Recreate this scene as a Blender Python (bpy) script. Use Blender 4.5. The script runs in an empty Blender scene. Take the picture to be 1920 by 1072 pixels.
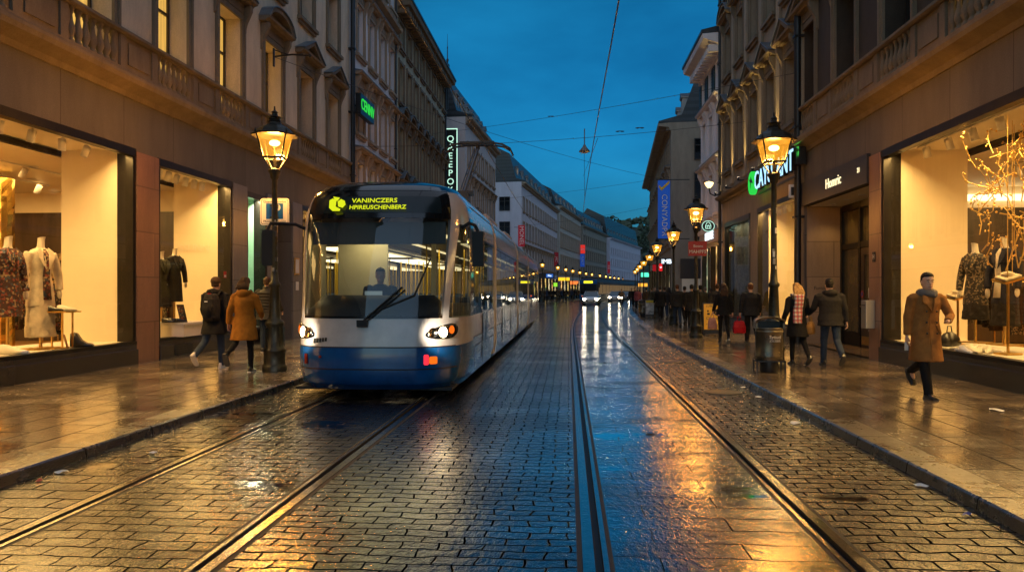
import bpy, math, random
from mathutils import Vector, Matrix
R = math.radians
rnd = random.Random(11)
sc = bpy.context.scene
COL = sc.collection

# ------------------------------------------------------------------ helpers
class MB:
    """collects shapes, then links them as ONE mesh object"""
    def __init__(s, sx=1):
        s.v = []; s.f = []; s.mi = []; s.sm = []; s.sx = sx; s.cur = 0
    def m(s, i):
        s.cur = i; return s
    def add(s, vs, fs, smooth=False):
        o = len(s.v); sx = s.sx
        s.v += [(p[0]*sx, p[1], p[2]) for p in vs]
        for f in fs:
            g = [o+i for i in f]
            if sx < 0: g.reverse()
            s.f.append(g); s.mi.append(s.cur); s.sm.append(smooth)
        return s
    def box(s, x0, x1, y0, y1, z0, z1, M=None):
        vs = [Vector((x, y, z)) for z in (z0, z1) for y in (y0, y1) for x in (x0, x1)]
        if M: vs = [M @ v for v in vs]
        return s.add(vs, [(0,2,3,1),(4,5,7,6),(0,1,5,4),(2,6,7,3),(0,4,6,2),(1,3,7,5)])
    def quad(s, a, b, c, d):
        return s.add([a, b, c, d], [(0,1,2,3)])
    def ext(s, pts, a, b, axis='y'):
        """polygon extruded: pts are (x,z) for axis y, (y,z) for axis x, (x,y) for axis z"""
        n = len(pts)
        if axis == 'y': vs = [(p, a, q) for p, q in pts]+[(p, b, q) for p, q in pts]
        elif axis == 'x': vs = [(a, p, q) for p, q in pts]+[(b, p, q) for p, q in pts]
        else: vs = [(p, q, a) for p, q in pts]+[(p, q, b) for p, q in pts]
        fs = [list(range(n))[::-1], list(range(n, 2*n))]
        fs += [(i, (i+1) % n, n+(i+1) % n, n+i) for i in range(n)]
        return s.add(vs, fs)
    def loft(s, rings, cap=True, smooth=True):
        n = len(rings[0]); vs = [p for r in rings for p in r]; fs = []
        for k in range(len(rings)-1):
            for i in range(n):
                j = (i+1) % n
                fs.append((k*n+i, k*n+j, (k+1)*n+j, (k+1)*n+i))
        s.add(vs, fs, smooth)
        if cap:
            s.add(list(rings[0]), [list(range(n))[::-1]]); s.add(list(rings[-1]), [list(range(n))])
        return s
    def grid(s, rows, smooth=True):
        n = len(rows[0]); vs = [p for r in rows for p in r]
        return s.add(vs, [(k*n+i, k*n+i+1, (k+1)*n+i+1, (k+1)*n+i) for k in range(len(rows)-1) for i in range(n-1)], smooth)
    def tube(s, pts, r, n=8, cap=True, smooth=True):
        pts = [Vector(p) for p in pts]
        if not isinstance(r, (list, tuple)): r = [r]*len(pts)
        rings = []; ref = None
        for i, p in enumerate(pts):
            t = (pts[min(i+1, len(pts)-1)]-pts[max(i-1, 0)]).normalized()
            if ref is None:
                ref = t.cross(Vector((0, 0, 1)))
                if ref.length < .01: ref = t.cross(Vector((0, 1, 0)))
            ref = (ref - t*ref.dot(t)).normalized(); q = t.cross(ref)
            rr = r[i]; ra, rb = rr if isinstance(rr, (list, tuple)) else (rr, rr)
            rings.append([p+ref*(ra*math.cos(2*math.pi*k/n))+q*(rb*math.sin(2*math.pi*k/n)) for k in range(n)])
        return s.loft(rings, cap, smooth)
    def lathe(s, prof, cx=0, cy=0, n=14, smooth=True, ph=0):
        rings = [[(cx+r*math.cos(2*math.pi*k/n+ph), cy+r*math.sin(2*math.pi*k/n+ph), z) for k in range(n)] for r, z in prof]
        return s.loft(rings, True, smooth)
    def ell(s, c, r, n=14, k=9, M=None):
        c = Vector(c); vs = [(0, 0, -1)]
        for i in range(1, k):
            a = -math.pi/2+math.pi*i/k
            vs += [(math.cos(a)*math.cos(2*math.pi*j/n), math.cos(a)*math.sin(2*math.pi*j/n), math.sin(a)) for j in range(n)]
        vs.append((0, 0, 1))
        vs = [Vector((x*r[0], y*r[1], z*r[2])) for x, y, z in vs]
        if M: vs = [M @ v for v in vs]
        vs = [c+v for v in vs]; fs = []
        for j in range(n):
            fs.append((0, 1+(j+1) % n, 1+j)); fs.append((len(vs)-1, len(vs)-1-n+j, len(vs)-1-n+(j+1) % n))
        for i in range(k-2):
            for j in range(n):
                a = 1+i*n+j; b = 1+i*n+(j+1) % n
                fs.append((a, b, b+n, a+n))
        return s.add(vs, fs, True)
    def mesh(s, name, mats):
        me = bpy.data.meshes.new(name)
        me.from_pydata([tuple(v) for v in s.v], [], s.f)
        for m in (mats if isinstance(mats, (list, tuple)) else [mats]): me.materials.append(m)
        me.polygons.foreach_set('material_index', s.mi)
        me.polygons.foreach_set('use_smooth', s.sm)
        me.update()
        return me
    def build(s, name, mats, parent=None, loc=(0, 0, 0), rz=0, bevel=0):
        o = link(name, s.mesh(name, mats), parent, loc, rz)
        if bevel:
            b = o.modifiers.new('b', 'BEVEL'); b.width = bevel; b.segments = 2; b.limit_method = 'ANGLE'
        return o

def link(name, data, parent=None, loc=(0, 0, 0), rz=0):
    o = bpy.data.objects.new(name, data); COL.objects.link(o)
    o.location = loc; o.rotation_euler = (0, 0, rz)
    if parent is not None: o.parent = parent
    return o
def tag(o, label=None, cat=None, group=None, kind=None):
    if label: o['label'] = label
    if cat: o['category'] = cat
    if group: o['group'] = group
    if kind: o['kind'] = kind
    return o
def thing(name, label, cat, loc=(0, 0, 0), rz=0, group=None):
    return tag(link(name, None, None, loc, rz), label, cat, group)
def struct(o): o['kind'] = 'structure'; return o
def dup(root, loc, rz, label, group=None, scale=None):
    r = root.copy(); COL.objects.link(r); r.location = loc; r.rotation_euler = (0, 0, rz)
    r['label'] = label
    if group: r['group'] = group
    if scale: r.scale = (scale,)*3
    def rec(a, b):
        for ch in a.children:
            c = ch.copy(); COL.objects.link(c); c.parent = b; rec(ch, c)
    rec(root, r)
    return r
def text(name, s, size, mat, parent=None, M=None, ext=.01, font_sx=1.0, al='CENTER'):
    cu = bpy.data.curves.new(name, 'FONT'); cu.body = s; cu.size = size; cu.extrude = ext
    cu.align_x = al; cu.align_y = 'CENTER'; cu.resolution_u = 3; cu.materials.append(mat)
    o = bpy.data.objects.new(name, cu); COL.objects.link(o)
    if parent is not None: o.parent = parent
    if M is not None: o.matrix_local = M @ Matrix.Diagonal((font_sx, 1, 1, 1))
    return o
def frame(o, x, y, z):
    """matrix whose local x,y axes are the vectors x,y, at o"""
    M = Matrix.Identity(4)
    for i, a in enumerate((x, y, z)):
        a = Vector(a).normalized()
        for j in range(3): M[j][i] = a[j]
    for j in range(3): M[j][3] = o[j]
    return M

# ------------------------------------------------------------------ materials
def nodes(name):
    m = bpy.data.materials.new(name); m.use_nodes = True
    nt = m.node_tree; b = nt.nodes['Principled BSDF']
    return m, nt, b
def N(nt, t, **kw):
    n = nt.nodes.new(t)
    for k, v in kw.items():
        if k[0] == 'i' and k[1:].isdigit(): n.inputs[int(k[1:])].default_value = v
        else: setattr(n, k, v)
    return n
def mat(name, col, rough=.6, metal=0., var=0., vscale=4., bump=0., bscale=60., spec=.5, streak=False, coat=0., emit=None, es=0., rvar=0.):
    m, nt, b = nodes(name); L = nt.links
    b.inputs['Base Color'].default_value = (*col, 1); b.inputs['Roughness'].default_value = rough
    b.inputs['Metallic'].default_value = metal; b.inputs['Specular IOR Level'].default_value = spec
    if coat: b.inputs['Coat Weight'].default_value = coat; b.inputs['Coat Roughness'].default_value = .06
    if emit: b.inputs['Emission Color'].default_value = (*emit, 1); b.inputs['Emission Strength'].default_value = es
    if var or bump or rvar:
        tc = N(nt, 'ShaderNodeTexCoord')
        if var or rvar:
            mp = N(nt, 'ShaderNodeMapping')
            if streak: mp.inputs['Scale'].default_value = (1, 1, .22)
            no = N(nt, 'ShaderNodeTexNoise'); no.inputs['Scale'].default_value = vscale; no.inputs['Detail'].default_value = 6
            no.inputs['Roughness'].default_value = .65
            L.new(tc.outputs['Object'], mp.inputs[0]); L.new(mp.outputs[0], no.inputs['Vector'])
            mr = N(nt, 'ShaderNodeMapRange'); mr.inputs[1].default_value = .3; mr.inputs[2].default_value = .7
            L.new(no.outputs[0], mr.inputs[0])
            if var:
                mx = N(nt, 'ShaderNodeMix', data_type='RGBA')
                mx.inputs[6].default_value = (*[max(0, c*(1-var)) for c in col], 1)
                mx.inputs[7].default_value = (*[min(1, c*(1+var)) for c in col], 1)
                L.new(mr.outputs[0], mx.inputs[0]); L.new(mx.outputs[2], b.inputs['Base Color'])
            if rvar:
                m2 = N(nt, 'ShaderNodeMapRange'); m2.inputs[3].default_value = max(.02, rough-rvar); m2.inputs[4].default_value = rough+rvar
                L.new(mr.outputs[0], m2.inputs[0]); L.new(m2.outputs[0], b.inputs['Roughness'])
        if bump:
            n2 = N(nt, 'ShaderNodeTexNoise'); n2.inputs['Scale'].default_value = bscale; n2.inputs['Detail'].default_value = 4
            L.new(tc.outputs['Object'], n2.inputs['Vector'])
            bp = N(nt, 'ShaderNodeBump'); bp.inputs['Strength'].default_value = bump; bp.inputs['Distance'].default_value = .02
            L.new(n2.outputs[0], bp.inputs['Height']); L.new(bp.outputs[0], b.inputs['Normal'])
    return m
def emis(name, col, s):
    m, nt, b = nodes(name)
    e = N(nt, 'ShaderNodeEmission'); e.inputs[0].default_value = (*col, 1); e.inputs[1].default_value = s
    nt.links.new(e.outputs[0], nt.nodes['Material Output'].inputs[0]); return m
def glass(name, tint=(.96, .97, .96), ior=1.5, rough=0., extra=0., dirt=0.):
    """thin pane: see-through, with fresnel reflection"""
    m, nt, b = nodes(name); L = nt.links
    tr = N(nt, 'ShaderNodeBsdfTransparent'); tr.inputs[0].default_value = (*tint, 1)
    gl = N(nt, 'ShaderNodeBsdfGlossy'); gl.inputs['Roughness'].default_value = rough
    fr = N(nt, 'ShaderNodeFresnel'); fr.inputs[0].default_value = ior
    fac = fr.outputs[0]
    geo = N(nt, 'ShaderNodeNewGeometry')   # same reflection from both sides
    mxr = N(nt, 'ShaderNodeLayerWeight'); mxr.inputs[0].default_value = .12
    ad = N(nt, 'ShaderNodeMath', operation='ADD'); ad.inputs[1].default_value = extra
    L.new(mxr.outputs['Fresnel'], ad.inputs[0])
    mx = N(nt, 'ShaderNodeMixShader')
    L.new(ad.outputs[0], mx.inputs[0]); L.new(tr.outputs[0], mx.inputs[1]); L.new(gl.outputs[0], mx.inputs[2])
    L.new(mx.outputs[0], nt.nodes['Material Output'].inputs[0])
    return m
def stone(name, col, bw=0., bh=0., var=.25, bump=.25, rough=.75, joint=.012, axis='yz', jd=.55, spec=.3):
    """dressed stone: mottled, streaked, with optional block joints"""
    m, nt, b = nodes(name); L = nt.links
    tc = N(nt, 'ShaderNodeTexCoord'); b.inputs['Roughness'].default_value = rough; b.inputs['Specular IOR Level'].default_value = spec
    mp = N(nt, 'ShaderNodeMapping'); mp.inputs['Scale'].default_value = (1, 1, .3)
    L.new(tc.outputs['Object'], mp.inputs[0])
    n1 = N(nt, 'ShaderNodeTexNoise'); n1.inputs['Scale'].default_value = 1.7; n1.inputs['Detail'].default_value = 8; n1.inputs['Roughness'].default_value = .7
    L.new(mp.outputs[0], n1.inputs['Vector'])
    n2 = N(nt, 'ShaderNodeTexNoise'); n2.inputs['Scale'].default_value = 45; n2.inputs['Detail'].default_value = 5
    L.new(tc.outputs['Object'], n2.inputs['Vector'])
    r1 = N(nt, 'ShaderNodeMapRange'); r1.inputs[1].default_value = .3; r1.inputs[2].default_value = .72; r1.inputs[3].default_value = 1-var; r1.inputs[4].default_value = 1+var*.6
    L.new(n1.outputs[0], r1.inputs[0])
    r2 = N(nt, 'ShaderNodeMapRange'); r2.inputs[1].default_value = .3; r2.inputs[2].default_value = .7; r2.inputs[3].default_value = .86; r2.inputs[4].default_value = 1.1
    L.new(n2.outputs[0], r2.inputs[0])
    mu = N(nt, 'ShaderNodeMath', operation='MULTIPLY'); L.new(r1.outputs[0], mu.inputs[0]); L.new(r2.outputs[0], mu.inputs[1])
    fac = mu.outputs[0]; h = n2.outputs[0]
    if bw:
        sp = N(nt, 'ShaderNodeSeparateXYZ'); cb = N(nt, 'ShaderNodeCombineXYZ'); L.new(tc.outputs['Object'], sp.inputs[0])
        i = 'xyz'.index(axis[0]); L.new(sp.outputs[i], cb.inputs[0]); L.new(sp.outputs[2], cb.inputs[1])
        br = N(nt, 'ShaderNodeTexBrick'); L.new(cb.outputs[0], br.inputs['Vector'])
        br.inputs['Color1'].default_value = (1, 1, 1, 1); br.inputs['Color2'].default_value = (.84, .84, .84, 1); br.inputs['Mortar'].default_value = (1-jd,)*3+(1,)
        br.inputs['Scale'].default_value = 1; br.inputs['Brick Width'].default_value = bw; br.inputs['Row Height'].default_value = bh
        br.inputs['Mortar Size'].default_value = joint*.5; br.inputs['Mortar Smooth'].default_value = .1
        m3 = N(nt, 'ShaderNodeMath', operation='MULTIPLY'); L.new(br.outputs['Color'], m3.inputs[0]); L.new(fac, m3.inputs[1]); fac = m3.outputs[0]
        m4 = N(nt, 'ShaderNodeMath', operation='MULTIPLY_ADD'); L.new(br.outputs['Fac'], m4.inputs[0]); m4.inputs[1].default_value = -1.2; L.new(n2.outputs[0], m4.inputs[2]); h = m4.outputs[0]
    mx = N(nt, 'ShaderNodeVectorMath', operation='SCALE'); mx.inputs[0].default_value = col; L.new(fac, mx.inputs['Scale'])
    L.new(mx.outputs[0], b.inputs['Base Color'])
    bp = N(nt, 'ShaderNodeBump'); bp.inputs['Strength'].default_value = bump; bp.inputs['Distance'].default_value = .015
    L.new(h, bp.inputs['Height']); L.new(bp.outputs[0], b.inputs['Normal'])
    return m
def paving(name, col, bw, bh, joint, dry=.34, wet=.1, bump=.5, pud=.58, rot=0., warp=.02, csc=1., grain=.25, ripple=0., coat=.5, croug=.16, bdist=.015, undul=.5, ior=1.75):
    """rain-wet paving: jointed blocks, damp patches, standing water where the noise is high"""
    m, nt, b = nodes(name); L = nt.links
    geo = N(nt, 'ShaderNodeNewGeometry')
    mp = N(nt, 'ShaderNodeMapping'); mp.inputs['Rotation'].default_value = (0, 0, rot); L.new(geo.outputs['Position'], mp.inputs[0])
    nw = N(nt, 'ShaderNodeTexNoise'); nw.inputs['Scale'].default_value = 3.5; L.new(geo.outputs['Position'], nw.inputs['Vector'])
    sb = N(nt, 'ShaderNodeVectorMath', operation='SUBTRACT'); sb.inputs[1].default_value = (.5, .5, .5); L.new(nw.outputs['Color'], sb.inputs[0])
    ml = N(nt, 'ShaderNodeVectorMath', operation='SCALE'); ml.inputs['Scale'].default_value = warp*3; L.new(sb.outputs[0], ml.inputs[0])
    av = N(nt, 'ShaderNodeVectorMath', operation='ADD'); L.new(mp.outputs[0], av.inputs[0]); L.new(ml.outputs[0], av.inputs[1])
    br = N(nt, 'ShaderNodeTexBrick'); L.new(av.outputs[0], br.inputs['Vector'])
    br.inputs['Color1'].default_value = (1, 1, 1, 1); br.inputs['Color2'].default_value = (.6, .6, .6, 1); br.inputs['Mortar'].default_value = (.12, .12, .12, 1)
    br.inputs['Scale'].default_value = 1; br.inputs['Brick Width'].default_value = bw; br.inputs['Row Height'].default_value = bh
    br.inputs['Mortar Size'].default_value = joint*.5; br.inputs['Mortar Smooth'].default_value = .35
    nb = N(nt, 'ShaderNodeTexNoise'); nb.inputs['Scale'].default_value = .62; nb.inputs['Detail'].default_value = 8; nb.inputs['Roughness'].default_value = .66
    mb_ = N(nt, 'ShaderNodeMapping'); mb_.inputs['Scale'].default_value = (.8, 1.5, 1); L.new(geo.outputs['Position'], mb_.inputs[0]); L.new(mb_.outputs[0], nb.inputs['Vector'])
    ng = N(nt, 'ShaderNodeTexNoise'); ng.inputs['Scale'].default_value = 17*csc; ng.inputs['Detail'].default_value = 4; ng.inputs['Roughness'].default_value = .62
    mg = N(nt, 'ShaderNodeMapping'); mg.inputs['Scale'].default_value = (1.05, .62, 1); L.new(geo.outputs['Position'], mg.inputs[0]); L.new(mg.outputs[0], ng.inputs['Vector'])
    pw = N(nt, 'ShaderNodeMapRange'); pw.inputs[1].default_value = pud-.02; pw.inputs[2].default_value = pud+.045; L.new(nb.outputs[0], pw.inputs[0])   # puddle mask
    dm = N(nt, 'ShaderNodeMapRange'); dm.inputs[1].default_value = .40; dm.inputs[2].default_value = pud-.02; dm.inputs[3].default_value = dry; dm.inputs[4].default_value = wet; L.new(nb.outputs[0], dm.inputs[0])
    gr = N(nt, 'ShaderNodeMapRange'); gr.inputs[1].default_value = .3; gr.inputs[2].default_value = .7; gr.inputs[3].default_value = .75; gr.inputs[4].default_value = 1.25; L.new(ng.outputs[0], gr.inputs[0])
    rm = N(nt, 'ShaderNodeMath', operation='MULTIPLY'); L.new(dm.outputs[0], rm.inputs[0]); L.new(gr.outputs[0], rm.inputs[1])
    rx = N(nt, 'ShaderNodeMix', data_type='FLOAT'); rx.inputs[3].default_value = .025; L.new(pw.outputs[0], rx.inputs[0]); L.new(rm.outputs[0], rx.inputs[2])
    cm = N(nt, 'ShaderNodeMath', operation='MULTIPLY'); L.new(br.outputs['Color'], cm.inputs[0]); L.new(gr.outputs[0], cm.inputs[1])
    cx = N(nt, 'ShaderNodeMix', data_type='FLOAT'); L.new(pw.outputs[0], cx.inputs[0]); L.new(cm.outputs[0], cx.inputs[2]); cx.inputs[3].default_value = .5
    sv = N(nt, 'ShaderNodeVectorMath', operation='SCALE'); sv.inputs[0].default_value = col; L.new(cx.outputs[0], sv.inputs['Scale']); L.new(sv.outputs[0], b.inputs['Base Color'])
    # height: joints sunk, each block slightly domed, grain on top; flattened under standing water
    h1 = N(nt, 'ShaderNodeMath', operation='MULTIPLY_ADD'); L.new(br.outputs['Fac'], h1.inputs[0]); h1.inputs[1].default_value = -1.; h1.inputs[2].default_value = 1.
    h2 = N(nt, 'ShaderNodeMath', operation='MULTIPLY_ADD'); L.new(ng.outputs[0], h2.inputs[0]); h2.inputs[1].default_value = grain; L.new(h1.outputs[0], h2.inputs[2])
    h3 = N(nt, 'ShaderNodeMath', operation='MULTIPLY_ADD'); L.new(br.outputs['Color'], h3.inputs[0]); h3.inputs[1].default_value = .3; L.new(h2.outputs[0], h3.inputs[2])
    nm = N(nt, 'ShaderNodeTexNoise'); nm.inputs['Scale'].default_value = 9; nm.inputs['Detail'].default_value = 3; mn = N(nt, 'ShaderNodeMapping'); mn.inputs['Scale'].default_value = (.45, 1.5, 1); L.new(geo.outputs['Position'], mn.inputs[0]); L.new(mn.outputs[0], nm.inputs['Vector'])
    h5 = N(nt, 'ShaderNodeMath', operation='MULTIPLY_ADD'); L.new(nm.outputs[0], h5.inputs[0]); h5.inputs[1].default_value = undul; L.new(h3.outputs[0], h5.inputs[2]); hh = h5.outputs[0]
    if ripple:
        m2 = N(nt, 'ShaderNodeMapping'); m2.inputs['Scale'].default_value = (1.2, 7, 1); L.new(geo.outputs['Position'], m2.inputs[0])
        n3 = N(nt, 'ShaderNodeTexNoise'); n3.inputs['Scale'].default_value = 2.2; n3.inputs['Detail'].default_value = 3; L.new(m2.outputs[0], n3.inputs['Vector'])
        h4 = N(nt, 'ShaderNodeMath', operation='MULTIPLY_ADD'); L.new(n3.outputs[0], h4.inputs[0]); h4.inputs[1].default_value = ripple; L.new(hh, h4.inputs[2]); hh = h4.outputs[0]
    st = N(nt, 'ShaderNodeMapRange'); st.inputs[3].default_value = bump; st.inputs[4].default_value = .01; L.new(pw.outputs[0], st.inputs[0])
    bp = N(nt, 'ShaderNodeBump'); bp.inputs['Distance'].default_value = bdist; L.new(st.outputs[0], bp.inputs['Strength']); L.new(hh, bp.inputs['Height'])
    L.new(bp.outputs[0], b.inputs['Normal'])
    b.inputs['IOR'].default_value = ior
    jd = N(nt, 'ShaderNodeMapRange'); jd.inputs[3].default_value = 1.; jd.inputs[4].default_value = 0.; L.new(br.outputs['Fac'], jd.inputs[0])     # 1 on the stones, 0 in the joints
    jw = N(nt, 'ShaderNodeMath', operation='MAXIMUM'); L.new(jd.outputs[0], jw.inputs[0]); L.new(pw.outputs[0], jw.inputs[1])
    wf = N(nt, 'ShaderNodeMapRange'); wf.inputs[1].default_value = dry; wf.inputs[2].default_value = wet; wf.inputs[3].default_value = .25; wf.inputs[4].default_value = 1.; L.new(dm.outputs[0], wf.inputs[0])
    jf = N(nt, 'ShaderNodeMath', operation='MULTIPLY'); L.new(jw.outputs[0], jf.inputs[0]); L.new(wf.outputs[0], jf.inputs[1])
    cw = N(nt, 'ShaderNodeMath', operation='MULTIPLY'); cw.inputs[1].default_value = coat; L.new(jf.outputs[0], cw.inputs[0]); L.new(cw.outputs[0], b.inputs['Coat Weight'])
    sl = N(nt, 'ShaderNodeMath', operation='MULTIPLY'); sl.inputs[1].default_value = .6; L.new(jw.outputs[0], sl.inputs[0]); L.new(sl.outputs[0], b.inputs['Specular IOR Level'])
    rj = N(nt, 'ShaderNodeMix', data_type='FLOAT'); rj.inputs[2].default_value = .85; L.new(jw.outputs[0], rj.inputs[0]); L.new(rx.outputs[0], rj.inputs[3]); L.new(rj.outputs[0], b.inputs['Roughness'])
    b.inputs['Coat Roughness'].default_value = croug; b.inputs['Coat IOR'].default_value = 1.9 if ior > 1.5 else 1.5
    b2 = N(nt, 'ShaderNodeBump'); b2.inputs['Distance'].default_value = .012; m5 = N(nt, 'ShaderNodeMath', operation='MULTIPLY'); m5.inputs[1].default_value = .45; L.new(st.outputs[0], m5.inputs[0]); L.new(m5.outputs[0], b2.inputs['Strength']); L.new(hh, b2.inputs['Height']); L.new(b2.outputs[0], b.inputs['Coat Normal'])
    return m

WARM = (1., .61, .195)
M = {}
M['stoneA'] = stone('beige_stone', (.66, .555, .42), 0, 0, .28, .2)
M['fasciaA'] = stone('fascia_stone', (.15, .135, .12), 1.9, 3.2, .22, .2, joint=.02)
M['granite'] = stone('red_granite', (.31, .165, .095), 2.5, .95, .3, .1, rough=.38, joint=.025, spec=.5)
M['granite_grey'] = stone('grey_granite', (.20, .18, .17), 2.5, .95, .3, .1, rough=.38, joint=.025, spec=.5)
M['trimA'] = stone('trim_stone', (.20, .16, .11), 0, 0, .35, .25)
M['stoneB'] = stone('white_stucco', (.74, .71, .74), 0, 0, .15, .15)
M['trimB'] = stone('tan_trim', (.36, .27, .19), 0, 0, .3, .2)
M['stoneC'] = stone('olive_stucco', (.42, .38, .27), 0, 0, .4, .25)
M['trimC'] = stone('dark_trim', (.19, .14, .09), 0, 0, .4, .3)
M['stoneD'] = stone('pale_stucco', (.54, .50, .50), 0, 0, .15, .15)
M['stoneE'] = stone('pinkish_stucco', (.56, .53, .58), 0, 0, .15, .15)
M['stoneF'] = stone('cream_stone', (.46, .43, .38), 0, 0, .15, .15)
M['stoneG'] = stone('taupe_stone', (.30, .27, .22), 0, 0, .2, .15)
M['stoneH'] = stone('lilac_stucco', (.58, .57, .66), 0, 0, .15, .15)
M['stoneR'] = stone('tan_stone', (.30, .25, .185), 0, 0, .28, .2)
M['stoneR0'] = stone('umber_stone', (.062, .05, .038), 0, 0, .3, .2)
M['tileR'] = stone('porch_stone', (.36, .25, .16), 1.5, 1.0, .25, .15, axis='xz', joint=.02)
M['slate'] = stone('slate', (.035, .04, .045), .35, .22, .3, .5, rough=.4, spec=.5, joint=.02)
M['dark_metal'] = mat('bronze_metal', (.02, .017, .014), .35, .6, .3, 3)
M['black'] = mat('black_paint', (.012, .012, .013), .4)
M['iron'] = mat('cast_iron', (.035, .032, .022), .38, .5, .5, 7, .3, 30)
M['bulkhead'] = stone('dark_granite', (.035, .028, .022), 2.2, 3, .3, .05, rough=.22, spec=.6)
M['wframe'] = mat('window_wood', (.03, .022, .016), .45)
M['wframe_w'] = mat('white_window_wood', (.35, .34, .32), .5)
M['pane_dark'] = mat('dark_pane', (.012, .013, .014), .05, 0, .5, .8, spec=.8)
M['pane_blind'] = mat('blind_behind_pane', (.14, .13, .13), .35, 0, .35, 1.2, spec=.8, streak=True)
M['cream'] = mat('cream_wall', (.80, .70, .52), .6, 0, .05, .7, .05, 90)
M['cream_floor'] = mat('cream_platform', (.78, .72, .62), .35, 0, .06, 2)
M['ceil'] = mat('shop_ceiling', (.84, .77, .6), .5, 0, .05, 1)
M['wood_dark'] = mat('dark_wood_panel', (.06, .035, .018), .35, 0, .5, 3, streak=True)
M['wood_floor'] = mat('oak_floor', (.32, .17, .06), .3, 0, .4, 5)
M['shop_glass'] = glass('shop_glass', (.97, .97, .96), extra=.03)
M['white_paint'] = mat('white_paint', (.75, .73, .7), .4)
M['gold'] = mat('brass', (.75, .48, .14), .28, 1., .2, 6)
M['drape'] = mat('grey_drape', (.25, .27, .24), .8, 0, .4, 6)
M['paper'] = mat('paper', (.75, .73, .68), .7)

def curtain_mat(name, col, s):
    m, nt, b = nodes(name); L = nt.links
    tc = N(nt, 'ShaderNodeTexCoord'); mp = N(nt, 'ShaderNodeMapping'); mp.inputs['Scale'].default_value = (1, 9, .35); L.new(tc.outputs['Object'], mp.inputs[0])
    no = N(nt, 'ShaderNodeTexNoise'); no.inputs['Scale'].default_value = 1.6; no.inputs['Detail'].default_value = 4; L.new(mp.outputs[0], no.inputs['Vector'])
    mr = N(nt, 'ShaderNodeMapRange'); mr.inputs[1].default_value = .3; mr.inputs[2].default_value = .7; mr.inputs[3].default_value = .55*s; mr.inputs[4].default_value = 1.2*s; L.new(no.outputs[0], mr.inputs[0])
    b.inputs['Base Color'].default_value = (.3, .25, .15, 1); b.inputs['Roughness'].default_value = .08
    b.inputs['Emission Color'].default_value = (*col, 1); L.new(mr.outputs[0], b.inputs['Emission Strength'])
    return m
M['lit'] = curtain_mat('lit_curtain', (1, .56, .10), .28)
M['lit_dim'] = curtain_mat('dim_lit_curtain', (1, .62, .25), .16)

# ------------------------------------------------------------------ world, camera
w = bpy.data.worlds.new('World'); sc.world = w; w.use_nodes = True
nt = w.node_tree; bg = nt.nodes['Background']
sk = N(nt, 'ShaderNodeTexSky', sky_type='NISHITA', sun_disc=False)
sk.sun_elevation = R(3.0); sk.sun_rotation = R(200); sk.ozone_density = 6.0; sk.dust_density = .6; sk.air_density = 1.0
tint = N(nt, 'ShaderNodeMix', data_type='RGBA', blend_type='MULTIPLY'); tint.inputs[0].default_value = 1; tint.inputs[7].default_value = SKY_TINT = (.68, 1.0, .70, 1)
tcw = N(nt, 'ShaderNodeTexCoord'); mpw = N(nt, 'ShaderNodeMapping'); mpw.inputs['Scale'].default_value = (1.2, 1.2, 3.2)
cn = N(nt, 'ShaderNodeTexNoise'); cn.inputs['Scale'].default_value = 2.6; cn.inputs['Detail'].default_value = 7; cn.inputs['Roughness'].default_value = .55
nt.links.new(tcw.outputs['Generated'], mpw.inputs[0]); nt.links.new(mpw.outputs[0], cn.inputs['Vector'])
cr_ = N(nt, 'ShaderNodeValToRGB'); cr_.color_ramp.elements[0].position = .32; cr_.color_ramp.elements[0].color = (.70, .73, .75, 1); cr_.color_ramp.elements[1].position = .70; cr_.color_ramp.elements[1].color = (1.36, 1.22, 1.12, 1)
nt.links.new(cn.outputs[0], cr_.inputs[0]); cm_ = N(nt, 'ShaderNodeMix', data_type='RGBA', blend_type='MULTIPLY'); cm_.inputs[0].default_value = 1
nt.links.new(sk.outputs[0], tint.inputs[6]); nt.links.new(tint.outputs[2], cm_.inputs[6]); nt.links.new(cr_.outputs[0], cm_.inputs[7]); sz = N(nt, 'ShaderNodeSeparateXYZ'); nt.links.new(tcw.outputs['Generated'], sz.inputs[0])
vr = N(nt, 'ShaderNodeValToRGB'); vr.color_ramp.elements[0].position = .0; vr.color_ramp.elements[0].color = (.50, .54, .88, 1); vr.color_ramp.elements[1].position = .36; vr.color_ramp.elements[1].color = (.72, 1., 1., 1)
v2 = vr.color_ramp.elements.new(.12); v2.color = (.55, .75, .97, 1); nt.links.new(sz.outputs[2], vr.inputs[0])
cv = N(nt, 'ShaderNodeMix', data_type='RGBA', blend_type='MULTIPLY'); cv.inputs[0].default_value = 1; nt.links.new(cm_.outputs[2], cv.inputs[6]); nt.links.new(vr.outputs[0], cv.inputs[7]); nt.links.new(cv.outputs[2], bg.inputs[0])
bg.inputs[1].default_value = .125
dusk_fill = bpy.data.lights.new('dusk_fill', 'SUN'); dusk_fill.energy = .38; dusk_fill.angle = R(140); dusk_fill.color = (.84, .9, 1)  # broad soft dome light added to brighten the facades at dusk
so = link('dusk_fill', dusk_fill); so.rotation_euler = (R(28), 0, 0)
cam = bpy.data.cameras.new('camera'); co = link('camera', cam, None, (0, 0, 1.62)); co.rotation_euler = (R(90), 0, R(4.33))
cam.lens = 26.25; cam.sensor_width = 36; cam.shift_y = .0042; cam.clip_end = 6000; cam.clip_start = .05
sc.camera = co
sc.view_settings.view_transform = 'Standard'; sc.view_settings.look = 'None'; sc.view_settings.exposure = 1.55; sc.view_settings.gamma = 1
sc.render.engine = 'CYCLES'
cy = sc.cycles
cy.use_denoising = True; cy.max_bounces = 8; cy.diffuse_bounces = 3; cy.glossy_bounces = 4; cy.transmission_bounces = 4; cy.transparent_max_bounces = 16
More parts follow.
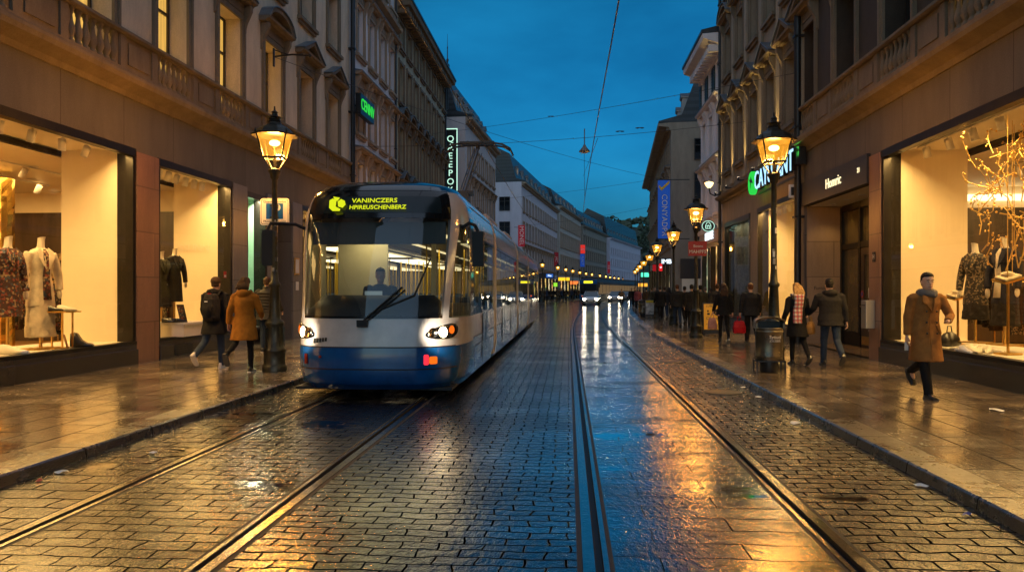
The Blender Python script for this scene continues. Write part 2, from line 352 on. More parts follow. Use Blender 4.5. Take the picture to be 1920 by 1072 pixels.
cy.sample_clamp_indirect = 4; cy.sample_clamp_direct = 0; cy.caustics_reflective = False; cy.caustics_refractive = False
cy.use_light_tree = True

def lamp(name, kind, loc, power, col=WARM, parent=None, size=.1, rot=None, spot=None, sy=None, blend=.6):
    l = bpy.data.lights.new(name, kind); l.energy = power; l.color = col
    if kind == 'AREA':
        l.shape = 'RECTANGLE'; l.size = size; l.size_y = sy or size
    else: l.shadow_soft_size = size
    if kind == 'SPOT': l.spot_size = R(spot or 110); l.spot_blend = blend
    o = link(name, l, parent, loc)
    if rot is not None: o.rotation_euler = rot
    return o

# ------------------------------------------------------------------ street plan
def curve(pts, y):
    """Catmull-Rom through (y, x) points"""
    if y <= pts[0][0]: return pts[0][1]
    if y >= pts[-1][0]: return pts[-1][1]
    for i in range(len(pts)-1):
        a, b = pts[i], pts[i+1]
        if a[0] <= y <= b[0]:
            p = pts[max(i-1, 0)]; q = pts[min(i+2, len(pts)-1)]
            m0 = (b[1]-p[1])/(b[0]-p[0]); m1 = (q[1]-a[1])/(q[0]-a[0]); h = b[0]-a[0]; t = (y-a[0])/h
            return (2*t**3-3*t*t+1)*a[1]+(t**3-2*t*t+t)*h*m0+(-2*t**3+3*t*t)*b[1]+(t**3-t*t)*h*m1
KL = [(-25, -4.65), (20, -4.65), (45, -4.65), (60, -4.5), (80, -4.1), (100, -2.8), (132, 1.3), (160, 5.8), (192, 13), (240, 28), (320, 58)]
KR = [(-25, 3.0), (15, 3.0), (30, 3.05), (45, 3.75), (60, 4.7), (87, 7.3), (120, 12.6), (160, 23), (240, 52), (320, 90)]
kl = lambda y: curve(KL, y)
kr = lambda y: curve(KR, y)
xt = lambda y: 0 if y < 25 else (y-25)**2/1200
YS = [-25, -10, 0, 3, 6, 10, 15, 20, 25]+list(range(28, 130, 4))+list(range(130, 321, 10))
RAILS = [-3.65, -2.13, .16, 1.70]

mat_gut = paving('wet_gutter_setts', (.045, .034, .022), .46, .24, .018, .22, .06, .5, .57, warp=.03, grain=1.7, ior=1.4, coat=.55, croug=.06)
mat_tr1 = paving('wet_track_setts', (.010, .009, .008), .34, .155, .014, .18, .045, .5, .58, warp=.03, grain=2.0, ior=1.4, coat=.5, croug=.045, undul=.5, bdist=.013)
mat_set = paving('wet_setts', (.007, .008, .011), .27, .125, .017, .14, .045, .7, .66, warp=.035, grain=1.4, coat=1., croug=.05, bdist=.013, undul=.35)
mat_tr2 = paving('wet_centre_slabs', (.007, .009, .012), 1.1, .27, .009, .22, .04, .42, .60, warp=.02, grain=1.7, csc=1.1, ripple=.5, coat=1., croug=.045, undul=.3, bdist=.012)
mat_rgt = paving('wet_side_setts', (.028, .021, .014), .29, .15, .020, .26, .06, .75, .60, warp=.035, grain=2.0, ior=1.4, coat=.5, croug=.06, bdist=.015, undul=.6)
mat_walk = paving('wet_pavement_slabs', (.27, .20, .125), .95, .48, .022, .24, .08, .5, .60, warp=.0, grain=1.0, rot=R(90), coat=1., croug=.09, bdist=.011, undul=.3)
mat_kerb = paving('wet_kerb_stone', (.12, .09, .06), 40, 1.15, .02, .34, .16, .4, .64, warp=.0, grain=1.2, coat=.8)
mat_steel = mat('worn_rail_steel', (.32, .30, .28), .16, 1., .3, 9, .15, 40, rvar=.08)
mat_groove = mat('rail_groove_dirt', (.012, .010, .008), .6)

# road: strips between the kerbs and the rails
b = MB()
cols = lambda y: [kl(y), RAILS[0]+xt(y)-.11, RAILS[0]+xt(y)+.11, RAILS[1]+xt(y)-.11, RAILS[1]+xt(y)+.11, RAILS[2]+xt(y)-.11, RAILS[2]+xt(y)+.11, RAILS[3]+xt(y)-.11, RAILS[3]+xt(y)+.11, kr(y)]
for k in range(len(YS)-1):
    a, c = cols(YS[k]), cols(YS[k+1])
    for i, mi in ((0, 0), (2, 1), (4, 2), (6, 3), (8, 4)):
        b.m(mi).quad((a[i], YS[k], 0), (a[i+1], YS[k], 0), (c[i+1], YS[k+1], 0), (c[i], YS[k+1], 0))
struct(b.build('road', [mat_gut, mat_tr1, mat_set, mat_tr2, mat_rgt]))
b = MB()
b.quad((-3000, -60, -.12), (3000, -60, -.12), (3000, 5000, -.12), (-3000, 5000, -.12))
struct(b.build('ground', mat('far_ground', (.05, .05, .045), .5, 0, .3, .2)))
for i, (rx, g, lab) in enumerate(((RAILS[0], 1, 'grooved steel tram rail nearest the left kerb, left rail under the tram'), (RAILS[1], -1, 'grooved steel tram rail under the right side of the tram'), (RAILS[2], 1, 'grooved steel rail of the empty track next to the cobbled middle strip'), (RAILS[3], -1, 'grooved steel rail of the empty track nearest the right kerb'))):
    b = MB(); pr = [(-.11, 0), (-.075, .001), (-.075, .007), (-.004, .008), (0, -.03), (.045, -.03), (.047, .006), (.08, .005), (.08, 0), (.11, 0)]
    pr = [(p*g, z) for p, z in pr]
    if g < 0: pr = pr[::-1]
    mi = [0, 1, 1, 0, 0, 0, 1, 1, 0]
    if g < 0: mi = mi[::-1]
    for k in range(len(YS)-1):
        y0, y1 = YS[k], YS[k+1]
        for j in range(9):
            b.m(mi[j]).quad((rx+xt(y0)+pr[j][0], y0, pr[j][1]), (rx+xt(y0)+pr[j+1][0], y0, pr[j+1][1]), (rx+xt(y1)+pr[j+1][0], y1, pr[j+1][1]), (rx+xt(y1)+pr[j][0], y1, pr[j][1]))
    tag(b.build('tram_rail', [mat_groove, mat_steel]), lab, 'tram rail', 'tram rails set in the street')
KH = .095
for nm, f, sg in (('pavement_left', kl, -1), ('pavement_right', kr, 1)):
    b = MB(); kb = MB()
    for k in range(len(YS)-1):
        y0, y1 = YS[k], YS[k+1]; a0, a1 = f(y0), f(y1); w_ = .36*sg
        P = [(a0+w_, y0, KH), (a0+w_+34*sg, y0, KH), (a1+w_+34*sg, y1, KH), (a1+w_, y1, KH)]
        b.quad(*(P if sg > 0 else P[::-1]))
        for (p, z0), (q, z1) in (((0, -.02), (.015, KH-.012)), ((.015, KH-.012), (.03, KH+.003)), ((.03, KH+.003), (.36, KH+.003)), ((.36, KH+.003), (.37, KH-.03))):
            Q = [(a0+p*sg, y0, z0), (a0+q*sg, y0, z1), (a1+q*sg, y1, z1), (a1+p*sg, y1, z0)]
            kb.quad(*(Q if sg > 0 else Q[::-1]))
    struct(b.build(nm, mat_walk)); struct(kb.build('kerb_'+nm[9:], mat_kerb))
# ------------------------------------------------------------------ facade kit (local x = out of the facade, y = along the street, z = up)
WC = {}
def cached(key, fn):
    if key not in WC: WC[key] = fn()
    return WC[key]
def frame_mesh(sx, w, h, d, fm):
    b = MB(sx); t = .055; x0, x1 = -d, -d+.07
    b.box(x0, x1, -w/2, -w/2+t, 0, h); b.box(x0, x1, w/2-t, w/2, 0, h)
    b.box(x0, x1, -w/2+t, w/2-t, 0, t); b.box(x0, x1, -w/2+t, w/2-t, h-t, h)
    b.box(x0, x1+.012, -.035, .035, t, h-t); b.box(x0, x1+.006, -w/2+t, -.035, h*.66, h*.66+.06); b.box(x0, x1+.006, .035, w/2-t, h*.66, h*.66+.06)
    if h > 1.9: b.box(x0, x1-.02, -w/2+t, -.035, h*.33, h*.33+.03); b.box(x0, x1-.02, .035, w/2-t, h*.33, h*.33+.03)
    return b.mesh('window', M[fm])
def pane_mesh(sx, w, h, d, pm):
    b = MB(sx); b.quad((-d+.02, -w/2, 0), (-d+.02, w/2, 0), (-d+.02, w/2, h), (-d+.02, -w/2, h)); return b.mesh('pane', M[pm])
def surround_mesh(sx, w, h, ped, tm, top, sill=True):
    b = MB(sx); a = .15; p = .05
    b.box(-.01, p, -w/2-a, -w/2+.004, -.02, h); b.box(-.01, p, w/2-.004, w/2+a, -.02, h); b.box(-.01, p, -w/2-a, w/2+a, h-.004, h+a)
    b.box(-.01, p+.03, -w/2-a-.03, -w/2-a+.04, -.02, h+a+.02); b.box(-.01, p+.03, w/2+a-.04, w/2+a+.03, -.02, h+a+.02)
    if sill: b.box(-.01, .17, -w/2-a-.08, w/2+a+.08, -.14, -.022); b.box(-.01, .1, -w/2-a, w/2+a, -.24, -.14)
    if ped:
        z = h+a+.02; W = w/2+a+.13
        b.box(-.01, .06, -W+.1, W-.1, z, z+.26)                                     # frieze
        for s in (-1, 1):                                                          # scroll consoles
            pts = [(0, z-.55), (.05, z-.5), (.06, z-.35), (.10, z-.2), (.17, z-.05), (.24, z+.1), (.25, z+.24), (0, z+.24)]
            c = s*(W-.10); b.ext(pts, c-.075, c+.075)
        z += .26
        b.ext([(-.01, z), (.2, z), (.24, z+.05), (.33, z+.07), (.35, z+.13), (-.01, z+.13)], -W-.1, W+.1)
        z += .13; W += .1
        if ped == 'tri':
            H = .52; t = .13
            b.ext([(-W, z), (-W+.3, z), (0, z+H-t), (0, z+H)], -.01, .30, 'x')
            b.ext([(W-.3, z), (W, z), (0, z+H), (0, z+H-t)], -.01, .30, 'x')
            b.ext([(-W+.2, z), (W-.2, z), (0, z+H-.1)], -.01, .07, 'x')
            b.m(1).ext([(-W-.03, z+.012), (0, z+H+.012), (0, z+H+.035), (-W-.03, z+.035)], -.01, .36, 'x')
            b.ext([(W+.03, z+.012), (W+.03, z+.035), (0, z+H+.035), (0, z+H+.012)], -.01, .36, 'x').m(0)
        elif ped == 'seg':
            n = 10; H = .5; out = []; inn = []
            for i in range(n+1):
                q = -1+2*i/n; out.append((q*W, z+H*(1-q*q)**.6)); inn.append((q*(W-.16), z+(H-.13)*(1-q*q)**.6))
            for i in range(n):
                b.ext([out[i], out[i+1], inn[i+1], inn[i]], -.01, .30, 'x')
                o0, o1 = out[i], out[i+1]; b.m(1).ext([(o0[0], o0[1]+.01), (o1[0], o1[1]+.01), (o1[0], o1[1]+.03), (o0[0], o0[1]+.03)], -.01, .36, 'x').m(0)
            b.ext(inn, -.01, .07, 'x')
        else:
            b.m(1).ext([(-.01, z), (.37, z), (.37, z+.025), (-.01, z+.1)], -W-.02, W+.02).m(0)
    return b.mesh('surround', [M[tm], M[top]])
M['lead'] = mat('lead_flashing', (.12, .14, .16), .35, .2, .3, 4)
def window(root, sx, u, z, w, h, d=.3, ped=None, pm='pane_dark', fm='wframe', tm='trimA', top='lead', sill=True, sur=True, rz=0, x=0):
    o = link('window', cached(('f', sx, w, h, d, fm), lambda: frame_mesh(sx, w, h, d, fm)), root, (x*sx, u, z), rz)
    link('pane', cached(('p', sx, w, h, d, pm), lambda: pane_mesh(sx, w, h, d, pm)), o)
    if sur: link('surround', cached(('s', sx, w, h, ped, tm, top, sill), lambda: surround_mesh(sx, w, h, ped, tm, top, sill)), o)
    return o
def wall(root, sx, u0, u1, z0, z1, ops, mt, name='wall', ends=0, x=0.):
    """front face with real openings and reveals; ends = depth of the end walls"""
    b = MB(sx)
    us = sorted({u0, u1, *[a for o in ops for a in o[:2]]}); zs = sorted({z0, z1, *[a for o in ops for a in o[2:4]]})
    us = [u for u in us if u0-1e-6 <= u <= u1+1e-6]; zs = [z for z in zs if z0-1e-6 <= z <= z1+1e-6]
    for i in range(len(us)-1):
        for j in range(len(zs)-1):
            cu, cz = (us[i]+us[i+1])/2, (zs[j]+zs[j+1])/2
            if any(o[0] < cu < o[1] and o[2] < cz < o[3] for o in ops): continue
            b.quad((x, us[i], zs[j]), (x, us[i+1], zs[j]), (x, us[i+1], zs[j+1]), (x, us[i], zs[j+1]))
    for o in ops:
        a, c, e, f = o[:4]; d = x-(o[4] if len(o) > 4 else .3)
        b.quad((x, a, e), (x, a, f), (d, a, f), (d, a, e)); b.quad((x, c, f), (x, c, e), (d, c, e), (d, c, f))
        b.quad((x, a, f), (x, c, f), (d, c, f), (d, a, f)); b.quad((x, c, e), (x, a, e), (d, a, e), (d, c, e))
    if ends:
        for u in (u0, u1):
            q = [(x, u, z0), (x, u, z1), (x-ends, u, z1), (x-ends, u, z0)]
            b.quad(*(q if u == u0 else q[::-1]))
        b.quad((x-ends, u0, z0), (x-ends, u0, z1), (x-ends, u1, z1), (x-ends, u1, z0))
        b.quad((x, u0, z1), (x, u1, z1), (x-ends, u1, z1), (x-ends, u0, z1))
    return b.build(name, mt if isinstance(mt, list) else M[mt], root)
def cornice(root, sx, u0, u1, prof, mt, dent=None, name='cornice'):
    b = MB(sx); b.ext(prof, u0, u1)
    if dent:
        z, h_, x1, st = dent; u = u0+st/2
        while u < u1-st/2:
            b.box(.001, x1, u-st*.25, u+st*.25, z, z+h_); u += st
    return b.build(name, M[mt], root)
def openings(cs, floors):
    return [(c-w/2, c+w/2, z, z+h, d) for (z, w, h, d, *_) in floors for c in cs]
def balusters(root, sx, u, z, h, n, sp, mt):
    def mk():
        b = MB(sx)
        for i in range(n):
            b.lathe([(.075, 0), (.075, .06*h), (.045, .1*h), (.05, .15*h), (.085, .3*h), (.08, .42*h), (.045, .62*h), (.035, .78*h), (.05, .84*h), (.05, .9*h), (.07, .92*h), (.07, h)], .03, (i-(n-1)/2)*sp, 8)
        return b.mesh('balustrade', M[mt])
    return link('balustrade', cached(('bal', sx, h, n, sp, mt), mk), root, (0, u, z))
def pipe(root, sx, u, z0, z1, r=.07, x=.12):
    b = MB(sx); b.tube([(x, u, z0), (x, u, z1)], r, 8)
    z = z0+1
    while z < z1: b.box(-.0, x+r+.02, u-r-.02, u+r+.02, z, z+.06); z += 2.6
    return b.build('drainpipe', M['black'], root)
def mansard(root, sx, u0, u1, z, over, rise, back, nd, lit=(), mt='slate', ridge=3.0, dw=.9, dh=1.35, ends=True):
    b = MB(sx); P = [(over, z), (over, z+.12), (-.7, z+.5), (-.7-back*.3, z+.5+rise), (-6, z+.5+rise+ridge), (-11.6, z+.3), (-11.6, z)]
    b.ext(P, u0, u1)
    b.build('roof', M[mt], root)
    for i in range(nd):
        u = u0+(i+.5)*(u1-u0)/nd
        def mk():
            c = MB(sx); q = -.85
            c.box(-3.2, q, -dw/2, -dw/2+.12, 0, dh); c.box(-3.2, q, dw/2-.12, dw/2, 0, dh)
            c.box(-3.2, q+.08, -dw/2-.08, dw/2+.08, dh, dh+.1); c.m(1).ext([(-dw/2-.1, dh+.1), (dw/2+.1, dh+.1), (0, dh+.42)], -3.2, q+.1, 'x')
            c.m(0).box(q-.12, q-.05, -.03, .03, 0, dh); c.box(q-.12, q-.05, -dw/2+.12, dw/2-.12, dh*.6, dh*.6+.05)
            return c.mesh('dormer', [M['wframe_w'], M['slate']])
        o = link('dormer', cached(('dor', sx, dw, dh), mk), root, (0, u, z+.62))
        pm = 'lit_dim' if i in lit else 'pane_dark'
        link('pane', cached(('dp', sx, dw, dh, pm), lambda: MB(sx).quad((-.93, -dw/2+.1, 0), (-.93, dw/2-.1, 0), (-.93, dw/2-.1, dh), (-.93, -dw/2+.1, dh)).mesh('pane', M[pm])), o)
def building(label, X, Y0, rz=0, cat='building', group=None):
    return thing('building', label, cat, (X, Y0, 0), rz, group)

def spot_track(root, sx, x, z, us, tilt=20, r=.07, power=7, col=WARM, aim=1, light=True, cone=95):
    """track with lamp heads; the heads give the light"""
    b = MB(sx); b.box(x-.02, x+.02, us[0]-.3, us[-1]+.3, z-.03, z)
    t = b.build('track_light', M['white_paint'], root)
    def mk():
        c = MB(); c.lathe([(.012, 0), (.012, -.05)], n=6)
        c.lathe([(r*.6, -.045), (r, -.05), (r, -.27), (r*.86, -.27), (r*.8, -.24)], n=14)
        c.m(1).lathe([(r*.8, -.238), (0.001, -.238)], n=14); return c.mesh('lamp_head', [M['white_paint'], M['bulb']])
    for i, u in enumerate(us):
        tl = R(tilt*(.6+.8*rnd.random())); ax = R(rnd.uniform(-14, 14))
        h = link('lamp_head', cached(('hd', r), mk), t, (x*sx, u, z-.02)); h.rotation_euler = (ax, sx*aim*tl, 0)
        if light:
            l = lamp('shop_spot', 'SPOT', (0, 0, -.26), power, col, h, .05, None, cone)
    return t
M['bulb'] = emis('lit_bulb', (1, .8, .5), 6)
M['strip'] = emis('light_cove', (1, .74, .36), 1.1)

def shop(root, sx, u0, u1, z0, z1, dep=1.5, room=5., spots=6, power=7, strip=30, gain=1.25, end_mat='cream', room_mat='wood_dark', floor_mat='wood_floor', room_light=60, posts=(), col=WARM, tilt=12, near=True, backwall=False, room_ext=0, jw=.10, far_ext=0):
    b = MB(sx)                                                                        # frame
    b.box(-.14, .02, u0, u0+jw, z0, z1); b.box(-.14, .02, u1-jw, u1, z0, z1)
    b.box(-.14, .035, u0+.001, u1-.001, z1-.16, z1-.002); b.box(-.14, .05, u0+.001, u1-.001, z0-.005, z0+.06)
    fr = b.build('shop_window', M['dark_metal'], root)
    MB(sx).quad((-.06, u0+jw, z0+.06), (-.06, u1-jw, z0+.06), (-.06, u1-jw, z1-.16), (-.06, u0+jw, z1-.16)).build('pane', M['shop_glass'], fr)
    b = MB(sx); zf = z0+.05; zc = z1-.01; D = -.15-dep
    b.m(0).quad((-.145, u0, zf), (-.145, u1, zf), (D, u1, zf), (D, u0, zf))               # platform
    b.quad((D, u0, zf), (D, u1, zf), (D, u1, .16), (D, u0, .16))
    b.m(1).quad((-.10, u0+.005, zc), (D, u0+.005, zc), (D, u1-.005, zc), (-.10, u1-.005, zc))
    b.m(2).quad((-.38, u1-.008, zf), (-.38, u1-.008, zc), (D, u1-.008, zc), (D, u1-.008, zf))   # far end panel
    b.m(3).quad((-.15, u1-.004, zf), (-.15, u1-.004, zc), (-.38, u1-.004, zc), (-.38, u1-.004, zf))
    if near: b.m(2).quad((-.15, u0+.008, zf), (D, u0+.008, zf), (D, u0+.008, zc), (-.15, u0+.008, zc))
    b.m(3).box(D-.05, D, u0, u1, zc-.12, zc-.02)
    for p in posts: b.box(D-.05, D, p-.02, p+.02, zf, zc-.12)
    if backwall: b.m(2).quad((D, u0, zf), (D, u1, zf), (D, u1, zc), (D, u0, zc))
    b.build('display_box', [M['cream_floor'], M['ceil'], M[end_mat], M['dark_metal']], root)
    if not backwall and room:
        b = MB(sx); E = D-room; z2 = z1-.15; ua, ub = u0-room_ext, u1+far_ext
        b.m(0).quad((D-.06, ua, .17), (D-.06, ub, .17), (E, ub, .17), (E, ua, .17))
        b.m(1).quad((D-.06, ua, z2), (E, ua, z2), (E, ub, z2), (D-.06, ub, z2))
        b.m(2).quad((E, ua, .17), (E, ub, .17), (E, ub, z2*.87), (E, ua, z2*.87)); b.quad((D-.06, ub, .17), (D-.06, ub, z2*.87), (E, ub, z2*.87), (E, ub, .17))
        b.m(3).quad((E, ua, z2*.87), (E, ub, z2*.87), (E, ub, z2), (E, ua, z2)); b.quad((D-.06, ub, z2*.87), (D-.06, ub, z2), (E, ub, z2), (E, ub, z2*.87))
        b.quad((D-.06, ua, .17), (E, ua, .17), (E, ua, z2), (D-.06, ua, z2))
        b.build('shop_room', [M[floor_mat], M['ceil'], M[room_mat], M['cream']], root)
        if room_light:
            lamp('room_light', 'AREA', (sx*(D-room*.5), (ua+ub)/2, z2-.06), room_light*gain*1.5, col, root, room*.5, (0, 0, 0), sy=(ub-ua)*.7)
    if strip:
        lamp('pavement_fill', 'AREA', (sx*-.24, (u0+u1)/2, z1-.10), strip*gain*3.3, col, root, .08, (0, sx*R(-30), 0), sy=(u1-u0)*.9)  # strip added behind the window head, tipped outward to brighten the pavement
    if spots:
        st = (u1-u0-.8)/spots
        spot_track(root, sx, -.55, zc, [u0+.5+st*(i+.5) for i in range(spots)], tilt, power=power*gain*1.5, col=col)

# ------------------------------------------------------------------ LEFT building A: beige, shop windows, balustrade course
XL = -9.0; SL = -.68; SR = .5
A = building('beige stone building on the left with two big fashion display windows and small balustrades', XL, SL)
CA = [5.45+2.9*i for i in range(9)]            # window axes ... 28.65
FLA = [(6.12, 1.32, 2.94, .5), (10.8, 1.25, 2.2, .45), (14.6, 1.2, 1.9, .4)]
GA = [(8.6, 15.58, .5, 4.56, .14), (16.42, 20.05, .5, 4.52, .14), (20.95, 22.35, .5, 4.4, .14), (22.75, 24.35, .11, 4.05, 1.1), (25.3, 30.1, .5, 4.5, .14)]
wall(A, 1, -8, 30.9, .05, 5.66, [(o[0], o[1], .05, o[3], o[4]) for o in GA], 'fasciaA', 'ground_floor_wall')
wall(A, 1, -8, 30.9, 5.66, 17.2, openings(CA, FLA), 'stoneA', ends=12)
for i, c in enumerate(CA):
    lit = 'lit' if i in (2, 3, 4, 5, 6) else 'pane_dark'
    window(A, 1, c, 6.12, 1.32, 2.94, .5, ('tri', 'tri', 'tri', 'tri', 'tri', 'tri', 'seg', 'tri', 'tri')[i], lit, sill=False)
    window(A, 1, c, 10.8, 1.25, 2.2, .45, None, 'pane_dark'); window(A, 1, c, 14.6, 1.2, 1.9, .4, None, 'pane_dark')
cornice(A, 1, -8, 30.9, [(0, 5.55), (.04, 5.55), (.06, 5.66), (.16, 5.72), (.30, 5.78), (.33, 5.86), (.33, 5.93), (.28, 5.96), (.12, 6.0), (0, 6.0)], 'trimA')
b = MB()                                      # parapet course: plinth, panels, rail, with gaps for the balusters
b.box(-.05, .1, -8, 30.9, 6.0, 6.1); b.ext([(-.08, 6.74), (.13, 6.74), (.18, 6.78), (.18, 6.84), (-.08, 6.84)], -8, 30.9)
e = -8
for c in CA+[99]:
    u1 = min(c-.78, 30.9)
    b.box(-.13, .06, e, u1, 6.1, 6.74)
    if u1-e > 1.2: b.box(.0, .085, e+.3, u1-.3, 6.2, 6.64); b.box(.0, .1, e, e+.2, 6.1, 6.74); b.box(.0, .1, u1-.2, u1, 6.1, 6.74)
    e = c+.78
b.build('parapet', M['trimA'], A)
for c in CA: balusters(A, 1, c, 6.1, .64, 7, .21, 'trimA')
b = MB(); b.ext([(0, 16.4), (.1, 16.4), (.2, 16.7), (.6, 16.9), (.75, 17.2), (-12, 17.25)], -8, 30.9); b.build('roof', M['trimA'], A)
b = MB()                                      # granite piers proud of the wall
for u0, u1 in ((15.58, 16.42),): b.box(-.1, .05, u0+.004, u1-.004, .05, 4.5)
b.build('pier', M['granite'], A)
for u0, u1 in ((20.06, 20.94), (24.4, 25.25), (30.12, 30.88), (22.36, 22.74)): MB().box(-.1, .05, u0+.004, u1-.004, .05, 4.5).build('pier', M['granite_grey'], A)
for u0, u1 in ((25.26, 30.11), (6, 15.575), (16.425, 20.05)): b = MB(); b.ext([(-.1, .05), (.09, .05), (.09, .40), (.05, .40), (.05, .494), (-.1, .494)], u0, u1); bk = b.build('bulkhead', M['bulkhead'], A, bevel=.008)
b = MB(); b.box(.085, .10, 17.0, 17.75, .14, .38).m(1)
for k in range(4): b.box(.1, .112, 17.05, 17.7, .175+k*.05, .2+k*.05)
b.build('vent_grille', [M['black'], M['iron']], bk)
shop(A, 1, 8.6, 15.58, .5, 4.56, 1.45, 7, 8, 4, 26, posts=(11.6, 13.2), room_light=150, far_ext=5.4)
shop(A, 1, 16.42, 20.05, .5, 4.52, 1.45, 0, 7, 3.5, 18, posts=(18.9,))
M['teal'] = mat('teal_panel', (.30, .55, .42), .5, 0, .05, 1)
shop(A, 1, 20.95, 22.35, .5, 4.4, 1.2, 2, 0, 0, 14, end_mat='teal', backwall=True, col=(.95, .85, .55))
shop(A, 1, 25.3, 30.1, .5, 4.5, 1.45, 4, 5, 4, 20, room_light=25)
MB().box(-.055, -.05, 19.72, 19.86, 1.95, 2.12).m(1).box(-.05, -.048, 19.74, 19.84, 1.97, 2.02).build('window_sticker', [mat('sticker_red', (.5, .03, .03), .5), M['paper']], A)
# dark entrance behind the lamp
b = MB(); b.box(-1.1, -1.02, 22.75, 24.35, .11, 4.05); en = b.build('entrance_door', M['wood_dark'], A)
b = MB(); b.box(-1.02, -.98, 22.95, 24.15, .3, 2.6); b.build('door_panel', M['dark_metal'], en)
pipe(A, 1, 30.78, .1, 16.5, .10, .16)

# ------------------------------------------------------------------ LEFT building B: white stucco
B = building('white stucco building with tan window hoods and a green lit sign on the left', XL, 30.9+SL)
CB = [1.5+1.95*i for i in range(4)]
FB = [(5.35, 1.0, 1.75, .25), (8.35, 1.0, 1.95, .25), (11.7, 1.0, 2.2, .25), (15.9, 1.0, 2.0, .25)]
wall(B, 1, .02, 8.0, .05, 19.2, openings(CB, FB)+[(.6, 7.4, .5, 4.2, .2)], 'stoneB', ends=12)
for i, c in enumerate(CB):
    for j, f in enumerate(FB):
        window(B, 1, c, f[0], f[1], f[2], f[3], 'flat' if j < 3 else None, 'lit_dim' if j == 3 and i < 2 else 'pane_blind', 'wframe_w', 'trimB')
for z in (14.6, 18.7):
    cornice(B, 1, .02, 8.0, [(0, z), (.1, z+.05), (.14, z+.25), (.4, z+.35), (.45, z+.5), (0, z+.55)], 'trimB')
cornice(B, 1, .02, 8.0, [(0, 4.4), (.15, 4.45), (.2, 4.7), (0, 4.75)], 'trimB')
shop(B, 1, .6, 7.4, .5, 4.2, 1.2, 3, 0, 0, 16, room_light=20)
pipe(B, 1, 7.9, .1, 19, .05, .08)

# ------------------------------------------------------------------ LEFT building C: olive, ornate hoods, big eaves
C = building('old olive brown building with carved window hoods under deep bracketed eaves', XL+.05, 38.95+SL, 0)
CC = [1.2+1.92*i for i in range(8)]
FC = [(5.0, 1.0, 1.9, .25), (8.1, 1.0, 2.2, .25), (11.6, 1.0, 2.1, .25), (14.5, .95, 1.35, .25)]
wall(C, 1, 0, 15.4, .05, 16.4, openings(CC, FC)+[(.8, 14.6, .5, 4.0, .2)], 'stoneC', ends=12)
for i, c in enumerate(CC):
    for j, f in enumerate(FC):
        window(C, 1, c, f[0], f[1], f[2], f[3], ('tri', 'seg', None, None)[j] if i % 2 or j != 0 else 'tri', 'pane_dark', 'wframe', 'trimC')
cornice(C, 1, 0, 15.4, [(0, 4.3), (.2, 4.4), (.25, 4.6), (0, 4.65)], 'trimC')
cornice(C, 1, 0, 15.4, [(0, 16.05), (.08, 16.05), (.12, 16.4), (.75, 16.45), (.8, 16.7), (0, 16.7)], 'trimC', (16.1, .3, .62, .55), 'eaves')
mansard(C, 1, 0, 15.4, 16.7, .85, 2.2, 3, 6)
shop(C, 1, .8, 14.6, .5, 4.0, 1.2, 3, 0, 0, 30, room_light=40)
pipe(C, 1, 15.2, .1, 16.3, .06, .1)

# ------------------------------------------------------------------ LEFT rows further along, turning with the street
def row_house(label, p0, p1, eave, wm, tm, floors, n, ped, sx=1, roof=(2.6, 5), end_wins=0, lit=(), top=None, shopcol=(1, .7, .35), over=.55, dent=True, side='left', gz=4.3, rlit=(), litr=.0, shop_s=1.5):
    (x0, y0), (x1, y1) = p0, p1
    L = math.hypot(x1-x0, y1-y0); rz = -math.atan2(x1-x0, y1-y0)
    r = building(label, x0, y0, rz)
    cs = [(i+.5)*(L-.8)/n+.4 for i in range(n)]
    wall(r, sx, 0, L, .05, eave, openings(cs, [(z, w_, h, .22) for z, w_, h, _ in floors])+[(.4, L-.4, .4, gz-.8, .25)], wm, ends=12)
    for j, (z, w_, h, pd) in enumerate(floors):
        for i, c in enumerate(cs):
            window(r, sx, c, z, w_, h, .22, pd, 'lit_dim' if rnd.random() < litr else ('pane_dark' if rnd.random() < .6 else 'pane_blind'), 'wframe', tm)
    for z in (gz, eave-.55): cornice(r, sx, 0, L, [(0, z), (.1, z+.05), (.14, z+.25), (over if z > gz else .22, z+.33), (over+.05 if z > gz else .25, z+.5), (0, z+.55)], tm, (z+.08, .2, .3, .6) if dent and z > gz else None)
    mansard(r, sx, 0, L, eave, over, roof[0], 3, roof[1], rlit, ridge=2.2)
    # shop fronts: glazing bays, each with its own lit interior
    nb = max(2, round(L/4.2)); bw = (L-.8)/nb
    for k in range(nb):
        a, c = .4+k*bw, .4+(k+1)*bw
        b = MB(sx); b.box(-.22, .06, a, a+.22, .1, gz-.8); b.box(-.22, .06, c-.22, c, .1, gz-.8); b.box(-.22, .08, a+.22, c-.22, .1, .55); b.box(-.22, -.12, (a+c)/2-.04, (a+c)/2+.04, .55, gz-.8); b.box(-.22, -.14, a+.22, c-.22, gz-1.6, gz-1.52)
        f = b.build('shop_window', M['dark_metal'], r)
        MB(sx).quad((-.20, a+.22, .55), (-.20, c-.22, .55), (-.20, c-.22, gz-.8), (-.20, a+.22, gz-.8)).build('pane', SHOPPANE[rnd.randrange(len(SHOPPANE))], f)
    if end_wins:
        for z, w_, h, _ in floors:
            for k in range(end_wins):
                o = link('window', cached(('f', 1, 1.4, h, .0, 'wframe'), lambda: frame_mesh(1, 1.4, h, .0, 'wframe')), r, (-sx*(2.2+2.6*k), -.03, z), R(-90))
                link('pane', cached(('p', 1, 1.4, h, .0, 'pane_dark'), lambda: pane_mesh(1, 1.4, h, .0, 'pane_dark')), o)
    return r
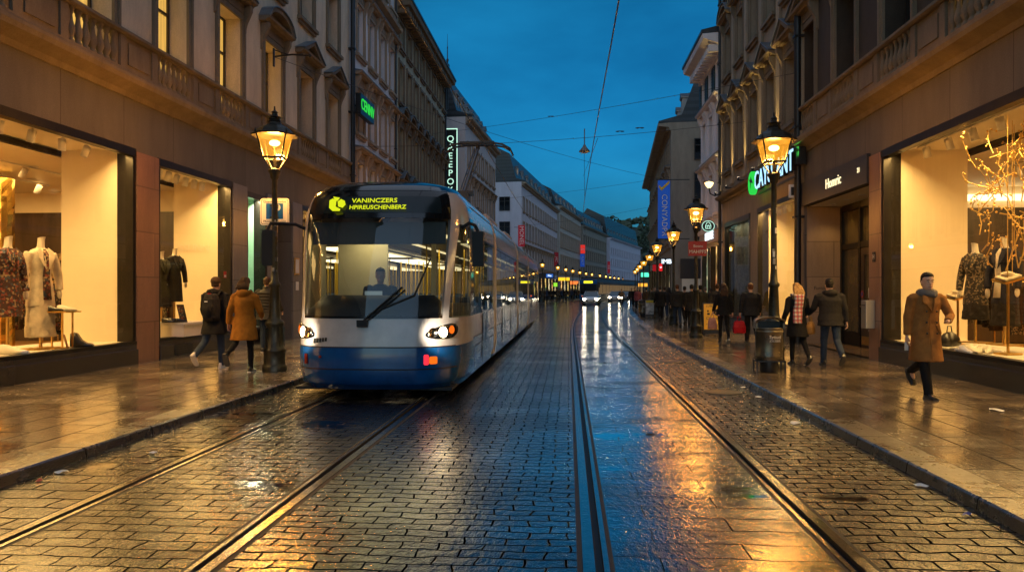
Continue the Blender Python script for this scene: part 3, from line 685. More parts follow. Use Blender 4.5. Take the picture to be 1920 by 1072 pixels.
def shoppane(name, base, spots):
    """lit shop behind glass: uneven glow of shelves and lamps"""
    m, nt, b = nodes(name); L = nt.links
    tc = N(nt, 'ShaderNodeTexCoord'); mp = N(nt, 'ShaderNodeMapping'); mp.inputs['Scale'].default_value = (1, 2.2, .9); L.new(tc.outputs['Object'], mp.inputs[0])
    v = N(nt, 'ShaderNodeTexVoronoi', feature='F1', distance='CHEBYCHEV'); v.inputs['Scale'].default_value = 1.5; L.new(mp.outputs[0], v.inputs['Vector'])
    cr = N(nt, 'ShaderNodeValToRGB'); L.new(v.outputs['Color'], cr.inputs[0]); cr.color_ramp.interpolation = 'CONSTANT'
    cr.color_ramp.elements[0].color = (*[c*.12 for c in base], 1); cr.color_ramp.elements[1].position = .42; cr.color_ramp.elements[1].color = (*base, 1)
    e2 = cr.color_ramp.elements.new(.66); e2.color = (*[c*.35 for c in spots], 1); e3 = cr.color_ramp.elements.new(.86); e3.color = (*[c*1.3 for c in base], 1)
    b.inputs['Base Color'].default_value = (.02, .02, .02, 1); b.inputs['Roughness'].default_value = .06
    L.new(cr.outputs[0], b.inputs['Emission Color']); b.inputs['Emission Strength'].default_value = .42
    return m
SHOPPANE = [shoppane('lit_shop_amber', (1, .6, .2), (.9, .3, .1)), shoppane('lit_shop_pale', (1, .78, .42), (.4, .5, .3)), shoppane('lit_shop_gold', (1, .66, .18), (.3, .7, .2))]

Db = row_house('pale stucco corner building with slate mansard behind the vertical black sign', (-8.05, 58.0), (-7.2, 73.5), 15.2, 'stoneD', 'trimB', [(5.0, 1.0, 1.9, 'flat'), (8.2, 1.0, 2.0, 'flat'), (11.6, 1.0, 1.7, None)], 7, 'flat', roof=(3.0, 7))
Eb = row_house('pink grey corner building with blank side wall and red hanging banner', (-6.05, 96), (-2.0, 132), 15.6, 'stoneE', 'trimB', [(4.9, 1.1, 2.2, 'flat'), (8.4, 1.1, 2.1, None), (11.9, 1.1, 1.8, None)], 14, None, roof=(3.2, 9), end_wins=1, rlit=(0,))
Fb = row_house('cream stone building with dark cornice between the two red banners', (-1.6, 132.6), (2.6, 160), 16.6, 'stoneF', 'trimB', [(5.0, 1.2, 2.9, None), (9.4, 1.2, 2.5, None), (13.0, 1.2, 2.0, None)], 11, None, roof=(2.6, 6))
Gb = row_house('dull taupe building with flat rows of windows beside the blue and red banners', (3.0, 160.6), (9.7, 192), 15.6, 'stoneG', 'stoneG', [(5.2, 1.5, 2.0, None), (8.4, 1.5, 2.0, None), (11.6, 1.5, 2.0, None)], 12, None, roof=(3.0, 9), end_wins=1)
Hb = row_house('long lilac white building at the far bend under a dark steep roof', (10.6, 193), (23.0, 242), 15.2, 'stoneH', 'stoneH', [(5.0, 1.3, 1.9, None), (8.0, 1.3, 1.9, None), (11.0, 1.3, 1.7, None)], 18, None, roof=(5.0, 12), end_wins=1)

# ------------------------------------------------------------------ RIGHT building R0: big window and porch
XR = 6.75
R0 = building('dark tan building on the right with porch and large lit fashion window', XR, SR)
CR = [3.8+2.9*i for i in range(7)]
GR = [(8.4, 16.15, .5, 4.63, .14), (16.76, 21.3, .11, 4.02, 1.0)]
wall(R0, -1, -8, 21.5, .05, 5.66, [(o[0], o[1], .05, o[3], o[4]) for o in GR], 'fasciaA', 'ground_floor_wall')
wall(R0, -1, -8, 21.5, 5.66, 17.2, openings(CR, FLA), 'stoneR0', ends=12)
for i, c in enumerate(CR):
    window(R0, -1, c, 6.12, 1.32, 2.94, .5, 'tri' if i % 2 == 0 else 'seg', 'lit' if i == 3 else 'pane_dark', sill=False); window(R0, -1, c, 10.8, 1.25, 2.2, .45); window(R0, -1, c, 14.6, 1.2, 1.9, .4)
cornice(R0, -1, -8, 21.5, [(0, 5.55), (.04, 5.55), (.06, 5.66), (.16, 5.72), (.30, 5.78), (.33, 5.86), (.33, 5.93), (.28, 5.96), (.12, 6.0), (0, 6.0)], 'trimA')
b = MB(-1); b.box(-.05, .1, -8, 21.5, 6.0, 6.1); b.ext([(-.08, 6.74), (.13, 6.74), (.18, 6.78), (.18, 6.84), (-.08, 6.84)], -8, 21.5); e = -8
for c in CR+[99]:
    u1 = min(c-.78, 21.5); b.box(-.13, .06, e, u1, 6.1, 6.74)
    if u1-e > 1.2: b.box(.0, .085, e+.3, u1-.3, 6.2, 6.64); b.box(.0, .1, e, e+.2, 6.1, 6.74); b.box(.0, .1, u1-.2, u1, 6.1, 6.74)
    e = c+.78
b.build('parapet', M['trimA'], R0)
for c in CR: balusters(R0, -1, c, 6.1, .64, 7, .21, 'trimA')
b = MB(-1); b.ext([(0, 16.4), (.1, 16.4), (.2, 16.7), (.6, 16.9), (.75, 17.2), (-12, 17.25)], -8, 21.5); b.build('roof', M['trimA'], R0)
b = MB(-1); b.box(-.1, .05, 16.154, 16.756, .05, 4.6); b.build('pier', M['granite'], R0)
b = MB(-1); b.ext([(-.1, .05), (.09, .05), (.09, .40), (.05, .40), (.05, .494), (-.1, .494)], 6, 16.145); b.build('bulkhead', M['bulkhead'], R0, bevel=.008)
shop(R0, -1, 8.4, 16.15, .5, 4.63, 1.6, 7, 8, 4, 30, posts=(10.4, 12.4, 13.6), room_light=130, far_ext=4.9)
b = MB(-1); b.box(-8.6, -1.9, 20.9, 21.0, 4.08, 4.25); b.build('light_cove', M['strip'], R0)
b = MB(-1); b.box(-8.6, -1.85, 20.85, 20.98, .2, 3.55); b.build('panel_wall', M['wood_dark'], R0)
spot_track(R0, -1, -3.2, 4.45, [12.6, 14.0, 15.4, 17.0], 25, power=8); spot_track(A, 1, -3.0, 4.38, [12.2, 13.6, 15.0, 16.4, 18.0], 25, power=8); spot_track(A, 1, -4.6, 4.38, [13.0, 15.0, 17.0, 19.0], 25, power=8)
for u, x in ((13.2, -2.4), (14.8, -3.8), (16.6, -3.0), (18.4, -4.4)): b = MB(); b.lathe([(.11, 0), (.11, -.012), (.09, -.013)], n=14).m(1).lathe([(.088, -.012), (.001, -.012)], n=14); b.build('downlight', [M['white_paint'], M['bulb']], A, (x, u, 4.40))
# porch: stone far wall, soffit with downlights, glazed door in a dark frame
b = MB(-1); b.m(0).quad((-.001, 21.29, .1), (-.001, 21.29, 4.02), (-1.0, 21.29, 4.02), (-1.0, 21.29, .1)); b.m(1).quad((-.05, 16.8, 3.99), (-1.0, 16.8, 3.99), (-1.0, 21.28, 3.99), (-.05, 21.28, 3.99))
b.m(2).quad((0.02, 16.8, .118), (-1.0, 16.8, .118), (-1.0, 21.28, .118), (0.02, 21.28, .118))
po = b.build('porch', [M['tileR'], M['ceil'], mat('porch_floor', (.24, .14, .06), .25, 0, .3, 6)], R0)
for u in (17.6, 18.6, 19.6, 20.6):
    b = MB(); b.lathe([(.09, 0), (.09, -.02), (.07, -.021)], n=14).m(1).lathe([(.068, -.02), (.001, -.02)], n=14); b.build('downlight', [M['white_paint'], M['bulb']], R0, (.5, u, 3.99))
    lamp('porch_spot', 'SPOT', (.5, u, 3.95), 9, WARM, R0, .05, None, 120)
b = MB(-1); X = -.98
for u0, u1 in ((16.78, 16.9), (18.3, 18.42), (19.85, 19.97), (21.16, 21.28)): b.box(X-.08, X+.06, u0, u1, .12, 3.95)
b.box(X-.08, X+.05, 16.9, 21.16, 2.75, 2.9); b.box(X-.08, X+.05, 16.9, 21.16, 3.8, 3.98); b.box(X-.06, X+.02, 16.9, 21.16, .12, .5)
df = b.build('door_frame', M['dark_metal'], R0)
b = MB(-1)
for u0, u1, z0, z1 in ((16.9, 18.3, .5, 2.75), (19.97, 21.16, .5, 2.75), (16.9, 21.16, 2.9, 3.8)): b.quad((X-.02, u0, z0), (X-.02, u1, z0), (X-.02, u1, z1), (X-.02, u0, z1))
b.build('pane', M['dim_glass'] if 'dim_glass' in M else M.setdefault('dim_glass', mat('dim_lobby_glass', (.10, .075, .03), .08, 0, .5, .9, spec=.8)), df)
b = MB(-1); b.box(X-.04, X+.04, 18.44, 18.62, .16, 2.73); b.box(X-.04, X+.04, 19.65, 19.83, .16, 2.73); b.box(X-.04, X+.04, 18.62, 19.65, 2.55, 2.73); b.box(X-.04, X+.04, 18.62, 19.65, .16, .75)
dr = b.build('door', M['wood_dark'], R0)
MB(-1).quad((X, 18.62, .75), (X, 19.65, .75), (X, 19.65, 2.55), (X, 18.62, 2.55)).build('pane', M['dim_glass'], dr)
MB(-1).box(X+.04, X+.05, 18.5, 19.77, .2, .42).build('kick_plate', M['gold'], dr)
b = MB(-1); b.tube([(X+.04, 19.72, 1.2), (X+.1, 19.72, 1.2), (X+.1, 19.56, 1.2)], .014, 8); b.lathe([(.03, 1.08), (.03, 1.1)], X+.05, 19.72, 10); b.build('handle', M['gold'], dr)
MB(-1).box(X+.005, X+.015, 18.85, 19.4, 1.42, 1.68).m(1).box(X+.015, X+.016, 18.9, 19.35, 1.6, 1.63).box(X+.015, X+.016, 18.9, 19.3, 1.53, 1.55).box(X+.015, X+.016, 18.9, 19.33, 1.47, 1.49).build('notice', [M['paper'], M['black']], dr)
MB(-1).box(X+.041, X+.05, 18.9, 19.3, .56, .62).build('notice', M['paper'], dr)
b = MB(); b.lathe([(.09, 0), (.09, .006)], n=16).m(1).lathe([(.062, .006), (.062, .009)], n=16)
st = b.build('sticker', [mat('red_ring', (.45, .06, .04), .5), mat('blue_disc', (.04, .08, .3), .5)], dr, (-(X+.045), 19.73, 1.52)); st.rotation_euler = (0, R(-90), 0)

# ------------------------------------------------------------------ RIGHT building R1: pediments lit by small uplights
R1 = building('tan building on the right with triangular pediments lit from below by uplights', XR, 21.5+SR)
C1 = [1.35+2.2*i for i in range(5)]
F1 = [(6.7, 1.05, 2.1, .4), (10.7, 1.05, 1.9, .4), (14.1, 1.0, 1.7, .35)]
wall(R1, -1, .02, 11.5, .05, 17.5, openings(C1, F1)+[(.7, 5.3, .05, 4.53, .14), (6.4, 10.9, .05, 4.5, .14)], 'stoneR', ends=12)
for i, c in enumerate(C1):
    window(R1, -1, c, 6.7, 1.05, 2.1, .4, 'tri'); window(R1, -1, c, 10.7, 1.05, 1.9, .4, 'tri' if i % 2 else 'seg'); window(R1, -1, c, 14.1, 1.0, 1.7, .35, 'flat')
b = MB(-1)
for c in [.25]+[C1[i]+1.1 for i in range(5)]: b.box(-.005, .09, c-.2, c+.2, 6.0, 13.4); b.box(-.005, .13, c-.25, c+.25, 13.4, 13.7); b.box(-.005, .13, c-.25, c+.25, 5.95, 6.2)
b.build('pilasters', M['stoneR'], R1)
cornice(R1, -1, .02, 11.5, [(0, 5.4), (.06, 5.42), (.1, 5.5), (.28, 5.56), (.33, 5.66), (.1, 5.76), (.08, 6.0), (0, 6.0)], 'trimA')
cornice(R1, -1, .02, 11.5, [(0, 16.9), (.2, 17.0), (.6, 17.3), (.65, 17.5), (0, 17.55)], 'trimA')
for i, c in enumerate([.25]+[C1[k]+1.1 for k in range(5)]):
    b = MB(-1); b.box(.1, .38, c-.05, c+.05, 5.76, 5.80); b.lathe([(.04, 5.8), (.055, 5.89), (.05, 5.89)], .34, c, 10); b.m(1).lathe([(.048, 5.892), (.001, 5.892)], .34, c, 10)
    b.build('uplight', [M['black'], M['bulb']], R1)
    if 0 < i: lamp('uplight_beam', 'SPOT', (-.34, c, 5.90), 200, (1, .66, .2), R1, .03, (R(180), R(5.5), 0), 34, blend=1.)
M['bulkhead2'] = M['bulkhead']
for u0, u1 in ((.704, 5.296), (6.404, 10.896)): MB(-1).box(-.1, .08, u0, u1, .05, .494).build('bulkhead', M['bulkhead'], R1, bevel=.008)
shop(R1, -1, .7, 5.3, .5, 4.53, 1.3, 4, 6, 4, 20, room_light=25)
b = MB(-1); b.box(-.14, .02, 6.4, 6.5, .5, 4.5); b.box(-.14, .02, 10.8, 10.9, .5, 4.5); b.box(-.14, .03, 6.5, 10.8, 4.32, 4.498); b.box(-.14, .04, 6.5, 10.8, .495, .56); f = b.build('shop_window', M['dark_metal'], R1)
MB(-1).quad((-.06, 6.5, .56), (-.06, 10.8, .56), (-.06, 10.8, 4.32), (-.06, 6.5, 4.32)).build('pane', M['shop_glass'], f)
b = MB(-1); rows = []
for z in (.5, 2.4, 4.45): rows.append([(-.45+.07*math.sin(k*1.15+z*.12)+.03*math.sin(k*.37), 6.4+4.5*k/110, z) for k in range(111)])
b.grid(rows); b.build('drape', M['drape'], R1)
MB(-1).box(-1.2, -1.1, 6.4, 10.9, .1, 4.5).build('shop_room', M['wood_dark'], R1)
lamp('drape_light', 'AREA', (.24, 8.6, 4.4), 5, (1, .85, .5), R1, .1, (0, R(20), 0), sy=4)
pipe(R1, -1, .1, .1, 17, .10, .16); pipe(R1, -1, 11.4, .1, 17, .07, .12)
# R2 white, green shutters, deep eaves
R2 = building('narrow white building on the right with dark green shutters under deep eaves', XR+.05, 33.0+SR)
C2 = [1.0+1.75*i for i in range(3)]
F2 = [(5.2, .95, 1.9, .25), (8.0, .95, 1.9, .25), (10.7, .9, 1.3, .25)]
wall(R2, -1, .02, 5.6, .05, 12.6, openings(C2, F2)+[(.5, 5.1, .3, 3.7, .2)], 'stoneB', ends=12)
for i, c in enumerate(C2):
    for j, f in enumerate(F2):
        o = window(R2, -1, c, f[0], f[1], f[2], f[3], 'flat' if j < 2 else None, 'pane_blind', 'wframe_w', 'stoneB')
        if j == 2:
            for s in (-1, 1):
                b = MB(-1); b.box(.055, .10, s*.75-.22, s*.75+.22, 0, f[2]);
                for q in range(9): b.box(.095, .115, s*.75-.18, s*.75+.18, .08+q*.135, .16+q*.135)
                b.build('shutter', M.setdefault('shutter', mat('green_shutter', (.02, .035, .025), .5)), o)
cornice(R2, -1, .02, 5.7, [(0, 12.1), (.1, 12.15), (.15, 12.5), (.85, 12.75), (.9, 12.95), (0, 13.0)], 'stoneB', (12.2, .3, .6, .5), 'eaves')
mansard(R2, -1, .02, 5.7, 13.0, .95, 1.6, 4, 2)
cornice(R2, -1, .02, 5.6, [(0, 4.35), (.15, 4.4), (.2, 4.6), (0, 4.65)], 'stoneB')
for k in range(2):
    a, c = .5+k*2.3, 2.8+k*2.3
    b = MB(-1); b.box(-.2, .05, a, a+.12, .3, 3.7); b.box(-.2, .05, c-.12, c, .3, 3.7); b.box(-.2, .06, a+.12, c-.12, .3, .5); b.box(-.15, -.05, (a+c)/2-.04, (a+c)/2+.04, .5, 3.7); f = b.build('shop_window', M['dark_metal'], R2)
    MB(-1).quad((-.18, a+.12, .5), (-.18, c-.12, .5), (-.18, c-.12, 3.7), (-.18, a+.12, 3.7)).build('pane', SHOPPANE[k], f)
# R3 turning corner building beyond the side street
R3 = row_house('taupe corner building on the right with mansard and long blue banner', (6.75, 50), (8.7, 81), 12.7, 'stoneR', 'stoneR', [(4.9, 1.0, 1.9, 'flat'), (7.6, 1.0, 1.8, 'flat'), (10.2, 1.0, 1.4, None)], 12, None, sx=-1, roof=(2.4, 8), end_wins=1, gz=4.4, over=.8)
R4 = row_house('distant right hand building where the street turns', (9.6, 83), (15.5, 112), 12.0, 'stoneG', 'stoneG', [(4.9, 1.1, 1.9, None), (7.8, 1.1, 1.8, None)], 9, None, sx=-1, roof=(2.4, 5), gz=4.4)
R5 = row_house('last shop building visible on the right of the bend', (17, 115), (34, 160), 12.0, 'stoneE', 'stoneE', [(4.9, 1.1, 1.9, None), (7.8, 1.1, 1.8, None)], 12, None, sx=-1, roof=(2.4, 5), gz=4.4)
for r_, u0 in ((R3, 0),):
    b = MB(1); b.m(0).box(.6, 2.0, -.06, -.002, 2.4, 3.7); b.m(1).box(.7, 1.9, -.03, -.001, .3, 2.38); b.build('side_door', [M['black'], M['cream']], r_)
# ------------------------------------------------------------------ street furniture, signs, wires
TH = R(4.33); F_ = 1400.
def at(px, d, z=KH):
    """a point seen at picture column px (1920 wide), d metres deep"""
    xc = (px-960)/F_*d
    return Vector((xc*math.cos(TH)-d*math.sin(TH), xc*math.sin(TH)+d*math.cos(TH), z))
def zh(y, d): return 1.62+(544-y)*d/F_

# --- gas style lanterns
def lantern_glass():
    m, nt, b = nodes('lantern_glass'); L = nt.links
    tr = N(nt, 'ShaderNodeBsdfTransparent'); tr.inputs[0].default_value = (.9, .75, .5, 1)
    e = N(nt, 'ShaderNodeEmission'); e.inputs[0].default_value = (1, .43, .03, 1)
    tc = N(nt, 'ShaderNodeTexCoord'); no = N(nt, 'ShaderNodeTexNoise'); no.inputs['Scale'].default_value = 5; L.new(tc.outputs['Object'], no.inputs['Vector'])
    mr = N(nt, 'ShaderNodeMapRange'); mr.inputs[3].default_value = .10; mr.inputs[4].default_value = .20; L.new(no.outputs[0], mr.inputs[0]); L.new(mr.outputs[0], e.inputs[1])
    ad = N(nt, 'ShaderNodeAddShader'); L.new(tr.outputs[0], ad.inputs[0]); L.new(e.outputs[0], ad.inputs[1])
    gl = N(nt, 'ShaderNodeBsdfGlossy'); gl.inputs['Roughness'].default_value = .05
    mx = N(nt, 'ShaderNodeMixShader'); mx.inputs[0].default_value = .04; L.new(ad.outputs[0], mx.inputs[1]); L.new(gl.outputs[0], mx.inputs[2])
    L.new(mx.outputs[0], nt.nodes['Material Output'].inputs[0]); return m
M['lantern_glass'] = lantern_glass()
M['mantle'] = emis('glowing_mantle', (1, .66, .2), 7)
M['lens'] = emis('headlamp_glow', (1, .76, .42), 6)
def make_lamp(loc, label, rz):
    t = thing('street_lamp', label, 'street lamp', loc, rz, 'lit street lanterns')
    def sq(b):
        b.v = [(x, y, z if z < 4.03 else 4.03+(z-4.03)*.76) for x, y, z in b.v]; return b
    b = MB()
    b.lathe([(.23, 0), (.23, .10), (.215, .12), (.20, .14), (.20, .36), (.215, .38), (.215, .41), (.185, .44), (.15, .84), (.17, .87), (.18, .90), (.17, .94), (.12, .97), (.105, 1.05), (.085, 1.58), (.11, 1.61), (.11, 1.65), (.075, 1.69), (.06, 1.9), (.055, 3.0), (.05, 3.60), (.08, 3.64), (.085, 3.70), (.12, 3.76), (.125, 3.80), (.05, 3.82)], n=16)
    for k in range(8):
        a = 2*math.pi*k/8; b.box(-.012, .012, .155, .187, .46, .83, Matrix.Rotation(a, 4, 'Z'))
    b.build('post', M['iron'], t)
    b = MB(); q = math.pi/4
    for k in range(4):
        a = q+k*math.pi/2; c, s_ = math.cos(a), math.sin(a)
        b.tube([(.07*c, .07*s_, 3.78), (.12*c, .12*s_, 3.86), (.20*c, .20*s_, 3.97), (.245*c, .245*s_, 4.03)], .012, 6)
        b.tube([(.245*c, .245*s_, 4.02), (.375*c, .375*s_, 4.56)], .016, 6)
    for k in range(4):
        a0, a1 = q+k*math.pi/2, q+(k+1)*math.pi/2; b.tube([(.255*math.cos(a0), .255*math.sin(a0), 4.015), (.255*math.cos(a1), .255*math.sin(a1), 4.015)], .022, 6)
    b.tube([(0, 0, 3.8), (0, 0, 4.04)], .03, 8)
    sq(b).build('lantern_frame', M['iron'], t)
    b = MB(); b.lathe([(.36, 4.545), (.43, 4.55), (.44, 4.585), (.40, 4.60), (.37, 4.62), (.31, 4.72), (.22, 4.80), (.14, 4.84), (.12, 4.90), (.135, 4.92), (.10, 4.97), (.105, 5.0), (.15, 5.02), (.06, 5.06), (.05, 5.12), (.065, 5.15), (.02, 5.20), (.012, 5.30)], n=4 if False else 8, smooth=False, ph=math.pi/8)
    for k in range(4):
        a = q+k*math.pi/2; b.lathe([(.02, 4.58), (.022, 4.62), (.004, 4.70)], .40*math.cos(a), .40*math.sin(a), 6)
    sq(b).build('lantern_roof', M['iron'], t)
    b = MB()
    for k in range(4):
        a0, a1 = q+k*math.pi/2, q+(k+1)*math.pi/2
        b.quad((.245*math.cos(a0), .245*math.sin(a0), 4.03), (.245*math.cos(a1), .245*math.sin(a1), 4.03), (.37*math.cos(a1), .37*math.sin(a1), 4.55), (.37*math.cos(a0), .37*math.sin(a0), 4.55))
    sq(b).build('lantern_glass', M['lantern_glass'], t)
    b = MB(); b.ell((0, 0, 4.30), (.10, .10, .055), 10, 7); b.build('mantle', M['mantle'], t)
    MB().tube([(0, 0, 4.03), (0, 0, 4.26)], .012, 6).build('burner', M['iron'], t)
    return t
def lamplight(t, p, sc_=1.):
    l = lamp('lantern_light', 'POINT', (0, 0, 4.18), p, (1, .46, .10), t, .10)
L0 = make_lamp(at(515, 14.1), 'tall lit street lantern on the left pavement with a parking sign on its post', R(8))
lamplight(L0, 200)
RL = [(1451, 14.6, 1, 'nearest lit street lantern on the right pavement, its post behind the litter bin', 95), (1305, 24.0, .93, 'lit street lantern on the right beside the yellow sandwich board and red sign', 50), (1263, 33, .92, 'lit street lantern on the right just under the long blue banner', 30), (1232, 41, .9, 'lit street lantern on the right next to the far litter bin and poster board', 24), (1218, 53, .9, 'fifth lit street lantern along the right pavement', 0), (1207, 64, .9, 'sixth lit street lantern along the right pavement', 0), (1200, 74, .9, 'seventh lit street lantern along the right pavement', 0), (1195, 84, .9, 'eighth lit street lantern along the right pavement', 0), (1191, 95, .9, 'last visible lit street lantern on the right pavement', 0)]
for px, d, s_, lab, p in RL:
    t = dup(L0, at(px, d), R(rnd.uniform(-10, 14)), lab, None, s_)
    for c in list(t.children):
        if c.type == 'LIGHT':
            if p: c.data = c.data.copy(); c.data.energy = p
            else: bpy.data.objects.remove(c)
LL = [(1017, 92), (1046, 103), (1061, 112), (1074, 121), (1087, 131), (1099, 140), (1110, 149), (1125, 160), (1136, 170), (1144, 179), (1152, 188), (1160, 198), (1167, 208), (1174, 218), (1180, 228)]
ordn = ['first', 'second', 'third', 'fourth', 'fifth', 'sixth', 'seventh', 'eighth', 'ninth', 'tenth', 'eleventh', 'twelfth', 'thirteenth', 'fourteenth', 'last']
for (px, d), o_ in zip(LL, ordn):
    t = dup(L0, at(px, d), R(rnd.uniform(-10, 14)), 'small far lantern, %s of the row along the far left pavement beyond the tram' % o_, 'far left row of lit lanterns', 1.08)
    for c in list(t.children):
        if c.type == 'LIGHT': bpy.data.objects.remove(c)
for (px, d) in ((700, 27), (800, 44)):     # lanterns of the same row behind the tram
    p_ = at(px, d); p_.x = -5.55
    t = dup(L0, p_, 0, 'lit street lantern on the left pavement hidden behind the tram', 'left lanterns behind the tram', .95)
    for c in t.children:
        if c.type == 'LIGHT': c.data = c.data.copy(); c.data.energy = 80

# --- round stickers and paper remnants on the near posts are part of the posts
STK = [M['paper'], mat('grey_sticker', (.3, .28, .25), .6), mat('dark_sticker', (.05, .06, .08), .5)]
def sticker_set(t, seed):
    rr = random.Random(seed)
    for k in range(9):
        b = MB(); z = rr.uniform(1.75, 3.1); a = rr.uniform(-2.6, -.5); h = rr.uniform(.05, .12); wd = rr.uniform(.35, .9); r_ = .0615
        b.m(rr.randrange(3)); n = 4
        for i in range(n):
            a0, a1 = a+wd*i/n, a+wd*(i+1)/n
            b.quad((r_*math.cos(a0), r_*math.sin(a0), z), (r_*math.cos(a1), r_*math.sin(a1), z), (r_*math.cos(a1), r_*math.sin(a1), z+h), (r_*math.cos(a0), r_*math.sin(a0), z+h))
        b.build('sticker', STK, t)
sticker_set(L0, 3)
R_LAMPS = [o for o in COL.objects if o.name.startswith('street_lamp') and 'nearest lit' in o.get('label', '')]
sticker_set(R_LAMPS[0], 5)

# --- parking sign on the left lantern
def rrect(w_, h_, r_, n=5):
    pts = []
    for cx, cy_, a0 in ((w_/2-r_, h_/2-r_, 0), (-w_/2+r_, h_/2-r_, 90), (-w_/2+r_, -h_/2+r_, 180), (w_/2-r_, -h_/2+r_, 270)):
        for i in range(n+1):
            a = R(a0+90*i/n); pts.append((cx+r_*math.cos(a), cy_+r_*math.sin(a)))
    return pts
M['sign_white'] = mat('sign_white', (.78, .74, .66), .35)
M['sign_blue'] = mat('sign_blue', (.01, .10, .38), .35)
M['sign_black'] = mat('sign_black_ink', (.015, .015, .015), .5)
p = at(515, 14.47, 3.14); t = thing('parking_sign', 'square white and blue P parking sign fixed to the left lantern post', 'sign', (p.x, p.y, 3.14), R(4))
b = MB(); b.ext(rrect(.56, .52, .05), .0, .012, 'y'); b.m(1).ext(rrect(.53, .49, .045), -.0015, -.0005, 'y'); b.m(0).ext(rrect(.51, .47, .04), -.003, -.002, 'y')
b.build('panel', [M['sign_white'], M['sign_black']], t)
MB().box(-.165, .165, -.006, -.004, -.14, .16).build('blue_field', M['sign_blue'], t)
FX = frame((0, -.008, .01), (1, 0, 0), (0, 0, 1), (0, -1, 0))
text('letter', 'P', .37, M['sign_white'], t, frame((.025, -.008, .01), (1, 0, 0), (0, 0, 1), (0, -1, 0)), .001)
text('lettering', 'Quarties Dowlise', .062, M['sign_black'], t, frame((0, -.006, .195), (1, 0, 0), (0, 0, 1), (0, -1, 0)), .001)
text('lettering', 'PKoeno   haooon', .062, M['sign_black'], t, frame((0, -.006, -.185), (1, 0, 0), (0, 0, 1), (0, -1, 0)), .001)
MB().box(-.08, .08, -.055, .0, .1, .13).box(-.08, .08, -.055, 0, -.13, -.1).build('bracket', M['iron'], t)

# --- lit signs
M['led_green'] = emis('green_light', (.04, .9, .10), .26)
M['led_white'] = emis('cold_white_light', (.75, .9, 1), .8)
M['led_pale'] = emis('pale_green_white_light', (.55, .95, .75), .42)
M['led_blue'] = emis('blue_white_light', (.4, .72, 1), .5)
M['gold_letter'] = emis('warm_letter_light', (1, .82, .45), .55)
# vertical black sign
d = 56.2; x0, x1 = at(831.5, d).x, at(858, d).x; yc = at(845, d).y; zt, zb = zh(241, d), 7.2
t = thing('vertical_sign', 'tall narrow black sign with pale border and stacked letters on the left', 'sign', ((x0+x1)/2, yc, zb)); W2 = (x1-x0)/2; H = zt-zb
MB().box(-W2, W2, 0, .3, 0, H).build('panel', M['black'], t)
b = MB(); e_ = .07
b.box(-W2, W2, -.03, -.001, H-e_, H); b.box(-W2, W2, -.03, -.001, 0, e_); b.box(-W2, -W2+e_, -.03, -.001, e_, H-e_); b.box(W2-e_, W2, -.03, -.001, e_, H-e_); b.build('border_light', M['led_pale'], t)
for i, ch in enumerate('QAEEPOK'):
    z = zh(261+16*i, d)-zb; text('letter', ch, .68, M['led_pale'], t, frame((0, -.03, z), (1, 0, 0), (0, 0, 1), (0, -1, 0)), .01)
MB().box(-W2-.5, -W2, .1, .2, H*.8, H*.8+.1).box(-W2-.5, -W2, .1, .2, H*.2, H*.2+.1).build('bracket', M['black'], t)
# green sign on the white building
t = thing('shop_sign', 'black box sign with bright green letters on the white building at left', 'sign', (XL+.34, 30.3, 9.0))
MB().box(-.12, .1, 0, 2.1, -.08, .78).build('sign_box', M['black'], t)
text('letters', 'CENNV', .66, M['led_green'], t, frame((.115, 1.05, .34), (0, 1, 0), (0, 0, 1), (1, 0, 0)), .01, 0.92)
MB().box(-.42, -.12, .3, .36, .3, .36).box(-.42, -.12, 2, 2.06, .3, .36).build('bracket', M['black'], t)
# lit letters over the right shop
t = thing('shop_sign', 'row of blue white lit letters with a green disc above the right shop', 'sign', (XR-.36, 22.0, 5.28))
text('letters', 'CAYULANT', .86, M['led_blue'], t, frame((-.09, 1.75, 0), (0, -1, 0), (0, 0, 1), (-1, 0, 0)), .01, .98)
text('letter_sides', 'CAYULANT', .86, M['black'], t, frame((0, 1.75, 0), (0, -1, 0), (0, 0, 1), (-1, 0, 0)), .075, .98)
b = MB(); b.lathe([(.40, 0), (.40, .14), (.385, .16), (0.001, .16)], n=28); dsk = b.build('disc', M['led_green'], t, (.02, 4.25, .02)); dsk.rotation_euler = (0, R(-90), 0)
b = MB(); b.ext([(.02, .05), (.2, .3), (.1, .05), (.22, -.02), (-.06, -.34), (.02, -.05), (-.2, .0)], .161, .166, 'z'); lf = b.build('leaf_mark', M['black'], t, (.02, 4.25, .02)); lf.rotation_euler = (0, R(-90), 0)
b = MB(); b.box(.08, .36, .4, .5, -.05, .05); b.box(.08, .36, 3.0, 3.1, -.05, .05); b.box(.06, .09, -.1, 4, -.42, -.36); b.box(.02, .3, -.35, -.1, -.1, .4); b.build('bracket', M['black'], t)
lamp('sign_glow', 'AREA', (.1, -.22, .3), 2.5, (.1, 1, .12), t, .3, (0, R(90), 0), sy=.5)
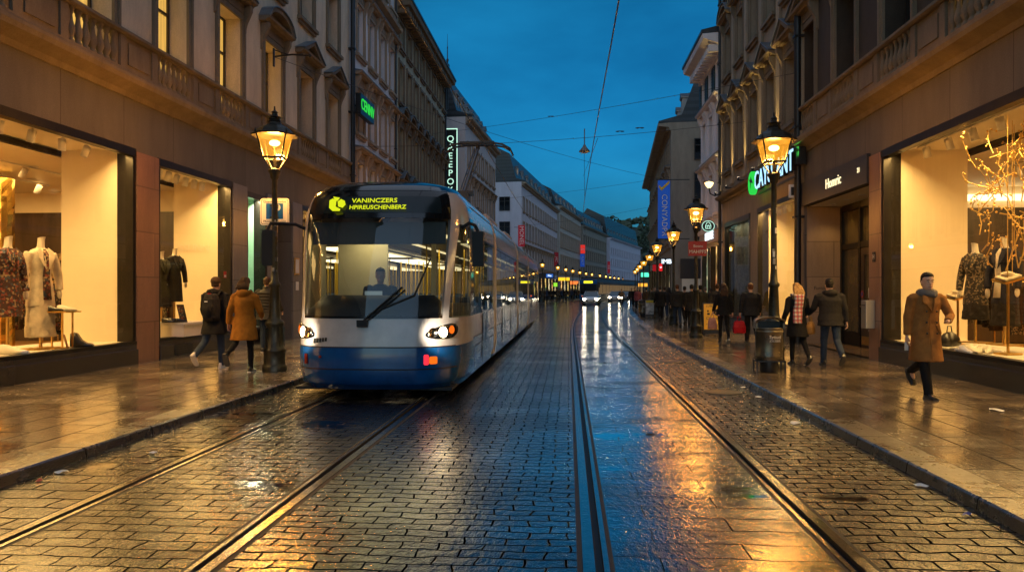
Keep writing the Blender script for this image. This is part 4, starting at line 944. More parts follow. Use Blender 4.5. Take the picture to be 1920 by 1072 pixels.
# porch fascia sign
t = thing('fascia_sign', 'dark fascia panel with small gold lettering above the right porch', 'sign', (XR, 17.25, 4.02))
MB(-1).box(.005, .09, .03, 4.75, .0, .66).build('panel', mat('slate_blue_panel', (.025, .027, .033), .45, 0, .2, 2), t)
text('letters', 'Homric', .36, M['gold_letter'], t, frame((-.095, 2.15, .33), (0, -1, 0), (0, 0, 1), (-1, 0, 0)), .008)
text('number', '21', .16, M['gold_letter'], t, frame((-.095, .5, .36), (0, -1, 0), (0, 0, 1), (-1, 0, 0)), .005)
p = (XR-.2, 22.35, 4.5); t = thing('projecting_sign', 'small white box sign on an arm between the porch and the right shop', 'sign', p)
MB().box(-.13, .05, -.06, .06, -.18, .2).build('box', M['white_paint'], t); MB().box(-.09, .01, -.064, -.06, -.12, .12).build('mark', M['sign_black'], t); MB().box(.05, .2, -.02, .02, -.03, .03).build('arm', M['black'], t)
text('wall_writing', 'Furniolly', .13, M['sign_black'], R0, frame((.42, 21.27, 1.68), (1, 0, 0), (0, 0, 1), (0, -1, 0)), .001)
t = thing('number_plate', 'small dark house plate with a pale letter on the pier right of the porch', 'sign', (XR-.06, 16.95, 2.35))
MB().box(-.012, .0, -.07, .07, -.11, .11).build('plate', M['sign_black'], t); text('letter', 'H', .15, M['sign_white'], t, frame((-.014, 0, 0), (0, -1, 0), (0, 0, 1), (-1, 0, 0)), .001)
t = thing('wall_box', 'grey metal box mounted on the pier beside the porch door', 'letter box', (XR-.05, 17.05, .78))
MB().box(-.2, 0, -.14, .14, 0, .62).build('box', mat('box_metal', (.42, .40, .36), .35, .7), t, bevel=.01); MB().box(-.205, -.2, -.1, .1, .5, .52).build('slot', M['black'], t)
# long blue banner
d = 47.5; p0 = at(1245, d); zt, zb = zh(338, d), zh(447, d); H = zt-zb
t = thing('banner', 'long blue vertical banner with white letters and a yellow tick', 'banner', (p0.x, p0.y, zb)); wb = .385
b = MB(); rows = [[(-wb+2*wb*i/6, .02*math.sin(i*1.1+k*.7), H*k/12) for i in range(7)] for k in range(13)]; b.grid(rows); rows2 = [[(x, y+.02, z) for x, y, z in r] for r in rows]; b.grid([r[::-1] for r in rows2])
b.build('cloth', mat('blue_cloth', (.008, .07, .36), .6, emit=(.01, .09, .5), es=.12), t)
text('letters', 'CONYADPR', .50, M['sign_white'], t, frame((.02, -.03, H*.40), (0, 0, -1), (1, 0, 0), (0, -1, 0)), .003, .98)
b = MB(); b.ext([(-.34, H-.42), (-.2, H-.62), (-.14, H-.66), (.34, H-.2), (.34, H-.02), (-.14, H-.46), (-.34, H-.3)][:7], -.035, -.028, 'y'); b.build('tick_mark', mat('banner_yellow', (.8, .5, .03), .6), t)
MB().tube([(-.5, 0, H+.03), (1.6, 0, H+.03)], .03, 6).tube([(-.5, 0, -.03), (1.6, 0, -.03)], .03, 6).build('rod', M['black'], t)
# oval hanging sign
d = 33.5; p0 = at(1327.5, d); t = thing('oval_sign', 'black oval hanging sign with a pale ring and emblem beside a lantern', 'sign', (p0.x, p0.y, zh(424, d)))
b = MB(); b.lathe([(.30, -.06), (.30, .06)], n=28); o = b.build('disc', M['black'], t); o.rotation_euler = (R(90), 0, 0); o.scale = (1, .88, 1)
b = MB(); ring = [(.27*math.cos(2*math.pi*k/28), -.065, .235*math.sin(2*math.pi*k/28)) for k in range(29)]; b.tube(ring, .014, 5); b.build('ring', M['led_pale'], t)
b = MB(); b.tube([(-.11, -.065, -.11), (-.12, -.065, .02), (-.06, -.065, .15), (0, -.065, .17), (.06, -.065, .15), (.12, -.065, .02), (.11, -.065, -.11), (-.11, -.065, -.11)], .014, 5); b.tube([(-.05, -.065, -.1), (-.04, -.065, .02), (0, -.065, .05), (.04, -.065, .02), (.05, -.065, -.1)], .011, 5); b.tube([(-.1, -.065, .0), (.1, -.065, 0)], .01, 5); b.build('emblem', M['led_pale'], t)
MB().tube([(.28, 0, 0), (.62, 0, 0), (.9, 0, .05)], .02, 6).build('arm', M['black'], t)
# red plate on the second right lantern
d = 23.7; p0 = at(1308, d); t = thing('red_sign', 'red rectangular sign with white lettering on a lantern post', 'sign', (p0.x, p0.y, zh(466, d)))
MB().box(-.29, .29, 0, .02, -.23, .23).build('panel', mat('sign_red', (.42, .012, .012), .4), t)
text('letters', 'MAHPFS', .15, M['sign_white'], t, frame((0, -.004, -.1), (1, 0, 0), (0, 0, 1), (0, -1, 0)), .002)
text('letters', 'Boons', .12, M['sign_white'], t, frame((.02, -.004, .08), (1, 0, 0), (0, 0, 1), (0, -1, 0)), .002)
MB().box(-.06, .0, .02, .09, -.1, .1).build('bracket', M['iron'], t)
# white lettering on the R2 shop
t = thing('shop_sign', 'pink fascia with glowing white lettering past the draped window', 'sign', (XR+.02, 34.0, 3.85))
MB(-1).box(.005, .10, 0, 4.8, 0, .62).build('panel', mat('pink_fascia', (.30, .22, .19), .5), t)
text('letters', 'PRAGE', .50, M['led_white'], t, frame((-.13, 2.0, .32), (0, -1, 0), (0, 0, 1), (-1, 0, 0)), .03, 1.25)
# wall lantern between the tan and white buildings
t = thing('wall_lamp', 'small lit bracket lamp on the corner of the white right building', 'wall lamp', (XR-.05, 33.6, zh(345, 32.5)-.1))
MB().tube([(0, 0, -.25), (-.25, 0, -.35), (-.45, 0, -.25), (-.5, 0, 0)], .03, 6).build('arm', M['black'], t); b = MB(); b.lathe([(.06, 0), (.16, .12), (.2, .22), (.19, .24), (.001, .3)], -.5, 0, 10); b.build('shade', emis('lamp_shade_glow', (1, .62, .25), 1.2), t)
lamp('wall_lamp_light', 'POINT', (-.5, 0, .2), 8, WARM, t, .1)
# far banners and shop signs
def flat_sign(name, label, px0, px1, y0, y1, d, mt, txt=None, tm=None, vert=False, cat='sign', size=None, thick=.08):
    a, c = at(px0, d), at(px1, d); z1, z0 = zh(y0, d), zh(y1, d); w_ = (c-a).length; h_ = z1-z0
    t = thing(name, label, cat, ((a.x+c.x)/2, (a.y+c.y)/2, z0), TH)
    MB().box(-w_/2, w_/2, 0, thick, 0, h_).build('panel', mt, t)
    if txt:
        if vert: text('letters', txt, size or w_*.8, tm, t, frame((0, -.02, h_*.5), (0, 0, -1), (1, 0, 0), (0, -1, 0)), .01)
        else: text('letters', txt, size or h_*.75, tm, t, frame((0, -.02, h_*.5), (1, 0, 0), (0, 0, 1), (0, -1, 0)), .01)
    MB().tube([(-w_/2-.5, thick/2, h_*.9), (0, thick/2, h_*.9)], .03, 5).build('arm', M['black'], t)
    return t
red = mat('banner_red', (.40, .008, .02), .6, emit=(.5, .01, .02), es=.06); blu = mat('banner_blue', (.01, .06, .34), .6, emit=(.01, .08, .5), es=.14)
flat_sign('banner', 'red vertical banner with white letters on the pink grey building', 971.5, 984, 422, 462, 93, red, 'MONEL', M['sign_white'], True, 'banner', .72)
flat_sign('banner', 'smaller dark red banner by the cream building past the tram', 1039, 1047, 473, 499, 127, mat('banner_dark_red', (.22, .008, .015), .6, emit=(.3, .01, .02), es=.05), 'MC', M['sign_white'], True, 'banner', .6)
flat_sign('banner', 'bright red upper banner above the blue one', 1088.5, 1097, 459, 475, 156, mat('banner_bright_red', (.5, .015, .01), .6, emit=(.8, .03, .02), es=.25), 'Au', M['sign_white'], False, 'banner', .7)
flat_sign('banner', 'bright blue banner below the red one', 1088, 1096, 476, 500, 156, blu, 'BUECT', M['sign_white'], True, 'banner', .6)
flat_sign('banner', 'thin pinkish red banner on the lilac far building', 1139, 1144, 490, 512, 188, red, 'BMEL', M['sign_white'], True, 'banner', .5)
flat_sign('shop_sign', 'dark shop fascia with a blue lit sign just past the tram', 1009, 1040, 512, 522, 96, mat('navy_fascia', (.01, .015, .03), .4), None)
flat_sign('shop_sign', 'blue lit shop sign with white word beyond the tram', 1024, 1037, 513.5, 520, 95.7, emis('blue_sign', (.06, .22, .8), .22), 'Plie', M['led_white'])
flat_sign('awning_sign', 'yellow lit awning sign far left', 1047, 1068, 520, 526, 112, emis('yellow_sign', (1, .55, .02), .5), None)
flat_sign('awning_sign', 'orange red lit awning far left beside the bus', 1069, 1084, 527, 533, 121, emis('orange_sign', (1, .2, .04), .5), None)
flat_sign('shop_sign', 'small lime green lit sign above the far crowd', 1038, 1045, 530, 537, 108, emis('lime_sign', (.35, .9, .05), .35), None)
flat_sign('shop_sign', 'teal green lit sign far down the right side', 1202, 1224, 511, 519, 86, emis('teal_sign', (.1, .9, .55), .5), None)
flat_sign('shop_sign', 'small red lit sign right of the teal sign', 1224, 1232, 511, 519, 80, emis('red_sign', (.9, .03, .02), .4), None)
flat_sign('shop_sign', 'red lit sign with white mark behind the far lanterns', 1236, 1242, 494, 508, 57, emis('red_sign_bright', (.8, .015, .02), .35), 'U', M['led_white'], False, 'sign', .2)
flat_sign('shop_sign', 'dim red square sign left of the bright red one', 1224, 1234, 495, 508, 60, emis('red_sign_dim', (.35, .01, .015), .3), None)
flat_sign('shop_sign', 'cold white lit lettering panel under the long blue banner', 1242, 1257, 484, 497, 48.5, M['black'], 'IMB', M['led_white'], False, 'sign', .42)
flat_sign('awning_sign', 'amber lit awning on the far right pavement', 1197, 1214, 531, 537, 88, emis('amber_sign', (1, .42, .04), .5), None)
flat_sign('awning_sign', 'small yellow lit strip at the far end of the street', 1186, 1194, 531, 535, 150, emis('yellow_strip', (1, .6, .1), .5), None)
# black shop corner on the right beyond the side street
# --- sandwich board and poster board
def board(px, d, w_, h_, label, mt, rz):
    t = thing('sandwich_board', label, 'sandwich board', at(px, d), rz)
    for s in (-1, 1):
        b = MB(); Mx = Matrix.Translation((0, s*.18, .06)) @ Matrix.Rotation(R(s*8), 4, 'X')
        b.box(-w_/2-.03, -w_/2, -.015, .015, 0, h_, Mx); b.box(w_/2, w_/2+.03, -.015, .015, 0, h_, Mx); b.box(-w_/2, w_/2, -.015, .015, h_-.04, h_, Mx); b.box(-w_/2, w_/2, -.015, .015, 0, .14, Mx)
        f = b.build('board_frame', M['black'], t); b = MB(); b.box(-w_/2, w_/2, -.01, .01, .14, h_-.04, Mx); b.build('poster', mt, f)
    b = MB()
    for x in (-w_/2, w_/2):
        for y in (-.19, .19): b.box(x-.02, x+.02, y-.02, y+.02, 0, .07)
    b.build('feet', M['black'], t)
    return t
t = board(1335, 25.3, .56, 1.05, 'yellow sandwich board with black print beside a lantern on the right', mat('poster_yellow', (.72, .42, .03), .5), R(-4))
def bt(s, z, sz, n='print', x=0): text(n, s, sz, M['sign_black'], t, frame((x, -.195+.141*(z-.06), z), (1, 0, 0), (0, .139, .99), (0, -.99, .139)), .001)
bt('LUBUUC', .99, .105); bt('Champs', .58, .13); bt('SODLLICI', .46, .05); bt('GTD HUDEROT, 89', .38, .05); bt('AT. KUDSFEX', .31, .05); bt('CRUCSTE STERSUR', .24, .04)
b = MB()
for k in range(12): q = rnd.uniform(-.2, .16); zz = rnd.uniform(.68, .86); b.box(q, q+rnd.uniform(.04, .1), -.003, .002, zz, zz+rnd.uniform(.03, .07), Matrix.Translation((0, -.195+.141*(zz-.06), 0)))
b.build('print_picture', M['sign_black'], t)
t = board(1221, 41.5, .62, .95, 'poster board with yellow top and grey picture beside the far bin', mat('poster_grey', (.4, .4, .38), .5, 0, .8, 4), R(-3))
MB().box(-.3, .3, -.215, -.2, .84, .97).build('yellow_top', mat('poster_top', (.6, .45, .02), .5), t)

# --- litter bins
def litter_bin(loc, label, rz=0):
    t = thing('litter_bin', label, 'litter bin', loc, rz, 'litter bins'); el = lambda r, z, k=.8: [(r*math.cos(2*math.pi*i/28), r*k*math.sin(2*math.pi*i/28), z) for i in range(28)]
    mt = M.setdefault('bin_metal', mat('bin_bronze', (.16, .13, .09), .32, .75, .25, 4, .15, 25, rvar=.1))
    b = MB(); b.loft([el(.235, .2), el(.245, .22), el(.245, .28), el(.252, .29), el(.252, .31), el(.245, .32), el(.248, .74), el(.255, .745), el(.255, .765), el(.248, .77), el(.25, .80), el(.258, .805), el(.258, .83), el(.225, .83), el(.22, .6), el(.21, .6)])
    b.build('bin_body', mt, t)
    b = MB(); rows = []
    for k in range(17):
        a = math.pi*k/16; x = -.262*math.cos(a); z = .92+.115*math.sin(a)**.7; c = abs(math.cos(a)); q = .205*(1-.35*c**6)
        rows.append([(x, -q, z), (x, q, z), (x*.9, q-.01, z-.035), (x*.9, -q+.01, z-.035), (x, -q, z)])
    b.grid(rows)
    for s in (-1, 1): b.ext([(s*.262, .815), (s*.262, .925), (s*.225, .925), (s*.225, .815)], -.13, .13)
    b.build('hood', mt, t)
    MB().box(-.224, .224, .10, .13, .80, .94).build('back_plate', M['black'], t)  # black colour stands in for the shade inside the hood opening
    b = MB(); b.loft([el(.215, .61), el(.215, .82)]); b.build('liner', M['black'], t)
    for sx_, sy_ in ((-1, -1), (1, -1), (1, 1), (-1, 1)):
        MB().box(sx_*.25-.014, sx_*.25+.014, sy_*.19-.014, sy_*.19+.014, 0, .23).build('leg', M['black'], t)
    b = MB(); b.box(-.264, .264, -.204, -.178, .2, .225); b.box(-.264, .264, .178, .204, .2, .225); b.box(-.264, -.236, -.178, .178, .2, .225); b.box(.236, .264, -.178, .178, .2, .225); b.build('stand', M['black'], t)
    b = MB(); b.lathe([(.15, 0.0), (.17, .02), (.16, .2), (.16, .21)], n=16); b.build('base', M['black'], t)
    return t
t = litter_bin(at(1442, 13.95), 'big metallic litter bin on legs with arched hood at the right kerb', R(-4))
text('lettering', 'Syöud', .085, M['sign_white'], t, frame((.07, -.199, .66), (.98, .1, 0), (0, 0, 1), (.1, -.98, 0)), .002); text('lettering', 'JOLSSER', .055, M['sign_white'], t, frame((.07, -.2, .59), (.98, .1, 0), (0, 0, 1), (.1, -.98, 0)), .002)
dup(t, at(1205, 42.5), 0, 'small dark litter bin beside the far poster board', None, .95)

# --- overhead wires
def wire(pts, label, r=.009, group=None, name='overhead_wire'):
    return tag(MB().tube(pts, r, 5).build(name, M['black']), label, 'overhead wire', group)
def sag(a, c, s_, n=14):
    a, c = Vector(a), Vector(c); return [a.lerp(c, k/n)-Vector((0, 0, s_*4*(k/n)*(1-k/n))) for k in range(n+1)]
wire([(.62+xt(y)*.8, y, 5.25+.05*math.cos(y*.35)) for y in range(1, 40, 2)]+[(.62+xt(y), y, 5.2) for y in range(42, 150, 6)], 'long contact wire above the empty right hand track', .011)
wire([(-2.1+xt(y), y, 5.24) for y in range(1, 40, 2)]+[(-2.1+xt(y), y, 5.22) for y in range(42, 150, 6)], 'contact wire above the tram on the left track', .011)
a = at(1496, 22.3, 8.1); a.x = XR; wire(sag(a, (XL+.05, 49, 12.0), .15), 'upper span wire crossing the street from right facade to left')
MB_ = MB(); q = at(1440, 28.2, 8.0); q.x = XR
wire(sag(q, (XL, 30.5, 7.6), .25), 'lower span wire carrying the hanging street lamp')
wire(sag((XL, 22.2, 8.75), (6.9, 50.5, 8.9), .4), 'span wire from the iron bracket beside the left lantern')
wire(sag((XL+.6, 58.5, 8.6), (6.8, 52, 9.4), .2), 'span wire far down the street below the others')
wire(sag((-6, 96.5, 10), (9.6, 84, 11), .3), 'faint far span wire above the bend', .012)
wire(sag((-1.6, 133, 12), (15.8, 112.5, 12.5), .3), 'thin last span wire over the far bend', .014)
wire([(.6, 29, 7.55), (.62, 29, 5.25)], 'vertical dropper wire holding the contact wire', .008)
wire(sag((.9, 46, 8.6), (.7, 18, 5.26), .0), 'slanting feeder wire running down to the contact wire', .007)
t = thing('wall_bracket', 'ornate black iron wire bracket on the beige wall above the left lantern', 'bracket', (XL+.05, 22.2, 8.75))
b = MB(); b.box(-.05, -.01, -.04, .04, -.3, .25); b.tube([(0, 0, 0), (.55, 0, 0.05), (1.1, 0, 0)], .028, 6); b.tube([(0, 0, .2), (.2, 0, .12), (.4, 0, .06)], .018, 5); b.ell((1.1, 0, 0), (.06, .06, .06), 8, 6); b.build('arm', M['black'], t)
t = thing('hanging_lamp', 'small unlit bell shaped street lamp hanging on the span wires', 'hanging lamp', (.62, 29.2, 7.0))
b = MB(); b.lathe([(.02, .9), (.02, .28), (.05, .27), (.07, .2), (.20, .05), (.22, 0), (.19, .0), (.001, .05)], n=14); b.build('shade', mat('zinc', (.2, .2, .2), .4, .6), t); b = MB(); b.lathe([(.16, .02), (.12, -.04), (.001, -.05)], n=12); b.build('bowl', mat('milk_glass', (.6, .6, .58), .2), t)
for i, (x, y, z) in enumerate(((-.9, 38, 10.45), (2.6, 27.6, 7.55), (1.9, 27.9, 7.5))):
    tag(MB().tube([(-.16, 0, 0), (-.08, 0, 0), (0, 0, .01), (.08, 0, 0), (.16, 0, 0)], [.012, .028, .014, .028, .012], 6).build('wire_insulator', M['black'], None, (x, y, z)), ['black strain insulator on the upper span wire', 'black insulator on the lower span wire nearest the right facade', 'black insulator on the lower span wire right of the hanging lamp'][i], 'insulator')
# notices on the left wall
t = thing('wall_notice', 'framed notice on the left wall beside the tram', 'notice', (XL+.06, 24.0, 2.13)); MB().box(0, .03, -.2, .2, 0, .55).build('frame', M['gold'], t); MB().box(.03, .034, -.15, .15, .05, .5).build('sheet', M['paper'], t)
tag(MB().box(0, .015, -.12, .12, 0, .28).build('paper_label', M['paper'], None, (XL+.06, 24.05, 1.62)), 'small white paper label under the framed wall notice', 'label')
# litter along the kerbs
lit_pts = [(-4.45, 5.0, 'blue'), (-4.5, 5.35, 'w'), (-4.48, 6.3, 'w'), (-4.1, 7.1, 'w'), (-4.47, 6.0, 'r'), (2.75, 9.3, 'w'), (2.9, 6.4, 'w'), (2.86, 5.6, 'b'), (2.85, 11.5, 'w'), (2.88, 12.6, 'w'), (2.87, 16, 'w'), (5.4, 9.9, 'w2')]
lm = {'w': M['paper'], 'w2': M['paper'], 'r': mat('litter_red', (.5, .06, .04), .5), 'b': mat('litter_blue', (.03, .05, .3), .5), 'blue': mat('litter_cyan', (.04, .25, .45), .4)}
ln = ['crumpled cyan wrapper in the left gutter', 'white paper scrap touching the cyan wrapper on the left', 'white paper scrap in the left gutter ahead of the red one', 'white scrap on the left gutter stones near the rail', 'small red scrap in the left gutter', 'large white paper scrap below the right kerb', 'small white scrap near the close end of the right kerb', 'tiny blue scrap below the right kerb', 'white scrap by the right kerb beyond the large one', 'white scrap by the right kerb level with the walking man', 'far white scrap by the right kerb', 'flat white paper on the right pavement near the walking man']
for (x, y, c), l in zip(lit_pts, ln):
    b = MB(); n = 9; s_ = {'blue': .055, 'w': .045, 'w2': .08, 'r': .03, 'b': .03}[c]; 
    if x == 2.75: s_ = .09
    ring = [(s_*(1+.4*rnd.random())*math.cos(2*math.pi*k/n), s_*.6*(1+.5*rnd.random())*math.sin(2*math.pi*k/n), .004+.02*rnd.random()) for k in range(n)]
    b.add(ring+[(0, 0, .03 if c != 'w2' else .01)], [(k, (k+1) % n, n) for k in range(n)])
    tag(b.build('paper_scrap', lm[c], None, (x, y, KH if c == 'w2' else .002), rnd.random()*6), l, 'litter')
# manholes
for (x, y, l) in ((2.35, 17.2, 'dark round manhole cover in the right gutter'), (2.45, 12.1, 'nearer dark manhole cover between rail and right kerb')):
    b = MB(); b.lathe([(.30, .0), (.30, .006), (.27, .006), (.265, .003), (.001, .004)], n=24, smooth=False); tag(b.build('manhole_cover', M['iron'], None, (x, y, .001)), l, 'manhole cover')
# hill beyond the bend, with its wood
b = MB(); rows = []
rr = random.Random(5)
for j in range(7):
    row = []
    for i in range(41):
        x = -60+i*9; h = 46*math.exp(-((x-75)/100)**2)+10+4*math.sin(i*.9)+3*math.sin(i*2.3)
        row.append((x, 420+j*40, -.1+h*math.sin(min(1, j/4)*math.pi/2)*1.0))
    rows.append(row)
b.grid(rows); struct(b.build('hill', mat('hill_ground', (.02, .035, .025), .9, 0, .4, .05)))
leaf = mat('far_foliage', (.035, .055, .03), .8, 0, .5, .3)
b = MB()
for k in range(1500):
    x = rr.uniform(-40, 290); j = rr.uniform(0, 4.2); h = 46*math.exp(-((x-75)/100)**2)+10; z = h*math.sin(min(1, j/4)*math.pi/2)
    s_ = rr.uniform(1.2, 3.6); c = Vector((x, 420+j*40, z+s_*.5))
    M3 = Matrix.Rotation(rr.random()*6, 4, 'Z') @ Matrix.Rotation(rr.random()*3, 4, 'X')
    b.add([c+M3 @ Vector(v)*s_ for v in ((-1, -.6, 0), (1, -.5, .2), (.9, .8, -.2), (-.7, .7, .3), (0, 0, 1.1), (0, .1, -.8))], [(0, 1, 4), (1, 2, 4), (2, 3, 4), (3, 0, 4), (1, 0, 5), (2, 1, 5), (3, 2, 5), (0, 3, 5)])
tag(b.build('hill_wood', leaf), 'dark wooded hillside beyond the far bend', 'wood', None, 'stuff')
def tree(loc, h, label, seed, n=260):
    r_ = random.Random(seed); t = thing('tree', label, 'tree', loc)
    b = MB(); b.tube([(0, 0, 0), (.1, 0, h*.35), (0, .1, h*.7)], [.03*h, .02*h, .008*h], 6)
    for k in range(7):
        a = r_.random()*6.28; z = h*r_.uniform(.3, .6); b.tube([(0, 0, z), (h*.2*math.cos(a), h*.2*math.sin(a), z+h*.25)], [.01*h, .004*h], 5)
    b.build('trunk', M['wood_dark'], t); b = MB()
    for k in range(n):
        while True:
            v = Vector((r_.uniform(-1, 1), r_.uniform(-1, 1), r_.uniform(-1, 1)))
            if .2 < v.length < 1: break
        c = Vector((v.x*h*.3, v.y*h*.3, h*.66+v.z*h*.34)); s_ = h*r_.uniform(.02, .055); q = Matrix.Rotation(r_.random()*6, 4, 'Z') @ Matrix.Rotation(r_.random()*3, 4, 'X')
        b.add([c+q @ Vector(p)*s_ for p in ((-1, -.5, 0), (1, -.6, .1), (.8, .7, 0), (-.8, .6, .1))], [(0, 1, 2, 3)])
    b.build('crown', leaf, t)
q = at(1148, 252, 16); tree(q, 11, 'leafy treetop showing above the far rooftops', 3)
tree(at(1216, 330, 14), 17, 'dark tree on the slope at the right end of the far roofs', 9)
tree(at(1203, 300, 12), 13, 'lower dark tree beside the far right roofs', 4)
# roof furniture on the near-far roofs: chimneys, finials
for i, (px, y, d, hh, l) in enumerate(((819, 122, 53, 1.6, 'stone urn finial on the ridge of the olive building'), (839, 130, 55.5, 2.2, 'thin spiked roof finial beside the stone urn'))):
    p0 = at(px, d); b = MB(); z = zh(y, d)
    b.lathe([(.06, -.8), (.06, 0), (.2, .1), (.22, .3), (.09, .5), (.09, .7), (.17, .9), (.12, 1.05), (.02, 1.15)] if i == 0 else [(.06, -3), (.05, 0), (.16, .15), (.16, .3), (.05, .45), (.1, .7), (.04, .8), (.03, 1.5), (.05, 1.6), (.02, 1.7), (.01, 2.6)], n=8)
    tag(b.build('roof_finial', M['trimC'] if i == 0 else M['black'], None, (p0.x, p0.y, z)), l, 'finial')
# ------------------------------------------------------------------ tram
M['tram_white'] = mat('tram_cream_white', (.60, .55, .51), .18, 0, .14, 2.5, spec=.6, coat=.5)
M['tram_blue'] = mat('tram_blue', (.006, .085, .27), .15, 0, .3, 2.2, spec=.6, coat=.5)
M['tram_black'] = mat('tram_gloss_black', (.006, .007, .008), .10, 0, spec=.6, coat=.4)
M['tram_rubber'] = mat('tram_rubber', (.01, .01, .01), .6)
M['tram_joint'] = mat('tram_joint_cream', (.50, .42, .34), .35)
M['tram_side'] = mat('tram_blue_sheen', (.30, .33, .40), .14, .55, .2, 2.5, spec=.6, coat=.4)  # blue side paint with its pale street reflection put into the colour
M['tram_glass'] = glass('tram_glass', (.50, .52, .50), 1.5, 0, .2)
M['screen_glass'] = glass('tram_screen_glass', (.84, .86, .84), 1.5, 0, .07)
M['tram_in'] = mat('tram_interior', (.45, .42, .30), .5, 0, .1, 2)
M['tram_floor'] = mat('tram_floor', (.08, .08, .09), .5)
M['seat_blue'] = mat('seat_cloth', (.03, .07, .16), .8, 0, .3, 20)
M['pole_yellow'] = mat('pole_yellow', (.65, .42, .03), .35)
M['tram_light'] = emis('tram_ceiling_light', (1, .80, .40), .4)
M['led_yellow'] = emis('display_yellow', (.70, .78, .015), .38)
M['amber'] = emis('amber_lens', (1, .16, .01), .4)
M['red_lens'] = emis('red_lens', (1, .03, .05), .5)
M['dark_red'] = mat('unlit_red_lens', (.25, .02, .01), .2)
T = thing('tram', 'blue and cream white low floor tram with dark windscreen and lit yellow display', 'tram', (-3.0, 10.95, 0)); T.scale = (1.02, 1, 1.03)
W0, YC, TL = 1.33, 1.9, 30.0
def prof(tab, z):
    if z <= tab[0][0]: return tab[0][1]
    for (a, p), (c, q) in zip(tab, tab[1:]):
        if z <= c:
            t = (z-a)/(c-a); t = t*t*(3-2*t) if False else t
            return p+(q-p)*t
    return tab[-1][1]
TW = [(.12, 1.24), (.22, 1.30), (.45, 1.33), (2.5, 1.33), (2.8, 1.31), (3.05, 1.24), (3.2, 1.10), (3.29, .84), (3.33, .4), (3.335, 0.02)]
TY = [(.12, .16), (.2, .06), (.35, .01), (.6, 0), (.8, .02), (1.14, .07), (1.6, .15), (2.1, .26), (2.6, .39), (2.9, .49), (3.1, .61), (3.2, .76), (3.29, 1.06), (3.33, 1.5), (3.335, 1.8)]
def fp(z, t, off=0.):
    """point of the nose skin at height z, angle t (degrees from the centre line)"""
    W, y0 = prof(TW, z), prof(TY, z); a = R(abs(t)); e = .62
    s, c = math.sin(a)**e, math.cos(a)**.54
    nx, ny = math.sin(a)**1.3, -math.cos(a)**.8
    return Vector((math.copysign(1, t)*(W*s+off*nx), YC-(YC-y0)*c+off*ny, z))
def patch(b, z0, z1, t0, t1, off=0., nz=6, nt=14):
    """t0,t1: numbers or functions of the height fraction"""
    rows = []
    for k in range(nz+1):
        f = k/nz; z = z0+(z1-z0)*f; a = t0(f) if callable(t0) else t0; c = t1(f) if callable(t1) else t1
        rows.append([fp(z, a+(c-a)*i/nt or 1e-4, off) for i in range(nt+1)])
    b.grid(rows)
def side(b, z0, z1, y0, y1, off=0., nz=1, s=None, both=True):
    for sg in ((-1, 1) if both else (s,)):
        rows = []
        for k in range(nz+1):
            z = z0+(z1-z0)*k/nz; W = prof(TW, z)+off; rows.append([(sg*W, y0, z), (sg*W, y1, z)])
        b.grid(rows if sg > 0 else [r[::-1] for r in rows])
ZW = 1.16                                              # windscreen sill
tg = lambda f: 43+9*f                                  # half angle of the windscreen
tp = lambda f: 50+19*f**1.4                            # outer edge of the white pillar
tq = lambda f: 89-0*f
# blue skirt and white belt
b = MB(); patch(b, .12, .74, -90, 90, 0, 8, 48); bl = b.build('lower_nose', M['tram_blue'], T)
b = MB(); patch(b, .12, .2, -90, 90, .012, 2, 48); b.m(0); b.build('bumper_lip', M['tram_blue'], bl)
b = MB(); patch(b, .415, .432, -62, 62, .004, 1, 40); b.build('panel_gap', M['tram_rubber'], bl)
b = MB(); patch(b, .74, ZW, -90, 90, 0, 4, 48); nb = b.build('nose_belt', M['tram_white'], T)
b = MB(); patch(b, .735, .752, -60, 60, .006, 1, 40); b.build('belt_seam', M['tram_rubber'], nb)
for s in (-1, 1):
    b = MB()
    patch(b, ZW, 3.1, (lambda f: tg(f)) if s > 0 else (lambda f: -tp(f)), (lambda f: tp(f)) if s > 0 else (lambda f: -tg(f)), .012, 18, 6)
    patch(b, ZW, 3.1, (lambda f: tg(f)) if s > 0 else (lambda f: -tp(f)), (lambda f: tp(f)) if s > 0 else (lambda f: -tg(f)), -.05, 18, 6)
    b.build('windscreen_pillar', M['tram_white'], T)
b = MB(); patch(b, 2.66, 3.12, -52, 52, .004, 6, 24); hd = b.build('display_band', M['tram_black'], T); b = MB(); patch(b, ZW, ZW+.035, -44, 44, .006, 1, 24); b.build('windscreen_seal', M['tram_black'], T)
b = MB(); patch(b, 3.1, 3.335, -90, 90, .0, 10, 40); b.build('front_roof', M['tram_black'], T)
b = MB(); patch(b, ZW, 2.68, lambda f: -tg(f), lambda f: tg(f), 0, 12, 24); b.build('windscreen', M['screen_glass'], T)
for s in (-1, 1):
    b = MB()
    g = (lambda f: tp(f*.8)-1) if s > 0 else (lambda f: -tp(f*.8)+1); h = 84 if s > 0 else -84
    patch(b, ZW+.02, 2.62, g if s > 0 else h, h if s > 0 else g, 0, 10, 8)
    b.build('cab_side_window', M['tram_glass'], T)
for s in (-1, 1):
    b = MB()
    patch(b, ZW, 3.1, (lambda f: 84) if s > 0 else (lambda f: -90), (lambda f: 90) if s > 0 else (lambda f: -84), .006, 10, 4)
    b.build('cab_door_post', M['tram_black'], T)
for s in (-1, 1):
    b = MB(); patch(b, 2.6, 3.1, (lambda f: 62) if s > 0 else -90, 90 if s > 0 else (lambda f: -62), .002, 6, 8)
    b.build('cab_cantrail', M['tram_white'], T)
